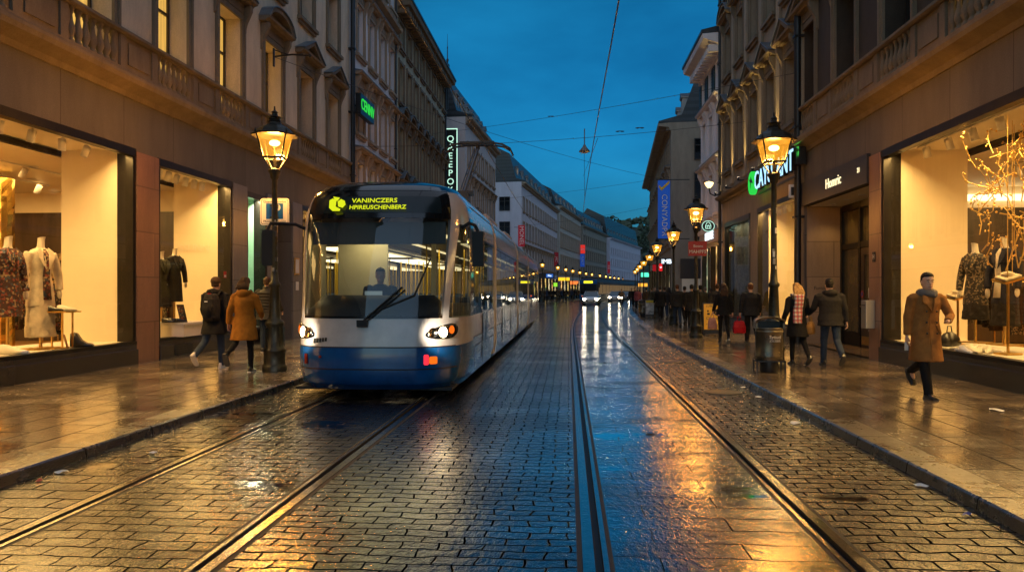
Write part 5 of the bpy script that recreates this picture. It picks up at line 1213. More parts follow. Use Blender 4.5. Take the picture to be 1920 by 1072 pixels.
# destination display (dark panel with lit writing, just behind the band)
def dq(x0, x1, z0, z1, off): return [fp(z, R(0)+1e-4, off)+Vector((x, .10*(x/1.1)**2*1.0, 0)) for x, z in ((x0, z0), (x1, z0), (x1, z1), (x0, z1))]
b = MB(); patch(b, 2.74, 3.0, -40, 40, .008, 3, 20); b.build('display_panel', mat('display_dark', (.012, .02, .022), .2), hd)
ny = Vector((0, -.90, .43)); up = Vector((0, .43, .90))
def disp(s, x, z, sz, al='CENTER', sx_=1., body=None):
    p = fp(z, 1e-4, .03); return text('display_text', s, sz, M['led_yellow'], hd, frame((x, p.y-.01, z), (1, 0, 0), up, ny), .003, sx_, al)
o = disp('VANINCZERS', -.36, 2.925, .105, 'LEFT', 1.12); o = disp('HPIREUSCHENBERZ', -.39, 2.82, .098, 'LEFT', 1.02)
for o in hd.children:
    if o.type == 'FONT': o.data.offset = .001
b = MB(); c0 = fp(2.865, 1e-4, .03); P = lambda x, z: (x-.58, c0.y-.012-( -.43*(z)), 2.865+z)
for ring_ in ([(-.13, .07), (-.08, .1), (-.02, .06), (-.02, -.03), (.06, -.07), (.05, -.1), (-.06, -.1), (-.12, -.05)], [(.0, .05), (.05, .09), (.11, .06), (.13, .0), (.09, -.05), (.02, -.03)], [(-.08, .13), (.03, .11), (.0, .06), (-.04, .06)]):
    b.add([P(x, z) for x, z in ring_], [list(range(len(ring_)))])
b.build('display_symbol', M['led_yellow'], hd)
# lights
def nose_frame(z, t, off=.0):
    p = fp(z, t, off); q = fp(z, t+1, off); u = fp(z+.05, t, off); x = (q-p).normalized(); y = (u-p).normalized(); n_ = x.cross(y).normalized(); y = n_.cross(x)
    return frame(p, x, y, n_)
for s in (-1, 1):
    b = MB(); n = 24
    rows = []
    for k in range(4):
        f = [1, .97, .8, 0.01][k]; o_ = [.004, .03, .034, .034][k]
        ring = []
        for i in range(n):
            a = 2*math.pi*i/n; dt = math.cos(a); dz = math.sin(a)
            t_ = (45+17*abs(dt)**.9*math.copysign(1, dt)*f); z_ = .955+(.105+.03*dt)*math.copysign(abs(dz)**.85, dz)*f+.035*dt*f
            ring.append(fp(z_, s*t_, o_))
        rows.append(ring if s > 0 else ring[::-1])
    b.loft(rows, False); hl = b.build('headlight', M['tram_black'], T)
    for (t_, z_, r_, mt, nm) in ((43.5, .955, .08, 'lens', 'lamp'), (53, .985, .06, 'amber', 'indicator')):
        b = MB(); b.lathe([(r_*1.0, -.01), (r_*1.0, .0), (r_*.97, .003), (.002, .004)], n=20); l_ = b.build(nm, M[mt], hl); l_.matrix_local = nose_frame(z_, s*t_, .036)
    b = MB(); r_ = .075
    b.lathe([(r_, 0), (r_, .03), (r_*.9, .02), (.002, .0)], n=18); l_ = b.build('reflector', mat('reflector', (.5, .35, .2), .15, 1.), hl); l_.matrix_local = nose_frame(.945, s*34, .022)
    sp = lamp('headlight_beam', 'SPOT', (s*1.0, -.35, .96), 20, (1, .86, .66), T, .07, (R(87), 0, R(-s*4)), 60)
    # lower small lamps
    for (t_, w_, h_, mt, z_) in ((29 if s > 0 else 38, .075, .15, 'red_lens' if s > 0 else 'dark_red', .56), (35, .13, .11, 'amber', .55) if s > 0 else (22, .05, .04, 'dark_red', .6)):
        b = MB(); b.ext(rrect(w_, h_, .02, 3), 0, .012, 'z'); l_ = b.build('marker_lamp', M[mt], bl); l_.matrix_local = nose_frame(z_, s*t_, .004)
b = MB()
for k in range(5): b.box(-.13+.05*k, -.09+.05*k, -.035+.008*k, .035+.004*k, 0, .002, Matrix.Shear('XY', 4, (.5, 0)))
l_ = b.build('nose_marking', M['sign_black'], nb); l_.matrix_local = nose_frame(.83, -22, .004)
# wiper
b = MB(); p0 = fp(1.10, 6, .03); p0.x = -.10; p1 = fp(1.62, 10, .05); p1.x = .50; p2 = fp(1.30, 20, .045); p3 = fp(2.0, 30, .05)
b.box(-.06, .10, -.03, .03, -.05, .05, Matrix.Translation(p0+Vector((0, 0, -.01))))
b.tube([p0, (p0+p1)/2+Vector((0, -.02, 0)), p1], .016, 6); b.tube([p0+Vector((.06, 0, 0)), p1+Vector((.04, 0, -.04))], .012, 6)
q0 = fp(1.22, 12, .03); q0.x = .02; q1 = fp(2.05, 30, .03); q1.x = .88
b.tube([q0, fp(1.5, 20, .035)+Vector((-.02, 0, 0)), q1], [.016, .02, .012], 6); b.build('wiper', M['tram_rubber'], T)
# mirrors on arms
for s in (-1, 1):
    b = MB(); a = fp(2.55, s*66, .02)
    e = Vector((s*1.72, .55, 2.3)) if s < 0 else Vector((s*1.50, 1.15, 2.35))
    b.tube([a, a+Vector((s*.12, -.08, .06)), Vector((e.x-s*.05, e.y, 2.6)), Vector((e.x, e.y, 2.5))], .028, 8)
    b.box(e.x-.09, e.x+.09, e.y-.03, e.y+.09, 1.95, 2.5); b.build('mirror', M['tram_rubber'], T, bevel=.02)
    b = MB(); b.box(e.x-.075, e.x+.075, e.y+.0905, e.y+.095, 1.98, 2.46); b.build('mirror_glass', mat('mirror_glass', (.6, .6, .6), .03, 1.), T)
# body sides
SEC = [YC, 5.55, 13.2, 19.7, 28.3, TL]
EQ = [(YC, 5.55), (5.95, 13.0), (13.4, 19.5), (19.9, TL)]
for k, (y0, y1) in enumerate(EQ):
    b = MB()
    b.m(0); side(b, .12, .80, y0, y1, 0, 3); b.m(1); side(b, .80, 1.16, y0, y1); side(b, 2.52, 3.335, y0, y1, 0, 8)
    sec = b.build('body_section', [M['tram_side'], M['tram_white']], T)
    for s in (-1, 1): b = MB(); side(b, 2.96, 2.985, y0, y1, .004, 1, s, False); b.build('gutter', M['tram_rubber'], sec); b = MB(); side(b, .78, .80, y0, y1, .003, 1, s, False); b.build('belt_line', M['tram_rubber'], sec)
    for s in (-1, 1): b = MB(); side(b, 1.16, 2.52, y0, y1, -.012, 1, s, False); b.build('side_glass', M['tram_glass'], sec)
    n = max(2, round((y1-y0)/1.45)); st = (y1-y0)/n
    for s in (-1, 1):
        b = MB()
        for i in range(n+1):
            y = y0+i*st; side(b, 1.16, 2.52, max(y0, y-.045), min(y1, y+.045), .002, 1, s, False)
        for z0, z1, o_ in ((2.08, 2.12, .001), (1.16, 1.19, .002), (2.48, 2.52, .002)): side(b, z0, z1, y0, y1, o_, 1, s, False)
        b.build('window_bars', M['tram_black'], sec)
    for i in ([n-2] if k == 0 else ([1, n-2] if k in (1, 3) else [1])):
        ya, yb = y0+i*st+.06, y0+i*st+st-.06
        for s in (-1, 1):
            for (p, q) in ((ya, (ya+yb)/2-.01), ((ya+yb)/2+.01, yb)):
                b = MB(); b.m(0); side(b, .30, 1.2, p, q, .012, 1, s, False); b.m(1); side(b, .45, 1.15, p+.07, q-.07, .016, 1, s, False); b.build('door', [M['tram_white'] if k else M['tram_side'], M['tram_black']], sec)
    b = MB()
    for i in range(n):
        y = y0+(i+.5)*st; b.box(W0-.002, W0+.004, y-.5, y+.5, .62, .635); b.box(W0-.002, W0+.004, y-.5, y-.49, .25, .62)
    b.build('panel_joints', M['tram_rubber'], sec)
    # inside
    b = MB(); b.m(0).box(-1.25, 1.25, y0, y1, .36, .42); b.m(1).box(-1.2, 1.2, y0, y1, 2.62, 2.68)
    b.build('interior_floor', [M['tram_floor'], M['tram_in']], sec)
    for s in (-.56, .56): MB().box(s-.06, s+.06, y0+.2, y1-.2, 2.60, 2.615).build('ceiling_light', M['tram_light'], sec)
    if k == 0: continue
    y = y0+.6
    while y < y1-.8:
        for s in (-1, 1):
            if s > 0 and rnd.random() < .25: continue
            for x in ((.55, .98) if s > 0 else (-.98, -.55)):
                b = MB(); b.box(x-.2, x+.2, y, y+.42, .80, .88); b.box(x-.2, x+.2, y+.38, y+.46, .88, 1.42); b.box(x-.04, x+.04, y+.1, y+.3, .42, .80); b.build('seat', M['seat_blue'], sec, bevel=.03)
        if rnd.random() < .75:
            MB().tube([(.32, y-.15, .42), (.32, y-.15, 2.62)], .018, 6).build('grab_pole', M['pole_yellow'], sec)
            MB().tube([(-.32, y-.15, .42), (-.32, y-.15, 2.62)], .018, 6).build('grab_pole', M['pole_yellow'], sec)
        y += .85
    lamp('tram_inside_light', 'AREA', (0, (y0+y1)/2, 2.58), 26, (1, .82, .45), sec, 1.2, (0, 0, 0), sy=(y1-y0)*.8)
for y in (5.55, 13.0, 19.5):
    b = MB(); ring = lambda yy, o: [(s*(prof(TW, z)+o), yy, z) for s, zs in ((1, (.2, .5, 1.5, 2.5, 2.8, 3.05, 3.2, 3.3)), (-1, (3.3, 3.2, 3.05, 2.8, 2.5, 1.5, .5, .2))) for z in zs]
    b.loft([ring(y, -.05), ring(y+.02, .012), ring(y+.38, .012), ring(y+.4, -.05)], False, False); b.build('joint_hood', M['tram_joint'], T)
    b = MB(); b.loft([ring(y-.02, -.06), ring(y+.42, -.06)], False, False); b.build('bellows', M['tram_rubber'], T)
b = MB(); ring2 = [(s*prof(TW, z), TL, z) for s, zs in ((1, (.12, .5, 1.5, 2.5, 2.8, 3.05, 3.2, 3.3, 3.33)), (-1, (3.33, 3.3, 3.2, 3.05, 2.8, 2.5, 1.5, .5, .12))) for z in zs]
b.add(ring2, [list(range(len(ring2)))]); b.build('tail', M['tram_white'], T)
b = MB(); b.box(-1.2, 1.2, .35, TL-.2, .09, .13)
for y in (1.6, 3.4, 9, 10.8, 16, 23, 25): b.box(-1.1, 1.1, y-.5, y+.5, .05, .3)
b.build('underframe', M['tram_rubber'], T)
for y in (2.0, 3.7, 9, 10.8, 16, 17.6, 23, 25):
    for s in (-1, 1):
        b = MB(); b.lathe([(.29, -.06), (.33, -.05), (.33, .05), (.35, .06), (.2, .07), (.08, .05)], n=18); w_ = b.build('wheel', M['iron'], T, (s*.76, y, .335)); w_.rotation_euler = (0, R(90), 0)
# cab: dash, seat, cab wall
b = MB(); rows = []
for k in range(13):
    t_ = -60+10*k; e_ = fp(1.15, t_ or 1e-3, -.08); h = 1.50 if abs(t_) < 50 else 1.4
    rows.append([(e_.x, e_.y, 1.12), (e_.x*.98, e_.y+.05, 1.28), (e_.x*.9, e_.y+.32, h), (e_.x*.8, e_.y+.55, h-.02), (e_.x*.8, e_.y+.55, .8)])
b.grid(rows); b.build('dashboard', mat('dash_blue_black', (.012, .02, .028), .5), T)
b = MB(); b.box(-.30, -.02, .98, 1.0, 1.48, 1.56); b.build('dash_display', mat('dash_screen', (.2, .22, .22), .3, emit=(.4, .5, .5), es=.1), T)
b = MB(); b.box(-.42, .10, 1.66, 1.78, 1.1, 1.55); b.box(-.42, .1, 1.25, 1.7, 1.0, 1.1); b.build('driver_seat', M['seat_blue'], T, bevel=.03)
b = MB(); b.box(-1.2, -.32, 2.5, 2.54, .42, 2.6); b.box(.55, 1.2, 2.5, 2.54, .42, 1.35); b.box(.5, .58, 2.48, 2.56, .42, 2.6); b.box(-.35, -.29, 2.48, 2.56, .42, 2.6); b.build('cab_partition', M['tram_in'], T)
lamp('cab_light', 'AREA', (-.5, 2.1, 2.58), 4, (1, .80, .40), T, .7, (0, 0, 0), sy=.4); lamp('saloon_light', 'AREA', (.2, 4.0, 2.58), 12, (1, .82, .42), T, 1.2, (0, 0, 0), sy=1.6)
b = MB(); b.box(-1.05, 1.05, .70, .74, 2.28, 2.62); bld = b.build('sun_blind', mat('sun_blind', (.05, .065, .075), .5), T)
# pantograph
pg = thing_ = None
b = MB(); px_, py_ = .42, 7.1
b.box(px_-.45, px_+.45, py_-.5, py_+.6, 3.42, 3.48)
for sx_ in (-.4, .4):
    for yy in (-.45, .55): b.lathe([(.05, 3.3), (.06, 3.36), (.04, 3.4), (.04, 3.43)], px_+sx_, py_+yy, 8)
b.box(px_-.16, px_+.16, py_-.2, py_+.2, 3.48, 3.85); b.box(px_-.26, px_+.26, py_-.06, py_+.06, 3.80, 3.92)
pant = b.build('pantograph', M['black'], T)
b = MB(); k0, k1, k2 = (px_, py_+.1, 3.86), (px_-.02, py_+1.75, 4.15), (px_+.30, py_+.55, 5.02)
b.tube([k0, k2], [.055, .04], 8); b.tube([(k0[0]-.1, k0[1], k0[2]), (k2[0]-.08, k2[1], k2[2])], .018, 6); b.tube([(px_+.1, py_-.1, 3.9), (k2[0]+.1, k2[1], 4.9)], .012, 5); b.build('arm', mat('pantograph_steel', (.12, .15, .19), .4, .6), pant)
b = MB(); cx_ = k2[0]
for yy in (-.17, .17):
    b.tube([(cx_-.86, k2[1]+yy, 4.86), (cx_-.80, k2[1]+yy, 4.98), (cx_-.62, k2[1]+yy, 5.08), (cx_-.4, k2[1]+yy, 5.12), (cx_+.4, k2[1]+yy, 5.12), (cx_+.62, k2[1]+yy, 5.08), (cx_+.80, k2[1]+yy, 4.98), (cx_+.86, k2[1]+yy, 4.86)], .026, 6)
    b.box(cx_-.42, cx_+.42, k2[1]+yy-.03, k2[1]+yy+.03, 5.12, 5.16)
for x in (-.4, 0, .4): b.box(cx_+x-.02, cx_+x+.02, k2[1]-.17, k2[1]+.17, 5.08, 5.11)
b.tube([(cx_, k2[1], 5.0), (cx_, k2[1], 5.09)], .05, 8); b.build('collector_shoe', M['black'], pant)
for y0, y1 in ((9, 12), (15, 18)): MB().box(-.8, .8, y0, y1, 3.32, 3.57).build('roof_equipment', M['tram_joint'], T, bevel=.04)

# ------------------------------------------------------------------ far tram / bus and cars
def lofted(b, secs, n=None):
    b.loft(secs, True, False)
def far_bus():
    p = at(1103, 103, 0); t = thing('tram', 'distant blue fronted tram coming round the bend behind the white car', 'tram', (p.x, p.y, 0), -R(13))
    b = MB(); rings = []
    for y, o, zt in ((0, .12, 3.0), (.35, .0, 3.25), (48, 0, 3.25)):
        w_ = 1.3-o; rings.append([(-w_, y, .25), (w_, y, .25), (w_, y, 2.7), (w_-.2, y, zt-.05), (w_-.5, y, zt), (-w_+.5, y, zt), (-w_+.2, y, zt-.05), (-w_, y, 2.7)])
    b.loft(rings, True, False); b.build('body', mat('far_tram_body', (.012, .022, .04), .55, 0, .3, 1), t); MB().box(-1.25, 1.25, -.02, -.004, 2.5, 3.05).build('front_panel', M['tram_blue'], t); MB().box(-1.25, 1.25, -.02, -.004, .4, 1.05).build('bumper', M['tram_blue'], t); MB().box(-1.1, 1.1, .6, 47.9, 3.2, 3.4).build('roof', M['tram_rubber'], t)
    b = MB(); b.box(-1.1, 1.1, -.03, -.005, 1.1, 2.45); b.build('windscreen', M['pane_dark'], t)
    for s in (-1, 1):
        b = MB()
        for k in range(16): b.box(s*1.3-.01, s*1.3+.01, 1+k*2.9, 3.6+k*2.9, 1.1, 2.4)
        b.build('side_windows', mat('far_tram_windows', (.05, .04, .03), .1, 0, .6, .3, emit=(1, .6, .25), es=.05) if s < 0 else bpy.data.materials['far_tram_windows'], t)
    MB().box(-.62, .62, -.05, -.031, 2.6, 2.9).build('destination_display', emis('far_display', (.9, .75, .02), .7), t)
    for s in (-1, 1):
        b = MB(); b.ell((s*.85, -.05, .85), (.13, .05, .1), 10, 6); b.build('headlight', M['amber'], t)
        b = MB(); b.box(s*1.5-.1, s*1.5+.1, .1, .2, 2.0, 2.55); b.tube([(s*1.25, .2, 2.6), (s*1.5, .15, 2.6)], .03, 5); b.build('mirror', M['black'], t)
    b = MB(); b.box(-1.1, 1.1, .5, 47, .05, .25); b.build('underframe', M['black'], t)
far_bus()
def car(loc, rz, label, col):
    t = thing('car', label, 'car', loc, rz, 'cars with their headlights on')
    paint = mat('car_paint', col, .2, .3, coat=.6); b = MB()
    # cross sections along y (front at y=0)
    S = [(0, .62, .30, .62), (.12, .80, .24, .78), (.6, .88, .22, .92), (1.2, .9, .22, 1.0), (2.2, .9, .22, 1.02), (3.4, .9, .24, 1.04), (4.1, .84, .3, 1.0), (4.3, .7, .4, .9)]
    rg = [[(-w_*.92, y, z0), (w_*.92, y, z0), (w_, y, z0+.2), (w_, y, z1-.15), (w_*.9, y, z1), (-w_*.9, y, z1), (-w_, y, z1-.15), (-w_, y, z0+.2)] for y, w_, z0, z1 in S]
    b.loft(rg, True, True); body = b.build('body', paint, t)
    b = MB(); G = [(1.15, .80, .99, .02), (1.95, .66, 1.0, .48), (3.2, .66, 1.0, .50), (4.05, .76, .98, .06)]
    b.loft([[(-.80, y, z), (.80, y, z), (w_, y, z+h), (-w_, y, z+h)] for y, w_, z, h in G], True, False); cab = b.build('cabin_glass', M['car_glass'], t)
    b = MB(); b.box(-.66, .66, 1.9, 3.25, 1.47, 1.515)
    for s in (-1, 1):
        b.tube([(s*.79, 1.2, 1.0), (s*.66, 1.95, 1.49)], .03, 5); b.tube([(s*.80, 2.5, 1.0), (s*.67, 2.5, 1.49)], .035, 5); b.tube([(s*.78, 4.0, 1.0), (s*.66, 3.2, 1.49)], .04, 5)
    b.build('roof', paint, t)
    for s in (-1, 1):
        for y in (.85, 3.4):
            b = MB(); b.lathe([(.2, -.09), (.31, -.1), (.32, .0), (.31, .1), (.2, .09), (.19, .06), (.001, .05)], n=16); w_ = b.build('wheel', M['tram_rubber'], t, (s*.82, y, .32)); w_.rotation_euler = (0, R(90*s), 0)
        b = MB(); b.ell((s*.66, .03, .66), (.16, .08, .09), 12, 8); b.build('headlight', M['car_lamp'], t)
        b = MB(); b.box(s*.98-.09, s*.98+.09, 1.35, 1.45, .98, 1.12); b.build('mirror', paint, t)
    b = MB(); b.box(-.42, .42, -.02, .06, .36, .52); b.build('grille', M['black'], t); MB().box(-.26, .26, -.035, -.02, .42, .53).build('number_plate', M['sign_white'], t)
    for s in (-1, 1): lamp('car_beam', 'SPOT', (s*.66, -.08, .66), 60, (1, .85, .62), t, .08, (R(86), 0, 0), 70)
    return t
M['car_glass'] = mat('car_glass', (.02, .05, .07), .06, spec=.8); M['car_lamp'] = emis('car_headlamp', (1, .85, .6), 26)
p = at(1107, 80, 0); car((p.x, p.y, 0), -R(5), 'nearest silver white car driving with bright headlights', (.5, .52, .55))
p = at(1152, 100, 0); car((p.x, p.y, 0), -R(10), 'second grey car with headlights behind the silver one', (.3, .3, .32))
p = at(1172, 118, 0); car((p.x, p.y, 0), -R(14), 'dark third car with lit headlights furthest along the bend', (.06, .06, .07))
# ------------------------------------------------------------------ people
def cloth(name, col, rough=.85, var=.25, vs=7, bump=.35, bs=120): return mat(name, col, rough, 0, var, vs, bump, bs, spec=.2)
C_ = dict(black=cloth('black_wool', (.011, .010, .010)), navy=cloth('navy_denim', (.02, .034, .065)), camel=cloth('camel_wool', (.33, .14, .035)), orange=cloth('orange_wool', (.30, .115, .012)),
          char=cloth('charcoal_cloth', (.022, .02, .019)), puffer=cloth('dark_quilted_nylon', (.028, .026, .022), .5), jean=cloth('blue_denim', (.03, .045, .075)), brown=cloth('brown_cloth', (.06, .035, .018)),
          grey=cloth('grey_wool', (.16, .15, .14)), pink=cloth('dusty_pink', (.30, .07, .07)), red=cloth('red_bag', (.45, .006, .012), .4, .15), olive=cloth('olive_cloth', (.04, .038, .022)), tan=cloth('tan_leather', (.30, .15, .035), .45), pinkbag=cloth('pink_bag', (.42, .2, .16), .6))
SKIN = mat('skin', (.42, .235, .15), .5, 0, .12, 14, .08, 90); SKIN2 = mat('skin_light', (.66, .39, .25), .5, 0, .12, 14, .08, 90)
HAIR = dict(dark=cloth('dark_hair', (.012, .009, .007), .5, .5, 30, .6, 60), brown=cloth('brown_hair', (.05, .025, .012), .5, .5, 30, .6, 60), red=cloth('reddish_hair', (.12, .045, .018), .5, .5, 30, .6, 60), blond=cloth('blond_hair', (.38, .22, .08), .5, .45, 30, .6, 60), grey=cloth('grey_hair', (.12, .11, .1), .6, .5, 30, .5, 60))
SHOE_B = mat('black_leather', (.012, .011, .010), .3); SHOE_W = mat('white_sneaker', (.6, .57, .55), .5); SOLE = mat('shoe_sole', (.05, .05, .05), .6); SOLE_W = mat('white_sole', (.6, .58, .55), .5)
LIP = mat('lips', (.30, .10, .08), .45); EYE = mat('eye_dark', (.02, .012, .01), .2); EYEW = mat('eye_white', (.6, .57, .52), .3)
def tex(name, sz):
    if name not in bpy.data.textures:
        t = bpy.data.textures.new(name, 'CLOUDS'); t.noise_scale = sz; t.noise_depth = 2
    return bpy.data.textures[name]
def fused(b, name, m_, parent, vox=.012, smooth=4, fold=0., fs=.12, label=None):
    """one continuous skin over the overlapping limbs"""
    o = b.build(name, m_, parent)
    r = o.modifiers.new('r', 'REMESH'); r.mode = 'VOXEL'; r.voxel_size = vox; r.use_smooth_shade = True
    s = o.modifiers.new('s', 'SMOOTH'); s.iterations = smooth; s.factor = .5
    if fold:
        d = o.modifiers.new('d', 'DISPLACE'); d.texture = tex('fold%.2f' % fs, fs); d.strength = fold; d.mid_level = .5; d.texture_coords = 'LOCAL'
    if label: o['label'] = label
    return o
def ellr(c, rx, ry, n=16, ax=None, ay=None):
    ax = ax or Vector((1, 0, 0)); ay = ay or Vector((0, 1, 0)); c = Vector(c)
    return [c+ax*(rx*math.cos(2*math.pi*k/n))+ay*(ry*math.sin(2*math.pi*k/n)) for k in range(n)]
def person(label, loc, rz, h=1.75, legs=((12, 10), (-14, 22)), arms=((-12, 10, 14), (12, 10, 18)), lean=2., top='black', hem=.62, legc='navy', shoe=('b', 'b'), hair='dark', hairlen=0, skin=None, female=False, hood=False, fat=1., near=True, group=None, head=(0, 0), pocket=None, scarf=None, collar=False, quilt=False, hat=None, topfold=.016, face=False, skirt=1.0, seated=False):
    t = thing('person', label, 'person', loc, rz, group); k = h/1.76; t.scale = (k, k, k)
    skin = skin or SKIN; S = lambda a, c=0: Vector((0, math.sin(R(a)), -math.cos(R(a))))
    # legs by forward kinematics, then drop to the ground
    J = {}; low = 0
    for i, s in enumerate((-1, 1)):
        a, kn = legs[i][:2]
        hip = Vector((s*.092, 0, 0)); knee = hip+S(a)*.435; ank = knee+S(a-kn)*.42
        fa = legs[i][2] if len(legs[i]) > 2 else max(0, -(a-kn))*.9       # heel lift
        toe = ank+Vector((0, .17*math.cos(R(fa)), -.17*math.sin(R(fa))-.045)); heel = ank+Vector((0, -.05, -.085))
        J[s] = [hip, knee, ank, fa]; low = min(low, ank.z-.085*math.cos(R(fa))-.0, toe.z-.03 if fa > 3 else 0)
    hz = -low
    if seated: hz = seated
    U = Vector((0, 0, hz))
    for s in (-1, 1): J[s][:3] = [v+U for v in J[s][:3]]
    ln = Vector((0, math.sin(R(lean)), math.cos(R(lean))))
    sp = lambda d, x=0, y=0: U+ln*d+Vector((x, y, 0))
    neck = sp(.535); hc = sp(.685)+Vector((0, .022, 0))
    shw = (.172 if female else .195)*fat**.5
    vb = .0085 if near else .018
    # arms
    A = {}
    for i, s in enumerate((-1, 1)):
        sw, ab, el = arms[i][:3]; yaw = arms[i][3] if len(arms[i]) > 3 else 0
        sh = sp(.475, s*shw); ua = Vector((s*math.sin(R(ab)), math.sin(R(sw))*math.cos(R(ab)), -math.cos(R(sw))*math.cos(R(ab))))
        elb = sh+ua*.29; fa_ = Vector((s*math.sin(R(ab*.6-yaw)), math.sin(R(sw+el)), -math.cos(R(sw+el)))).normalized()
        wr = elb+fa_*.25; A[s] = (sh, elb, wr, fa_)
    # body: head, neck, torso, arms, hands and legs in one surface
    b = MB(); Mh = Matrix.Rotation(R(head[0]), 4, 'Z') @ Matrix.Rotation(R(head[1]), 4, 'X'); H = lambda x, y, z: hc+Mh @ Vector((x, y, z))
    hr = []
    for z, rx, yf, yb in ((-.118, .028, .072, -.0), (-.108, .045, .086, .015), (-.085, .058, .092, .045), (-.05, .066, .094, .075), (-.01, .072, .092, .092), (.03, .0755, .094, .098), (.07, .073, .088, .094), (.10, .058, .066, .076), (.118, .03, .034, .045), (.124, .008, .01, .012)):
        hr.append([H(rx*math.cos(2*math.pi*i/18), (yf if math.sin(2*math.pi*i/18) > 0 else yb)*math.sin(2*math.pi*i/18), z) for i in range(18)])
    b.loft(hr)
    b.loft([[H(x*w_, y, z) for x, y in ((-1, .075), (1, .075), (.5, yt), (-.5, yt))] for z, w_, yt in ((.015, .008, .097), (-.012, .011, .108), (-.034, .016, .118), (-.045, .014, .098))], True, True)
    b.ell(H(0, .084, -.072), (.02, .014, .011), 8, 6)
    for s in (-1, 1):
        b.ell(H(s*.077, -.005, -.005), (.010, .019, .032), 8, 6, Mh); b.ell(H(s*.03, .088, .024), (.022, .012, .008), 8, 6)
    b.tube([sp(.49, 0, -.005), sp(.56, 0, .004), hc+Vector((0, -.01, -.06))], [.062, .053, .052], 12)
    b.loft([ellr(sp(d), rx*.93, ry, 16) for d, rx, ry in ((-.06, .13, .09), (.05, .135, .095), (.2, .125, .09), (.36, .15, .1), (.46, .145, .085), (.52, .06, .05))])
    for s in (-1, 1):
        sh, elb, wr, fa_ = A[s]
        b.tube([sh, sh.lerp(elb, .5), elb, elb.lerp(wr, .4), wr], [.046, .042, .036, .036, .026], 10)
        # hand: palm, five bent fingers, thumb
        xa = Vector((1, 0, 0)); xa = (xa-fa_*xa.dot(fa_)).normalized(); fw = Vector((0, 1, 0)); fw = (fw-fa_*fw.dot(fa_)); fw = fw.normalized() if fw.length > .1 else Vector((0, 0, 1))
        inn = -s*fa_.cross(fw)*1.0; inn = inn if inn.dot(Vector((-s, 0, 0))) > 0 else -inn
        b.loft([ellr(wr+fa_*d, w1, w2, 10, fw, inn) for d, w1, w2 in ((-.01, .024, .019), (.02, .032, .017), (.06, .040, .016), (.09, .038, .014), (.097, .02, .008))])
        for q, (off, ln_) in enumerate(((.028, .068), (.010, .078), (-.009, .072), (-.026, .056))):
            p0 = wr+fa_*.085+fw*off; d1 = (fa_+inn*.35).normalized(); d2 = (fa_*.55+inn*.8).normalized()
            b.tube([p0, p0+d1*ln_*.45, p0+d1*ln_*.45+d2*ln_*.35, p0+d1*ln_*.45+(d2+inn*.3).normalized()*ln_*.6], [.0095, .009, .0085, .007], 6)
        p0 = wr+fa_*.03+fw*.03; b.tube([p0, p0+fw*.025+fa_*.03+inn*.012, p0+fw*.022+fa_*.065+inn*.028], [.012, .0105, .008], 6)
        hip, knee, ank, f_ = J[s]
        b.tube([hip+Vector((0, 0, .03)), hip.lerp(knee, .5), knee, knee.lerp(ank, .35), ank, ank+Vector((0, .0, -.03))], [.075, .062, .048, .05, .034, .035], 10)
        b.ell(ank+Vector((0, .05*math.cos(R(f_)), -.05)), (.032, .09, .028), 8, 6, Matrix.Rotation(R(-f_), 4, 'X'))
    fused(b, 'body', skin, t, vb if near else .016, 2)
    if face:
        for s in (-1, 1):
            b = MB(); b.ell(H(s*.030, .0935, .006), (.0135, .006, .006), 10, 6, Mh); e_ = b.build('eye', EYEW, t); b = MB(); b.ell(H(s*.030, .0985, .006), (.0058, .003, .0058), 8, 6, Mh); b.build('iris', EYE, e_)
            b = MB(); b.tube([H(s*.012, .100, .026), H(s*.03, .103, .034), H(s*.05, .092, .028)], [.004, .0055, .003], 6); b.build('eyebrow', HAIR[hair], t)
        b = MB(); b.tube([H(-.024, .089, -.068), H(-.008, .0985, -.066), H(.008, .0985, -.066), H(.024, .089, -.068)], [.003, .0055, .0055, .003], 6); b.build('mouth', LIP, t)
    # trousers
    b = MB(); b.loft([ellr(sp(-.08, 0, -.005), .135, .10), ellr(sp(.0, 0, -.01), .155, .115), ellr(sp(.10), .145, .105)])
    slim = female
    for s in (-1, 1):
        hip, knee, ank, f_ = J[s]
        b.tube([hip+Vector((0, 0, .02)), hip.lerp(knee, .5), knee, knee.lerp(ank, .4), ank+Vector((0, 0, .01)), ank+Vector((0, .0, -.035))], [.098, .08 if slim else .085, .06 if slim else .068, .056 if slim else .066, .044 if slim else .058, .045 if slim else .062], 12)
    fused(b, 'trousers', C_[legc], t, .014 if near else .022, 3, .012, .09)
    # shoes
    for i, s in enumerate((-1, 1)):
        hip, knee, ank, f_ = J[s]; Mf = Matrix.Translation(ank) @ Matrix.Rotation(R(-f_), 4, 'X')
        b = MB(); rr = []
        for y, w_, zt in ((-.075, .028, -.02), (-.06, .036, .02), (0, .04, .025), (.05, .042, -.012), (.11, .047, -.035), (.16, .044, -.045), (.19, .028, -.058)):
            rr.append([Mf @ Vector(v) for v in ((-w_, y, -.085), (w_, y, -.085), (w_*1.02, y, -.062), (w_*.6, y, zt), (-w_*.6, y, zt), (-w_*1.02, y, -.062))])
        wht = shoe[i] == 'w'
        b.loft(rr); b.m(1).loft([[Mf @ Vector((x*1.08, y, z)) for x in (-w_, w_) for z in ((-.09, -.07) if x < 0 else (-.07, -.09))] for y, w_ in ((-.08, .03), (0, .042), (.1, .048), (.195, .03))], True, False)
        b.build('shoe', [SHOE_W if wht else SHOE_B, SOLE_W if shoe[i] in 'ws' else SOLE], t)
    # coat / jacket with sleeves
    b = MB(); zb = hem-.0; f = fat; W = .17 if female else .182
    waist = .88 if female else .95
    hz0 = hz
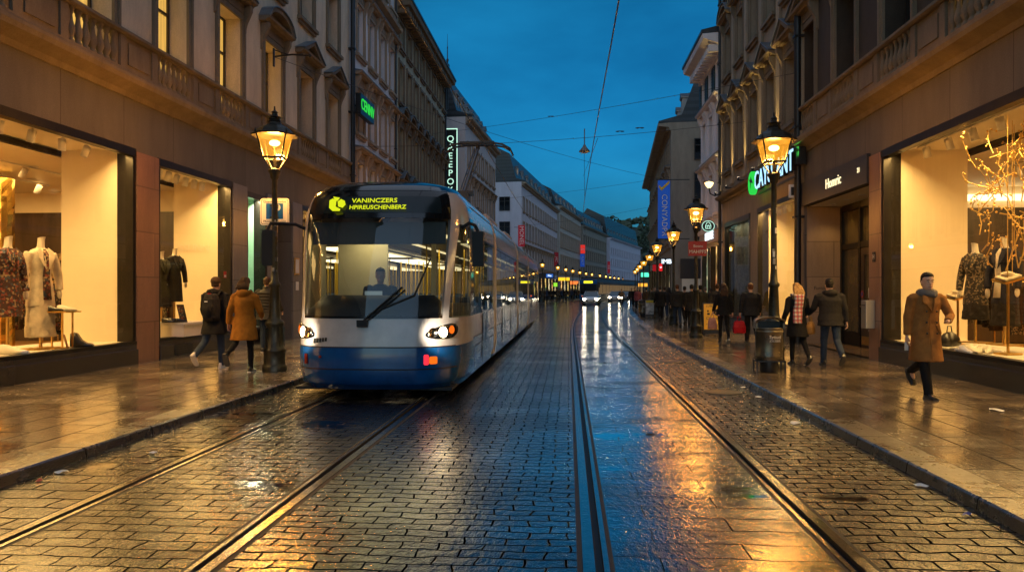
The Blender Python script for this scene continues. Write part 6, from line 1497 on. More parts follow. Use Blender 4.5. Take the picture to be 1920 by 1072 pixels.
    prof_ = [(.545, .075, .07), (.515, .125, .09), (.47, shw*.98, .112), (.38, W*1.06*f, .128*f), (.25, W*1.0*waist*f, .122*f), (.12, W*1.04*waist*f, .120*f), (0, W*1.13*f, .138*f)]
    dz = zb-hz0
    if dz < -.02:
        n_ = 4
        for i in range(1, n_+1): q = dz*i/n_; prof_.append((q, (W*1.04+.05*skirt*i/n_*abs(dz)/.4)*f, (.135+(.075*skirt+.055)*i/n_*abs(dz)/.4)*f))
    b.loft([ellr(sp(d) if d > 0 else U+Vector((0, 0, d)), rx, ry, 20) for d, rx, ry in prof_])
    for s in (-1, 1):
        sh, elb, wr, fa_ = A[s]
        b.ell(sh+Vector((-s*.02, 0, -.01)), (.075, .075, .07), 10, 8)
        b.tube([sh, sh.lerp(elb, .5), elb, elb.lerp(wr, .5), wr+fa_*(-.005)], [.071*f**.4, .066*f**.4, .062, .056, .05], 12)
    if hood: b.ell(sp(.53, 0, -.085), (.13, .085, .075), 12, 8); b.tube([sp(.535, -.12, .02), sp(.545, -.1, -.07), sp(.55, 0, -.12), sp(.545, .1, -.07), sp(.535, .12, .02)], .04, 8)
    if collar: b.tube([sp(.545, .06, .06), sp(.57, .085, 0), sp(.575, 0, -.075), sp(.57, -.085, 0), sp(.545, -.06, .06)], [.025, .03, .032, .03, .025], 8)
    ct = fused(b, 'coat' if dz < -.15 else 'jacket', C_[top], t, .013 if near else .02, 4, topfold, .11)
    if quilt:
        b = MB()
        for q in range(9):
            z = .44-.07*q; b.loft([ellr(sp(z+d), (W*1.06*f+.004+o), (.128*f+.004+o), 20) for d, o in ((-.03, 0), (-.015, .012), (0, .015), (.015, .012), (.03, 0))], False)
        b.build('quilting', C_[top], ct)
    # hair
    b = MB(); hs = []
    for z, rx, yf, yb in ((-.05, .070, -.03, .098), (-.01, .079, -.01, .108), (.03, .083, .02, .112), (.062, .081, .05, .109), (.082, .079, .099, .106), (.112, .064, .083, .086), (.134, .036, .046, .05), (.143, .012, .02, .02)):
        hs.append([H(rx*math.cos(2*math.pi*i/18), (yf if math.sin(2*math.pi*i/18) > 0 else yb)*math.sin(2*math.pi*i/18)-(.0 if yf > 0 else 0), z) for i in range(18)])
    b.loft(hs)
    if hairlen:
        for s, o in ((-1, .0), (0, .01), (1, .0), (-.5, .012), (.5, .012)):
            x = .062*s; n_ = 5; b.tube([H(x*1.0, -.05, .06)]+[hc+Vector((x*(1.05+.25*q/n_), -.085-.035*min(1, q/2)-.02*lean/4, .02-hairlen*q/n_)) for q in range(1, n_+1)], [.04]+[(.042, .03)]*(n_-1)+[(.018, .012)], 8)
    if hairlen:
        for q in range(16):
            x = -.085+.0113*q; ph = q*1.3; pts = [H(x*.9, -.07, .05)]+[hc+Vector((x*(1.+.5*f)+.014*math.sin(ph+5*f), -.105-.03*math.sin(math.pi*f)+.012*math.cos(ph+7*f), .0-(hairlen*(.85+.3*math.sin(q*2.7)**2))*f)) for f in (.25, .5, .75, 1.)]
            b.tube(pts, [.016, .017, .016, .013, .005], 6)
    if hat: b.ell(H(0, -.01, .06), (.092, .112, .088), 14, 10)
    fused(b, 'hat' if hat else 'hair', C_[hat] if hat else HAIR[hair], t, .009 if near else .016, 2, .016, .025)
    if scarf:
        b = MB()
        for q, (z, r_) in enumerate(((.515, .108), (.545, .102))):
            b.tube([sp(z+.012*math.sin(a*2+q), r_*math.cos(a), r_*.95*math.sin(a)+.01) for a in [2*math.pi*i/14 for i in range(15)]], [.038+.006*math.sin(i*1.7) for i in range(15)], 8)
        fused(b, 'scarf', scarf, t, .011, 2, .018, .05)
    t['_j'] = 0
    del t['_j']
    return t, dict(A=A, J=J, sp=sp, H=H, k=k, U=U, hz=hz, W=W, f=f)

def placed(px, d, **kw): v = at(px, d); return (v.x, v.y, KH)
BACK, FACE = 0, math.pi
# --- three walkers on the left
t1, g1 = person('person in long black coat with a backpack and jeans walking away on the left', placed(402, 14.6), R(-4), 1.79, ((-22, 34), (10, 6)), ((10, 14, 30), (-14, 12, 22)), 3, 'black', .66, 'jean', ('w', 'w'), 'brown', 0, hood=True, hat='brown', fat=1.12)
t2, g2 = person('person in orange knee length coat and dark scarf walking away on the left', placed(458, 13.9), R(3), 1.77, ((-26, 40), (8, 6)), ((-16, 12, 20), (14, 16, 48, 20)), 2, 'orange', .60, 'black', ('b', 's'), 'brown', .1, female=True, hood=True, fat=1.15, scarf=C_['brown'], hat='brown')
t3, g3 = person('person in dark quilted jacket partly behind the left lantern post', placed(500, 18.2), R(6), 1.84, ((6, 8), (-6, 8)), ((8, 10, 40), (8, 10, 40)), 2, 'puffer', .78, 'navy', ('s', 's'), 'brown', 0, SKIN, fat=1.15, quilt=True, collar=True)
# backpack
v = Matrix.Translation(Vector(t1.location)) @ Matrix.Rotation(R(-4), 4, 'Z') @ Vector((.03, -.20, 1.20))
bp = thing('backpack', 'black backpack with red tab worn by the person in the black coat', 'backpack', tuple(v), R(-4))
b = MB(); b.loft([[(x*w_, y-.0, z) for x, y in ((-1, .07), (-.6, -d_), (0, -d_-.02), (.6, -d_), (1, .07), (.6, .09), (-.6, .09))] for z, w_, d_ in ((-.27, .13, .05), (-.22, .17, .10), (0, .175, .12), (.15, .16, .10), (.24, .12, .06), (.27, .06, .02))]); fused(b, 'bag', C_['char'], bp, .012, 3, .015, .06)
b = MB(); b.loft([[(x*w_, y, z) for x, y in ((-1, -.06), (-.5, -d_), (.5, -d_), (1, -.06))] for z, w_, d_ in ((-.2, .11, .13), (-.1, .13, .17), (.0, .12, .15), (.03, .1, .12))]); b.build('pocket', C_['black'], bp)
MB().box(-.03, .03, -.155, -.15, .1, .12).build('reflective_tab', M['paper'], bp); MB().tube([(-.04, .0, .26), (-.03, -.02, .32), (.03, -.02, .32), (.04, 0, .26)], .012, 6).build('handle', C_['black'], bp)
b = MB()
for s in (-1, 1): b.tube([(s*.11, .06, .22), (s*.13, .13, .30), (s*.14, .24, .27)], [(.03, .012)]*3, 6)
b.build('straps', C_['black'], bp); MB().box(-.02, .05, -.06, -.05, .255, .27).build('red_tab', C_['red'], bp)
# --- the man in the camel coat, facing us
tm, gm = person('person in a long camel coat and grey scarf walking towards us on the right', placed(1736, 10.72), FACE+R(5), 1.81, ((-24, 36), (16, 2)), ((10, 24, 62, 62), (-6, 9, 10)), 1, 'camel', .50, 'black', ('b', 'b'), 'dark', 0, SKIN2, fat=1.0, scarf=C_['grey'], face=True, head=(-6, 0), topfold=.012, skirt=.55)
sp_ = gm['sp']; U_ = gm['U']
fr = lambda d: .128+.012 if d > 0 else .135+.012+(.075*.55+.055)*abs(d)/.4
b = MB()
for s in (-1, 1):                                       # lapels
    b.add([sp_(.52, s*.05, .085), sp_(.50, s*.11, .10), sp_(.40, s*.125, .128), sp_(.385, s*.085, .142), sp_(.26, s*-.005, .150), sp_(.40, s*.03, .142)], [(0, 1, 2, 3, 4, 5) if s < 0 else (5, 4, 3, 2, 1, 0)])
ct_ = [c for c in tm.children if c.name.startswith('coat')][0]
lp = b.build('lapel', C_['camel'], ct_); sol = lp.modifiers.new('s', 'SOLIDIFY'); sol.thickness = .012
b = MB(); b.tube([sp_(.27, .02, fr(1)+.004), sp_(.0, .03, fr(0)+.004), U_+Vector((.035, fr(-.2)+.003, -.2)), U_+Vector((.04, fr(-.38)+.0, -.38))], .007, 6); b.build('front_edge', C_['camel'], ct_)
BUT = mat('coat_button', (.03, .018, .01), .3)
for x, d in ((-.075, .28), (.065, .28), (-.075, .13), (.065, .13), (-.075, -.02), (.065, -.02)):
    b = MB(); b.ell((x, fr(d)-.004, (U_.z+d)), (.015, .008, .015), 10, 6); b.build('button', BUT, ct_)
for s in (-1, 1):
    b = MB(); b.box(-.075, .075, -.006, .006, -.022, .022, Matrix.Translation(U_+Vector((s*.115, fr(-.02)-.035, .03))) @ Matrix.Rotation(R(-s*28), 4, 'Z') @ Matrix.Rotation(R(s*58), 4, 'Y')); b.build('pocket_flap', C_['camel'], ct_)
# --- right pavement walkers
tw, gw = person('person with long blond hair and a plaid scarf down her back, black coat', placed(1495, 15.35), R(6), 1.68, ((6, 6), (-12, 30)), ((-8, 14, 34), (10, 14, 60)), 2, 'black', .60, 'black', ('b', 'b'), 'blond', .26, SKIN2, True, fat=1.05)
th, gh = person('person in dark hooded jacket and jeans walking away by the porch', placed(1557, 15.1), R(-2), 1.78, ((14, 10), (-16, 34)), ((18, 16, 46), (-10, 12, 10)), 4, 'char', .80, 'jean', ('b', 'b'), 'dark', 0, SKIN2, hood=True, fat=1.22)
tr_, gr_ = person('person in black jacket carrying a red bag on the right pavement', placed(1408, 21.7), R(2), 1.74, ((10, 8), (-12, 22)), ((-4, 12, 8), (4, 10, 16)), 2, 'char', .80, 'black', ('b', 's'), 'red', 0, SKIN2, fat=1.25)
tl, gl_ = person('person with long brown hair holding a pink bag beside the sandwich board', placed(1357, 21.9), R(-2), 1.72, ((8, 6), (-10, 18)), ((6, 12, 30), (-6, 10, 12)), 1, 'black', .80, 'black', ('b', 's'), 'brown', .30, SKIN2, True, fat=1.12)
MB().box(-.19, .19, -.135, .125, .80, .83).build('shirt_hem', C_['pinkbag'], tl)
# plaid scarf
def plaid():
    m, nt, b = nodes('plaid_wool'); L = nt.links; tc = N(nt, 'ShaderNodeTexCoord'); out = None
    sp__ = N(nt, 'ShaderNodeSeparateXYZ'); L.new(tc.outputs['Object'], sp__.inputs[0]); b.inputs['Roughness'].default_value = .9
    def stripes(i, per, w_, off=0):
        a = N(nt, 'ShaderNodeMath', operation='MULTIPLY_ADD'); a.inputs[1].default_value = 1/per; a.inputs[2].default_value = off+10; L.new(sp__.outputs[i], a.inputs[0])
        f = N(nt, 'ShaderNodeMath', operation='FRACT'); L.new(a.outputs[0], f.inputs[0]); l = N(nt, 'ShaderNodeMath', operation='LESS_THAN'); l.inputs[1].default_value = w_; L.new(f.outputs[0], l.inputs[0]); return l.outputs[0]
    cur = None
    for i, per, w_, off, col in ((0, .085, .38, 0, (.42, .03, .03)), (2, .085, .38, 0, (.42, .03, .03)), (0, .085, .14, .6, (.03, .03, .08)), (2, .085, .14, .6, (.03, .03, .08))):
        mx = N(nt, 'ShaderNodeMix', data_type='RGBA'); 
        if cur is None: mx.inputs[6].default_value = (.62, .55, .48, 1)
        else: L.new(cur, mx.inputs[6])
        mx.inputs[7].default_value = (*col, 1); s_ = stripes(i, per, w_, off); ml = N(nt, 'ShaderNodeMath', operation='MULTIPLY'); ml.inputs[1].default_value = .75; L.new(s_, ml.inputs[0]); L.new(ml.outputs[0], mx.inputs[0]); cur = mx.outputs[2]
    L.new(cur, b.inputs['Base Color']); return m
PL = plaid()
b = MB(); sw = gw['sp']; rows = []
for q in range(12):
    z = .57-.62*q/11; rows.append([sw(z, -.02+.095*x-.05*q/11, -.118-.02*math.cos(x*1.2)-.012*math.sin(q*.9+x)-(.035 if z > .3 else .02) - (.03 if z < .0 else 0)) for x in (-1, -.5, 0, .5, 1)])
b.grid(rows); sc_ = b.build('scarf', PL, tw); sol = sc_.modifiers.new('s', 'SOLIDIFY'); sol.thickness = .02
b = MB(); b.tube([sw(.56, .105*math.cos(a), .10*math.sin(a)) for a in [2*math.pi*i/14 for i in range(15)]], .036, 8); b.build('scarf_loop', PL, sc_)
# bags in hands
def bag(name, label, cat, p, w_, h_, d_, m_, rz=0, straps=True):
    t = thing(name, label, cat, p, rz); b = MB()
    b.loft([[(x*w_*s_, y*d_*s2, z*h_) for x, y in ((-1, -1), (0, -1.25), (1, -1), (1.06, 0), (1, 1), (0, 1.25), (-1, 1), (-1.06, 0))] for z, s_, s2 in ((-1, .8, .8), (-.92, 1.0, 1.05), (-.5, 1.02, 1.1), (-.15, .86, .75), (0, .72, .35))]); fused(b, 'bag_body', m_, t, .01, 2, .014, .06)
    b = MB()
    for y in (-.02, .02): b.tube([(-w_*.4, y, -.02), (-w_*.2, y, h_*.32), (0, 0, h_*.42), (w_*.2, y, h_*.32), (w_*.4, y, -.02)], .008, 6)
    b.build('handles', m_, t); return t
def hand(t, g, s, dz=.1): 
    sh, elb, wr, fa_ = g['A'][s]; k = g['k']; p = (wr+fa_*dz)*k; rz = t.rotation_euler[2]
    return Vector(t.location)+Vector((p.x*math.cos(rz)-p.y*math.sin(rz), p.x*math.sin(rz)+p.y*math.cos(rz), p.z))
p = hand(tr_, gr_, -1); bag('carrier_bag', 'bright red carrier bag hanging from a hand on the right pavement', 'bag', (p.x-.02, p.y-.02, p.z-.14), .17, .36, .08, C_['red'])
p = hand(tl, gl_, -1); bag('carrier_bag', 'soft pink bag held by the long haired person at the sandwich board', 'bag', (p.x-.02, p.y-.03, p.z-.13), .12, .34, .07, C_['pinkbag'])
p = hand(tw, gw, 1); bag('handbag', 'tan leather handbag on the arm of the person with the plaid scarf', 'handbag', (tw.location.x+.26, tw.location.y-.02, .98), .13, .26, .06, C_['tan'], R(60))
p = hand(tm, gm, 1, .12); tag(MB().box(-.03, .03, -.004, .004, -.09, .03).build('paper_slip', M['paper'], None, (p.x, p.y, p.z), R(20)), 'small white paper slip in the hand of the camel coat walker', 'paper')
# --- people further off
far = [(1270, 31.5, 0, 1.77, 'char', .82, 'navy', 'red', 0, 'person in dark jacket walking away left of the second right lantern'),
       (1284, 34.5, .1, 1.72, 'brown', .75, 'black', 'dark', 0, 'person just right of the dark jacket walker, mostly hidden'),
       (1297, 29.5, -.1, 1.76, 'black', .70, 'char', 'dark', 0, 'person in black behind the second right lantern post'),
       (1314, 30.5, .2, 1.74, 'olive', .68, 'black', 'dark', 0, 'person in olive coat between lantern post and sandwich board'),
       (1323, 36, 0, 1.70, 'char', .8, 'black', 'grey', 0, 'person with grey hair far behind the sandwich board'),
       (1334, 33, .2, 1.62, 'black', .75, 'black', 'dark', .2, 'short person in black behind the sandwich board'),
       (1345, 29, -.1, 1.78, 'char', .75, 'char', 'brown', 0, 'person in charcoal behind the long haired bag carrier'),
       (1238, 38, .1, 1.74, 'black', .7, 'black', 'dark', 0, 'person in long black coat right of the fourth lantern post'),
       (1246, 40, 0, 1.72, 'char', .8, 'navy', 'brown', 0, 'person walking beside the shop front under the blue banner'),
       (1254, 43, 0, 1.70, 'brown', .7, 'black', 'dark', .2, 'person in brown under the blue banner'),
       (1228, 47, 3.1, 1.74, 'olive', .8, 'black', 'dark', 0, 'person near the far poster board in olive'),
       (1196, 58, 3.1, 1.70, 'pink', .75, 'black', 'brown', .15, 'person in dusty pink jacket at the far right kerb'),
       (1190, 62, 3.0, 1.75, 'black', .7, 'black', 'dark', 0, 'person in black left of the pink jacket'),
       (1184, 70, 3.1, 1.74, 'char', .8, 'navy', 'dark', 0, 'small far person at the kerb bend'),
       (1212, 55, 0, 1.72, 'brown', .8, 'black', 'dark', 0, 'small far person right of the fifth lantern'),
       (1222, 60, .2, 1.73, 'grey', .8, 'navy', 'brown', 0, 'small far person in grey by the lit far shops')]
PROTO = []
for i, (px, d, rz, h, top, hem, lg, hr_, hl_, lab) in enumerate(far):
    a = 8+6*rnd.random(); fl = (1, -1)[i % 2]
    person(lab, placed(px, d), rz, h, ((a*fl, 8 if fl > 0 else 22), (-a*fl, 22 if fl > 0 else 8)), ((-10*fl, 10, 14), (10*fl, 10, 16)), 2, top, hem, lg, ('b', 'b'), hr_, hl_, None, bool(hl_), fat=1.1+.1*rnd.random(), near=False, group=None)
# crowd waiting on the left past the tram: variants, then copies
V = [person('', (0, 0, KH), 0, 1.75, ((4, 6), (-4, 8)), ((4, 10, 20), (-4, 10, 14)), 1, c, hm, 'black', ('b', 'b'), hr_, 0, near=False, fat=1.15)[0] for c, hm, hr_ in (('black', .68, 'dark'), ('char', .8, 'brown'), ('brown', .7, 'dark'), ('navy', .75, 'dark'))]
k_ = 0
for i, px in enumerate([1012, 1016, 1019, 1023, 1028, 1034, 1049, 1053, 1058, 1062, 1067, 1071, 1076, 1081, 1085, 1091, 1037, 1044]):
    d = 90+(px-1010)*.52+rnd.uniform(-2, 5); p = placed(px, d); v = V[i % 4]; rz = rnd.uniform(0, 6.28)
    lab = 'dark figure in the far left crowd beyond the tram'
    if i < 4: v.location = p; v.rotation_euler = (0, 0, rz); v['label'] = lab; v['group'] = 'far crowd on the left pavement'
    else: dup(v, p, rz, lab, 'far crowd on the left pavement')
# tram driver, seated
tD, gD = person('person driving the tram, seated behind the windscreen in dark uniform', (-3.16, 12.38, .56), FACE+R(14), 1.76, ((78, 80, 0), (78, 80, 0)), ((38, 8, 40, 10), (38, 8, 40, 10)), 3, 'navy', .75, 'black', ('b', 'b'), 'dark', 0, SKIN, fat=1.1, seated=.62, skirt=0)
# cyclist on the far road
p = at(1165, 74, 0)
bk = thing('bicycle', 'bicycle with lit front lamp ridden toward us near the right kerb', 'bicycle', (p.x, p.y, 0), 0)
for y in (-.52, .52):
    b = MB(); b.tube([(0, y+.33*math.cos(a), .34+.33*math.sin(a)) for a in [2*math.pi*i/20 for i in range(21)]], .018, 6, False)
    for q in range(8): a = math.pi*q/8; b.tube([(0, y+.33*math.cos(a), .34+.33*math.sin(a)), (0, y-.33*math.cos(a), .34-.33*math.sin(a))], .003, 4)
    b.build('wheel', M['tram_rubber'], bk)
b = MB()
for q in (((0, -.52, .34), (0, -.40, .95)), ((0, -.40, .85), (0, .05, .35)), ((0, -.42, .80), (0, .2, .78)), ((0, .05, .35), (0, .25, .92)), ((0, .05, .35), (0, .52, .34)), ((0, .52, .34), (0, .22, .78))): b.tube(q, .02, 6)
b.build('frame', M['iron'], bk); MB().tube([(-.28, -.3, 1.02), (-.1, -.42, 1.0), (.1, -.42, 1.0), (.28, -.3, 1.02)], .014, 6).build('handlebar', M['iron'], bk); b = MB(); b.ell((0, .25, .95), (.08, .13, .04), 10, 6); b.build('saddle', M['black'], bk); b = MB(); b.ell((0, -.46, .9), (.06, .03, .06), 10, 6); b.build('front_lamp', M['car_lamp'], bk)
person('person riding the bicycle toward us in brown coat', (p.x, p.y+.15, .0), FACE, 1.74, ((38, 60, 0), (14, 16, 0)), ((48, 12, 12), (48, 12, 12)), 16, 'brown', .82, 'black', ('b', 'b'), 'dark', 0, near=False, seated=.95, fat=1.1)

# ------------------------------------------------------------------ mannequins and window displays
M['ivory'] = mat('ivory_mannequin', (.80, .72, .58), .35)
M['ivory_cloth'] = cloth('ivory_wool', (.72, .62, .46)); M['floral'] = None
def pattern(name, base, cols, sc_=28):
    m, nt, b = nodes(name); L = nt.links; tc = N(nt, 'ShaderNodeTexCoord'); b.inputs['Roughness'].default_value = .8
    v = N(nt, 'ShaderNodeTexVoronoi'); v.inputs['Scale'].default_value = sc_; L.new(tc.outputs['Object'], v.inputs['Vector'])
    n_ = N(nt, 'ShaderNodeTexNoise'); n_.inputs['Scale'].default_value = sc_*.4; L.new(tc.outputs['Object'], n_.inputs['Vector'])
    cr = N(nt, 'ShaderNodeValToRGB'); cr.color_ramp.interpolation = 'CONSTANT'; cr.color_ramp.elements[0].color = (*base, 1); L.new(v.outputs['Color'], cr.inputs[0])
    cr.color_ramp.elements[1].position = .5; cr.color_ramp.elements[1].color = (*cols[0], 1)
    for i, c in enumerate(cols[1:]): e = cr.color_ramp.elements.new(.62+.12*i); e.color = (*c, 1)
    L.new(cr.outputs[0], b.inputs['Base Color']); return m
M['floral'] = pattern('floral_print', (.06, .025, .02), [(.25, .06, .04), (.35, .25, .14), (.05, .07, .1)], 34)
M['sequin'] = pattern('sequin_print', (.03, .025, .02), [(.30, .22, .12), (.03, .03, .03), (.2, .14, .07)], 40)
M['navy_suit'] = cloth('navy_suit', (.03, .03, .045)); M['dark_skirt'] = cloth('dark_skirt', (.03, .025, .022))
def mannequin(label, loc, rz, s, top, skirt, th=.62, hemz=.45, sleeves=True, open_=None, stand=True, coat_len=.62):
    """headless display figure: neck stump, torso, dressed, on a metal stand"""
    t = thing('mannequin', label, 'mannequin', loc, rz, 'shop window mannequins'); t.scale = (s, s, s)
    b = MB(); b.loft([ellr((0, 0, 1.40), .12, .075, 14), ellr((0, 0, 1.46), .07, .06, 14), ellr((0, .005, 1.50), .05, .05, 14), ellr((0, .015, 1.60), .046, .048, 14), ellr((0, .02, 1.625), .05, .055, 14, None, Vector((0, .96, .28)))])
    for q in (-1, 1): b.ell((q*.27, .05, .80), (.028, .04, .07), 8, 6)
    b.build('body', M['ivory'], t)
    b = MB(); b.loft([ellr((0, 0, z), rx, ry, 20) for z, rx, ry in ((1.47, .075, .068), (1.44, .15, .09), (1.38, .19, .11), (1.25, .18, .125), (1.08, .15, .105), (.95, .175, .12), (coat_len+.1, .205, .14), (coat_len, .215, .145))])
    if sleeves:
        for q in (-1, 1): b.tube([(q*.17, 0, 1.40), (q*.235, .0, 1.25), (q*.265, .02, 1.08), (q*.27, .05, .86)], [.07, .066, .06, .052], 12)
    tp_ = fused(b, 'jacket', top, t, .013, 4, .009, .25)
    b = MB()
    for q in (-1, 1): b.add([(q*.06, .07, 1.48), (q*.13, .09, 1.42), (q*.12, .125, 1.32), (q*.02, .142, 1.16), (q*.03, .12, 1.34)], [(0, 1, 2, 3, 4) if q < 0 else (4, 3, 2, 1, 0)])
    l = b.build('lapel', top, tp_); l.modifiers.new('s', 'SOLIDIFY').thickness = .012
    if open_:
        b = MB(); rows = [[(x*w_, y+.012-abs(x)*.02, z) for x in (-1, -.5, 0, .5, 1)] for z, w_, y in ((1.46, .02, .085), (1.38, .045, .125), (1.2, .05, .14), (1.05, .055, .125), (.9, .06, .14), (.72, .065, .155))]; b.grid(rows); o_ = b.build('shirt', open_, t); o_.modifiers.new('s', 'SOLIDIFY').thickness = .01
    if skirt:
        b = MB(); b.loft([ellr((0, 0, z), rx, ry, 24) for z, rx, ry in ((.98, .15, .10), (.8, .19, .13), (hemz+.1, .2+.02, .15), (hemz, .225, .16))]); fused(b, 'skirt', skirt, t, .015, 2, .03, .09)
    b = MB(); b.tube([(0, 0, .02), (0, 0, .9)], .022, 8); b.box(-.2, .2, -.15, .15, 0, .02); b.build('stand', M['gold'], t)
    return t
PZ = .555
mannequin('mannequin in a floral print dress at the edge of the left window', at(14, 12.9, PZ)[:2]+(0,) if False else (*at(14, 12.9)[:2], PZ), R(-95), 1.22, M['floral'], None, coat_len=.50)
mannequin('mannequin in a white jacket and long cream skirt in the left window', (*at(76, 13.55)[:2], PZ), R(-105), 1.24, M['ivory_cloth'], M['ivory_cloth'], hemz=.18, open_=M['floral'])
mannequin('mannequin in a long dark coat in the second left window', (*at(327, 17.9)[:2], PZ+.35), R(-110), 1.05, C_['char'], None, coat_len=.42)
mannequin('mannequin half hidden behind the dark coat in the second left window', (*at(302, 17.6)[:2], PZ+.1), R(-110), 1.15, C_['olive'], M['dark_skirt'], hemz=.5)
mannequin('mannequin in a patterned sequin jacket in the right window', (*at(1829, 13.75)[:2], PZ+.1), R(110), 1.12, M['sequin'], M['dark_skirt'], hemz=.38)
mannequin('mannequin in a navy jacket and white shirt in the right window', (*at(1884, 13.1)[:2], PZ+.1), R(105), 1.16, M['navy_suit'], M['dark_skirt'], hemz=.30, open_=M['ivory_cloth'])
def shoe_pair(loc, rz, label, m_, s=1., boot=False, one=False):
    t = thing('shoes' if not one else 'shoe', label, 'shoes', loc, rz); t.scale = (s,)*3
    for q in ((-.06, .0), (.06, .02)):
        b = MB(); rr = []
        for y, w_, zt in ((-.12, .03, .10 if not boot else .2), (-.09, .042, .11 if not boot else .22), (-.03, .044, .10 if not boot else .2), (.03, .044, .075 if not boot else .1), (.10, .048, .055), (.16, .04, .045), (.19, .02, .02)):
            rr.append([(q[0]+x, y+q[1], z) for x, z in ((-w_, .0), (w_, .0), (w_, .03), (w_*.7, zt), (-w_*.7, zt), (-w_, .03))])
        b.loft(rr); b.build('shoe', m_, t)
        if one: break
    return t
WS = mat('white_leather', (.75, .70, .6), .35)
# left window: table with shoes
tb = thing('display_table', 'slim brass display table holding shoes in the left window', 'display table', (*at(107, 13.7)[:2], PZ))
b = MB(); b.box(-.32, .32, -.22, .22, .66, .685); b.build('top', M['gold'], tb)
for x in (-.2, .2):
    for y in (-.14, .14): MB().box(x-.012, x+.012, y-.012, y+.012, .02, .66).build('leg', M['gold'], tb)
MB().box(-.36, .1, -.2, .2, 0, .02).build('base', M['gold'], tb)
q = at(95, 13.6); shoe_pair((q.x, q.y, PZ+.686), R(-60), 'black shoes on the brass table in the left window', SHOE_B)
q = at(121, 13.8); shoe_pair((q.x, q.y, PZ+.686), R(-70), 'white shoes on the brass table in the left window', WS)
q = at(148, 14.1); shoe_pair((q.x, q.y, PZ), R(-70), 'black lace up boots on the platform of the left window', SHOE_B, 1.25, True)
q = at(14, 12.35); shoe_pair((q.x, q.y, PZ), R(-80), 'white shoe lying on the platform at the left picture edge', WS, 1.5, one=True)
q = at(127, 13.75); tt = thing('price_card', 'small leaning wooden price card by the boots', 'card', (q.x, q.y, PZ), R(-50)); b = MB(); b.box(-.10, .10, -.012, .012, 0, .26, Matrix.Rotation(R(14), 4, 'X')); b.build('card', mat('card_wood', (.42, .22, .08), .5), tt); text('figure', '7', .09, M['sign_black'], tt, frame((.02, -.046, .14), (1, 0, 0), (0, .24, .97), (0, -.97, .24)), .001)
# left second window: podium with accessories
q = at(330, 17.6); tp2 = thing('podium', 'low cream display podium in the second left window', 'podium', (q.x, q.y, PZ), 0); b = MB(); b.box(-.55, .45, -.5, .5, 0, .28); b.build('base', M['cream_floor'], tp2); b = MB(); b.box(-.62, .52, -.56, .56, .28, .33); b.build('top', M['cream_floor'], tp2)
q = at(345, 17.3); tt = thing('picture_frame', 'small black framed picture leaning on the podium', 'frame', (q.x, q.y, PZ+.33), R(-30)); b = MB(); Mx = Matrix.Rotation(R(14), 4, 'X'); b.box(-.13, .13, -.012, .012, 0, .42, Mx).m(1); b.box(-.10, .10, -.016, -.0125, .04, .38, Mx); b.build('frame', [M['black'], M['floral']], tt)
for i, (px, d) in enumerate(((312, 17.0), (322, 17.2), (334, 17.1))):
    q = at(px, d); shoe_pair((q.x, q.y, PZ+.33), R(-70+20*i), ['dark shoes at the left end of the podium', 'dark shoes in the middle of the podium front', 'dark shoes by the leaning picture on the podium'][i], SHOE_B, .9)
text('window_lettering', 'SSUNN', .27, M['ivory'], A, frame((-1.02, 20.02, 2.75), (1, 0, 0), (0, 0, 1), (0, -1, 0)), .002)
# right window stands, shoes, bag
for i, (px, d, h_, l) in enumerate(((1796, 14.6, .95, 'slim stand with a folded shirt in the right window left of the mannequins'), (1890, 12.4, 1.25, 'tall brass stand with a white folded garment at the right edge'))):
    q = at(px, d); ts = thing('display_stand', l, 'display stand', (q.x, q.y, PZ), R(20)); MB().box(-.015, .015, -.015, .015, .03, h_).build('pole', M['gold'], ts); MB().box(-.16, .16, -.13, .13, 0, .03).build('base', M['gold'], ts)
    MB().box(-.2, .2, -.14, .14, -.012, .012, Matrix.Translation((0, 0, h_)) @ Matrix.Rotation(R(14), 4, 'X') @ Matrix.Rotation(R(-14), 4, 'Y')).build('shelf', M['gold'], ts)
    b = MB(); Mx = Matrix.Translation((0, 0, h_+.03)) @ Matrix.Rotation(R(14), 4, 'X') @ Matrix.Rotation(R(-14), 4, 'Y'); b.box(-.17, .17, -.11, .11, -.015, .03, Mx); b.ell((0, .0, h_+.08), (.12, .09, .05), 12, 8); gm_ = thing('folded_garment', ['cream folded shirt on the slim stand in the right window', 'white folded garment on the tall brass stand'][i], 'garment', (q.x, q.y, PZ), R(20)); fused(b, 'cloth', M['ivory_cloth'], gm_, .012, 3, .02, .08)
for i, (px, d) in enumerate(((1808, 13.3), (1820, 13.0), (1833, 12.9), (1846, 12.75), (1815, 12.8), (1858, 12.9))):
    q = at(px, d); shoe_pair((q.x, q.y, PZ), R(40+35*i), ['white shoes in the heap, leftmost at the back', 'white shoes in the heap under the sequin jacket', 'white shoes in the heap between the mannequins', 'white shoes in the heap at the stand foot', 'white shoes in the heap, front left by the glass', 'white shoes at the right end of the heap'][i], WS, 1.1)
q = at(1780, 14.3); tb_ = thing('handbag', 'black leather handbag on the platform of the right window', 'handbag', (q.x, q.y, PZ), R(30)); b = MB(); b.loft([[(x*w_, y*d_, z) for x, y in ((-1, -1), (0, -1.2), (1, -1), (1.05, 0), (1, 1), (0, 1.2), (-1, 1), (-1.05, 0))] for z, w_, d_ in ((0, .17, .09), (.04, .2, .11), (.16, .17, .09), (.24, .1, .05), (.27, .05, .02))]); b.build('bag_body', SHOE_B, tb_); MB().tube([(-.08, 0, .24), (-.05, 0, .38), (.05, 0, .38), (.08, 0, .24)], .012, 6).build('handle', SHOE_B, tb_)
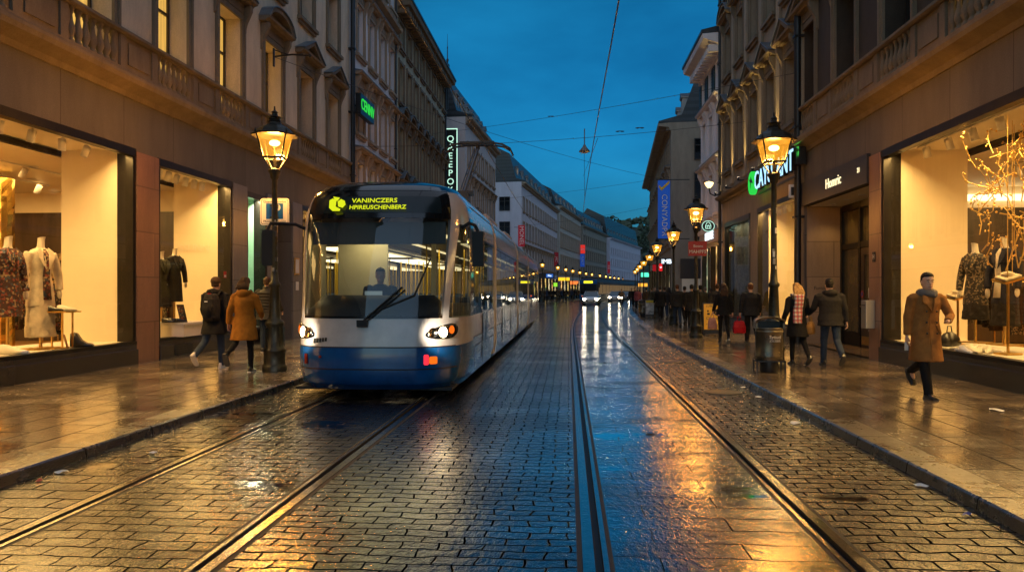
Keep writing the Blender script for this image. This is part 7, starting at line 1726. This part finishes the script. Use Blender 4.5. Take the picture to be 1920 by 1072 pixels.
# gilded branch installation in the right window
gb = thing('branch_sculpture', 'tangle of gilded branches hanging in the right window', 'branches', (*at(1893, 12.6)[:2], 1.9)); b = MB(); lv = MB(); rr = random.Random(21)
GB = mat('gilded_branch', (.62, .40, .12), .35, .55, .3, 12)
for k in range(40):
    p = Vector((rr.uniform(-.35, .45), rr.uniform(-.55, .55), rr.uniform(.0, 2.2))); pts = [p]; d_ = Vector((rr.uniform(-.5, .5), rr.uniform(-.6, .6), rr.uniform(-.3, 1))).normalized()
    for q in range(4): d_ = (d_+Vector((rr.uniform(-.5, .5), rr.uniform(-.6, .6), rr.uniform(-.5, .6)))).normalized(); pts.append(pts[-1]+d_*.2)
    pts = [Vector((max(-.5, min(.6, v.x)), v.y, min(2.5, v.z))) for v in pts]; b.tube(pts, [.011, .010, .009, .007, .004], 6)
    for v in pts[1:]:
        for q in range(2): lv.ell(v+Vector((rr.uniform(-.05, .05), rr.uniform(-.05, .05), rr.uniform(-.05, .05))), (.015, .015, .02), 7, 5)
for x, y in ((-.2, -.3), (.1, .1), (.3, .4), (0, -.5)): b.tube([(x, y, 2.6), (x, y, -.2)], .008, 6)
b.build('branches', GB, gb); lv.build('buds', M['gold'], gb)
# racks of clothes inside the shops
def rack(loc, rz, label, n, cols, shelf=False):
    t = thing('clothes_rack', label, 'clothes rack', loc, rz); b = MB(); L_ = n*.09
    b.tube([(0, -L_/2-.1, 0), (0, -L_/2-.1, 1.65), (0, L_/2+.1, 1.65), (0, L_/2+.1, 0)], .018, 6); b.box(-.25, .25, -L_/2-.12, -L_/2-.08, 0, .03); b.box(-.25, .25, L_/2+.08, L_/2+.12, 0, .03); b.build('rail', M['gold'], t)
    for k in range(n):
        y = -L_/2+.09*(k+.5); ln_ = rnd.uniform(.75, 1.15); b = MB()
        b.loft([[(x*w_, y+yy*.032, z) for x, yy in ((-1, -.6), (0, -1), (1, -.6), (1, .6), (0, 1), (-1, .6))] for z, w_ in ((1.60, .03), (1.55, .17), (1.45, .22), (1.0, .21), (1.6-ln_, .24))], True, True); b.build('garment', cols[rnd.randrange(len(cols))], t)
    return t
dk = [C_['black'], C_['char'], M['sequin'], C_['brown'], M['floral'], C_['olive']]
rack((*at(100, 16.6)[:2], .17), R(20), 'rack of dark clothes in the left shop behind the white jacket', 14, dk)
rack((*at(48, 18.5)[:2], .17), R(80), 'rack of dark coats deep in the left shop near the gold column', 16, dk)
rack((*at(104, 20.5)[:2], .17), R(40), 'rack of clothes deep in the left shop next to the end panel', 14, dk)
rack((*at(316, 21.5)[:2], .17), R(0), 'rack of clothes behind the second left window', 12, dk)
rack((*at(1822, 17.5)[:2], .17), R(80), 'rack of suits behind the sequin jacket in the right shop', 12, dk)
rack((*at(1868, 18.5)[:2], .17), R(60), 'rack of clothes behind the navy jacket in the right shop', 14, dk)
rack((*at(1905, 16.5)[:2], .17), R(10), 'rack of clothes at the right edge of the right shop', 12, dk)
gp = thing('gold_column', 'column wrapped in crumpled gold foil inside the left shop', 'column', (*at(2, 17.5)[:2], .17)); b = MB()
b.loft([[((.26+.03*rnd.random())*math.cos(2*math.pi*i/14), (.26+.03*rnd.random())*math.sin(2*math.pi*i/14), z*.14) for i in range(14)] for z in range(30)], True, False); b.build('foil', mat('gold_foil', (.8, .5, .12), .25, 1.), gp)
cb = thing('wall_shelf', 'glowing wooden shelf unit on the back wall of the left shop', 'shelf', (XL-4.4, 20.2, .17), R(-90)); b = MB()
for z in (1.3, 1.8, 2.3): b.box(0, .4, -1.6, 1.6, z, z+.04)
b.build('shelf_boards', mat('shelf_wood', (.35, .18, .06), .5), cb); b = MB()
for z in (1.34, 1.84, 2.34):
    for k in range(9): y = -1.5+.34*k; b.box(.05, .3, y, y+.22, z, z+rnd.uniform(.1, .3))
b.build('folded_clothes', mat('folded_mix', (.3, .2, .1), .8, 0, .6, 5), cb)
# text objects become plain meshes
bpy.context.view_layer.update(); dg = bpy.context.evaluated_depsgraph_get()
fonts = [o for o in COL.objects if o.type == 'FONT']; new = {}
for o in fonts:
    if o.data.name not in new: new[o.data.name] = bpy.data.meshes.new_from_object(o.evaluated_get(dg))
for o in fonts:
    n_ = bpy.data.objects.new('x', new[o.data.name]); COL.objects.link(n_); nm = o.name; n_.parent = o.parent; n_.matrix_local = o.matrix_local.copy()
    bpy.data.objects.remove(o); n_.name = nm
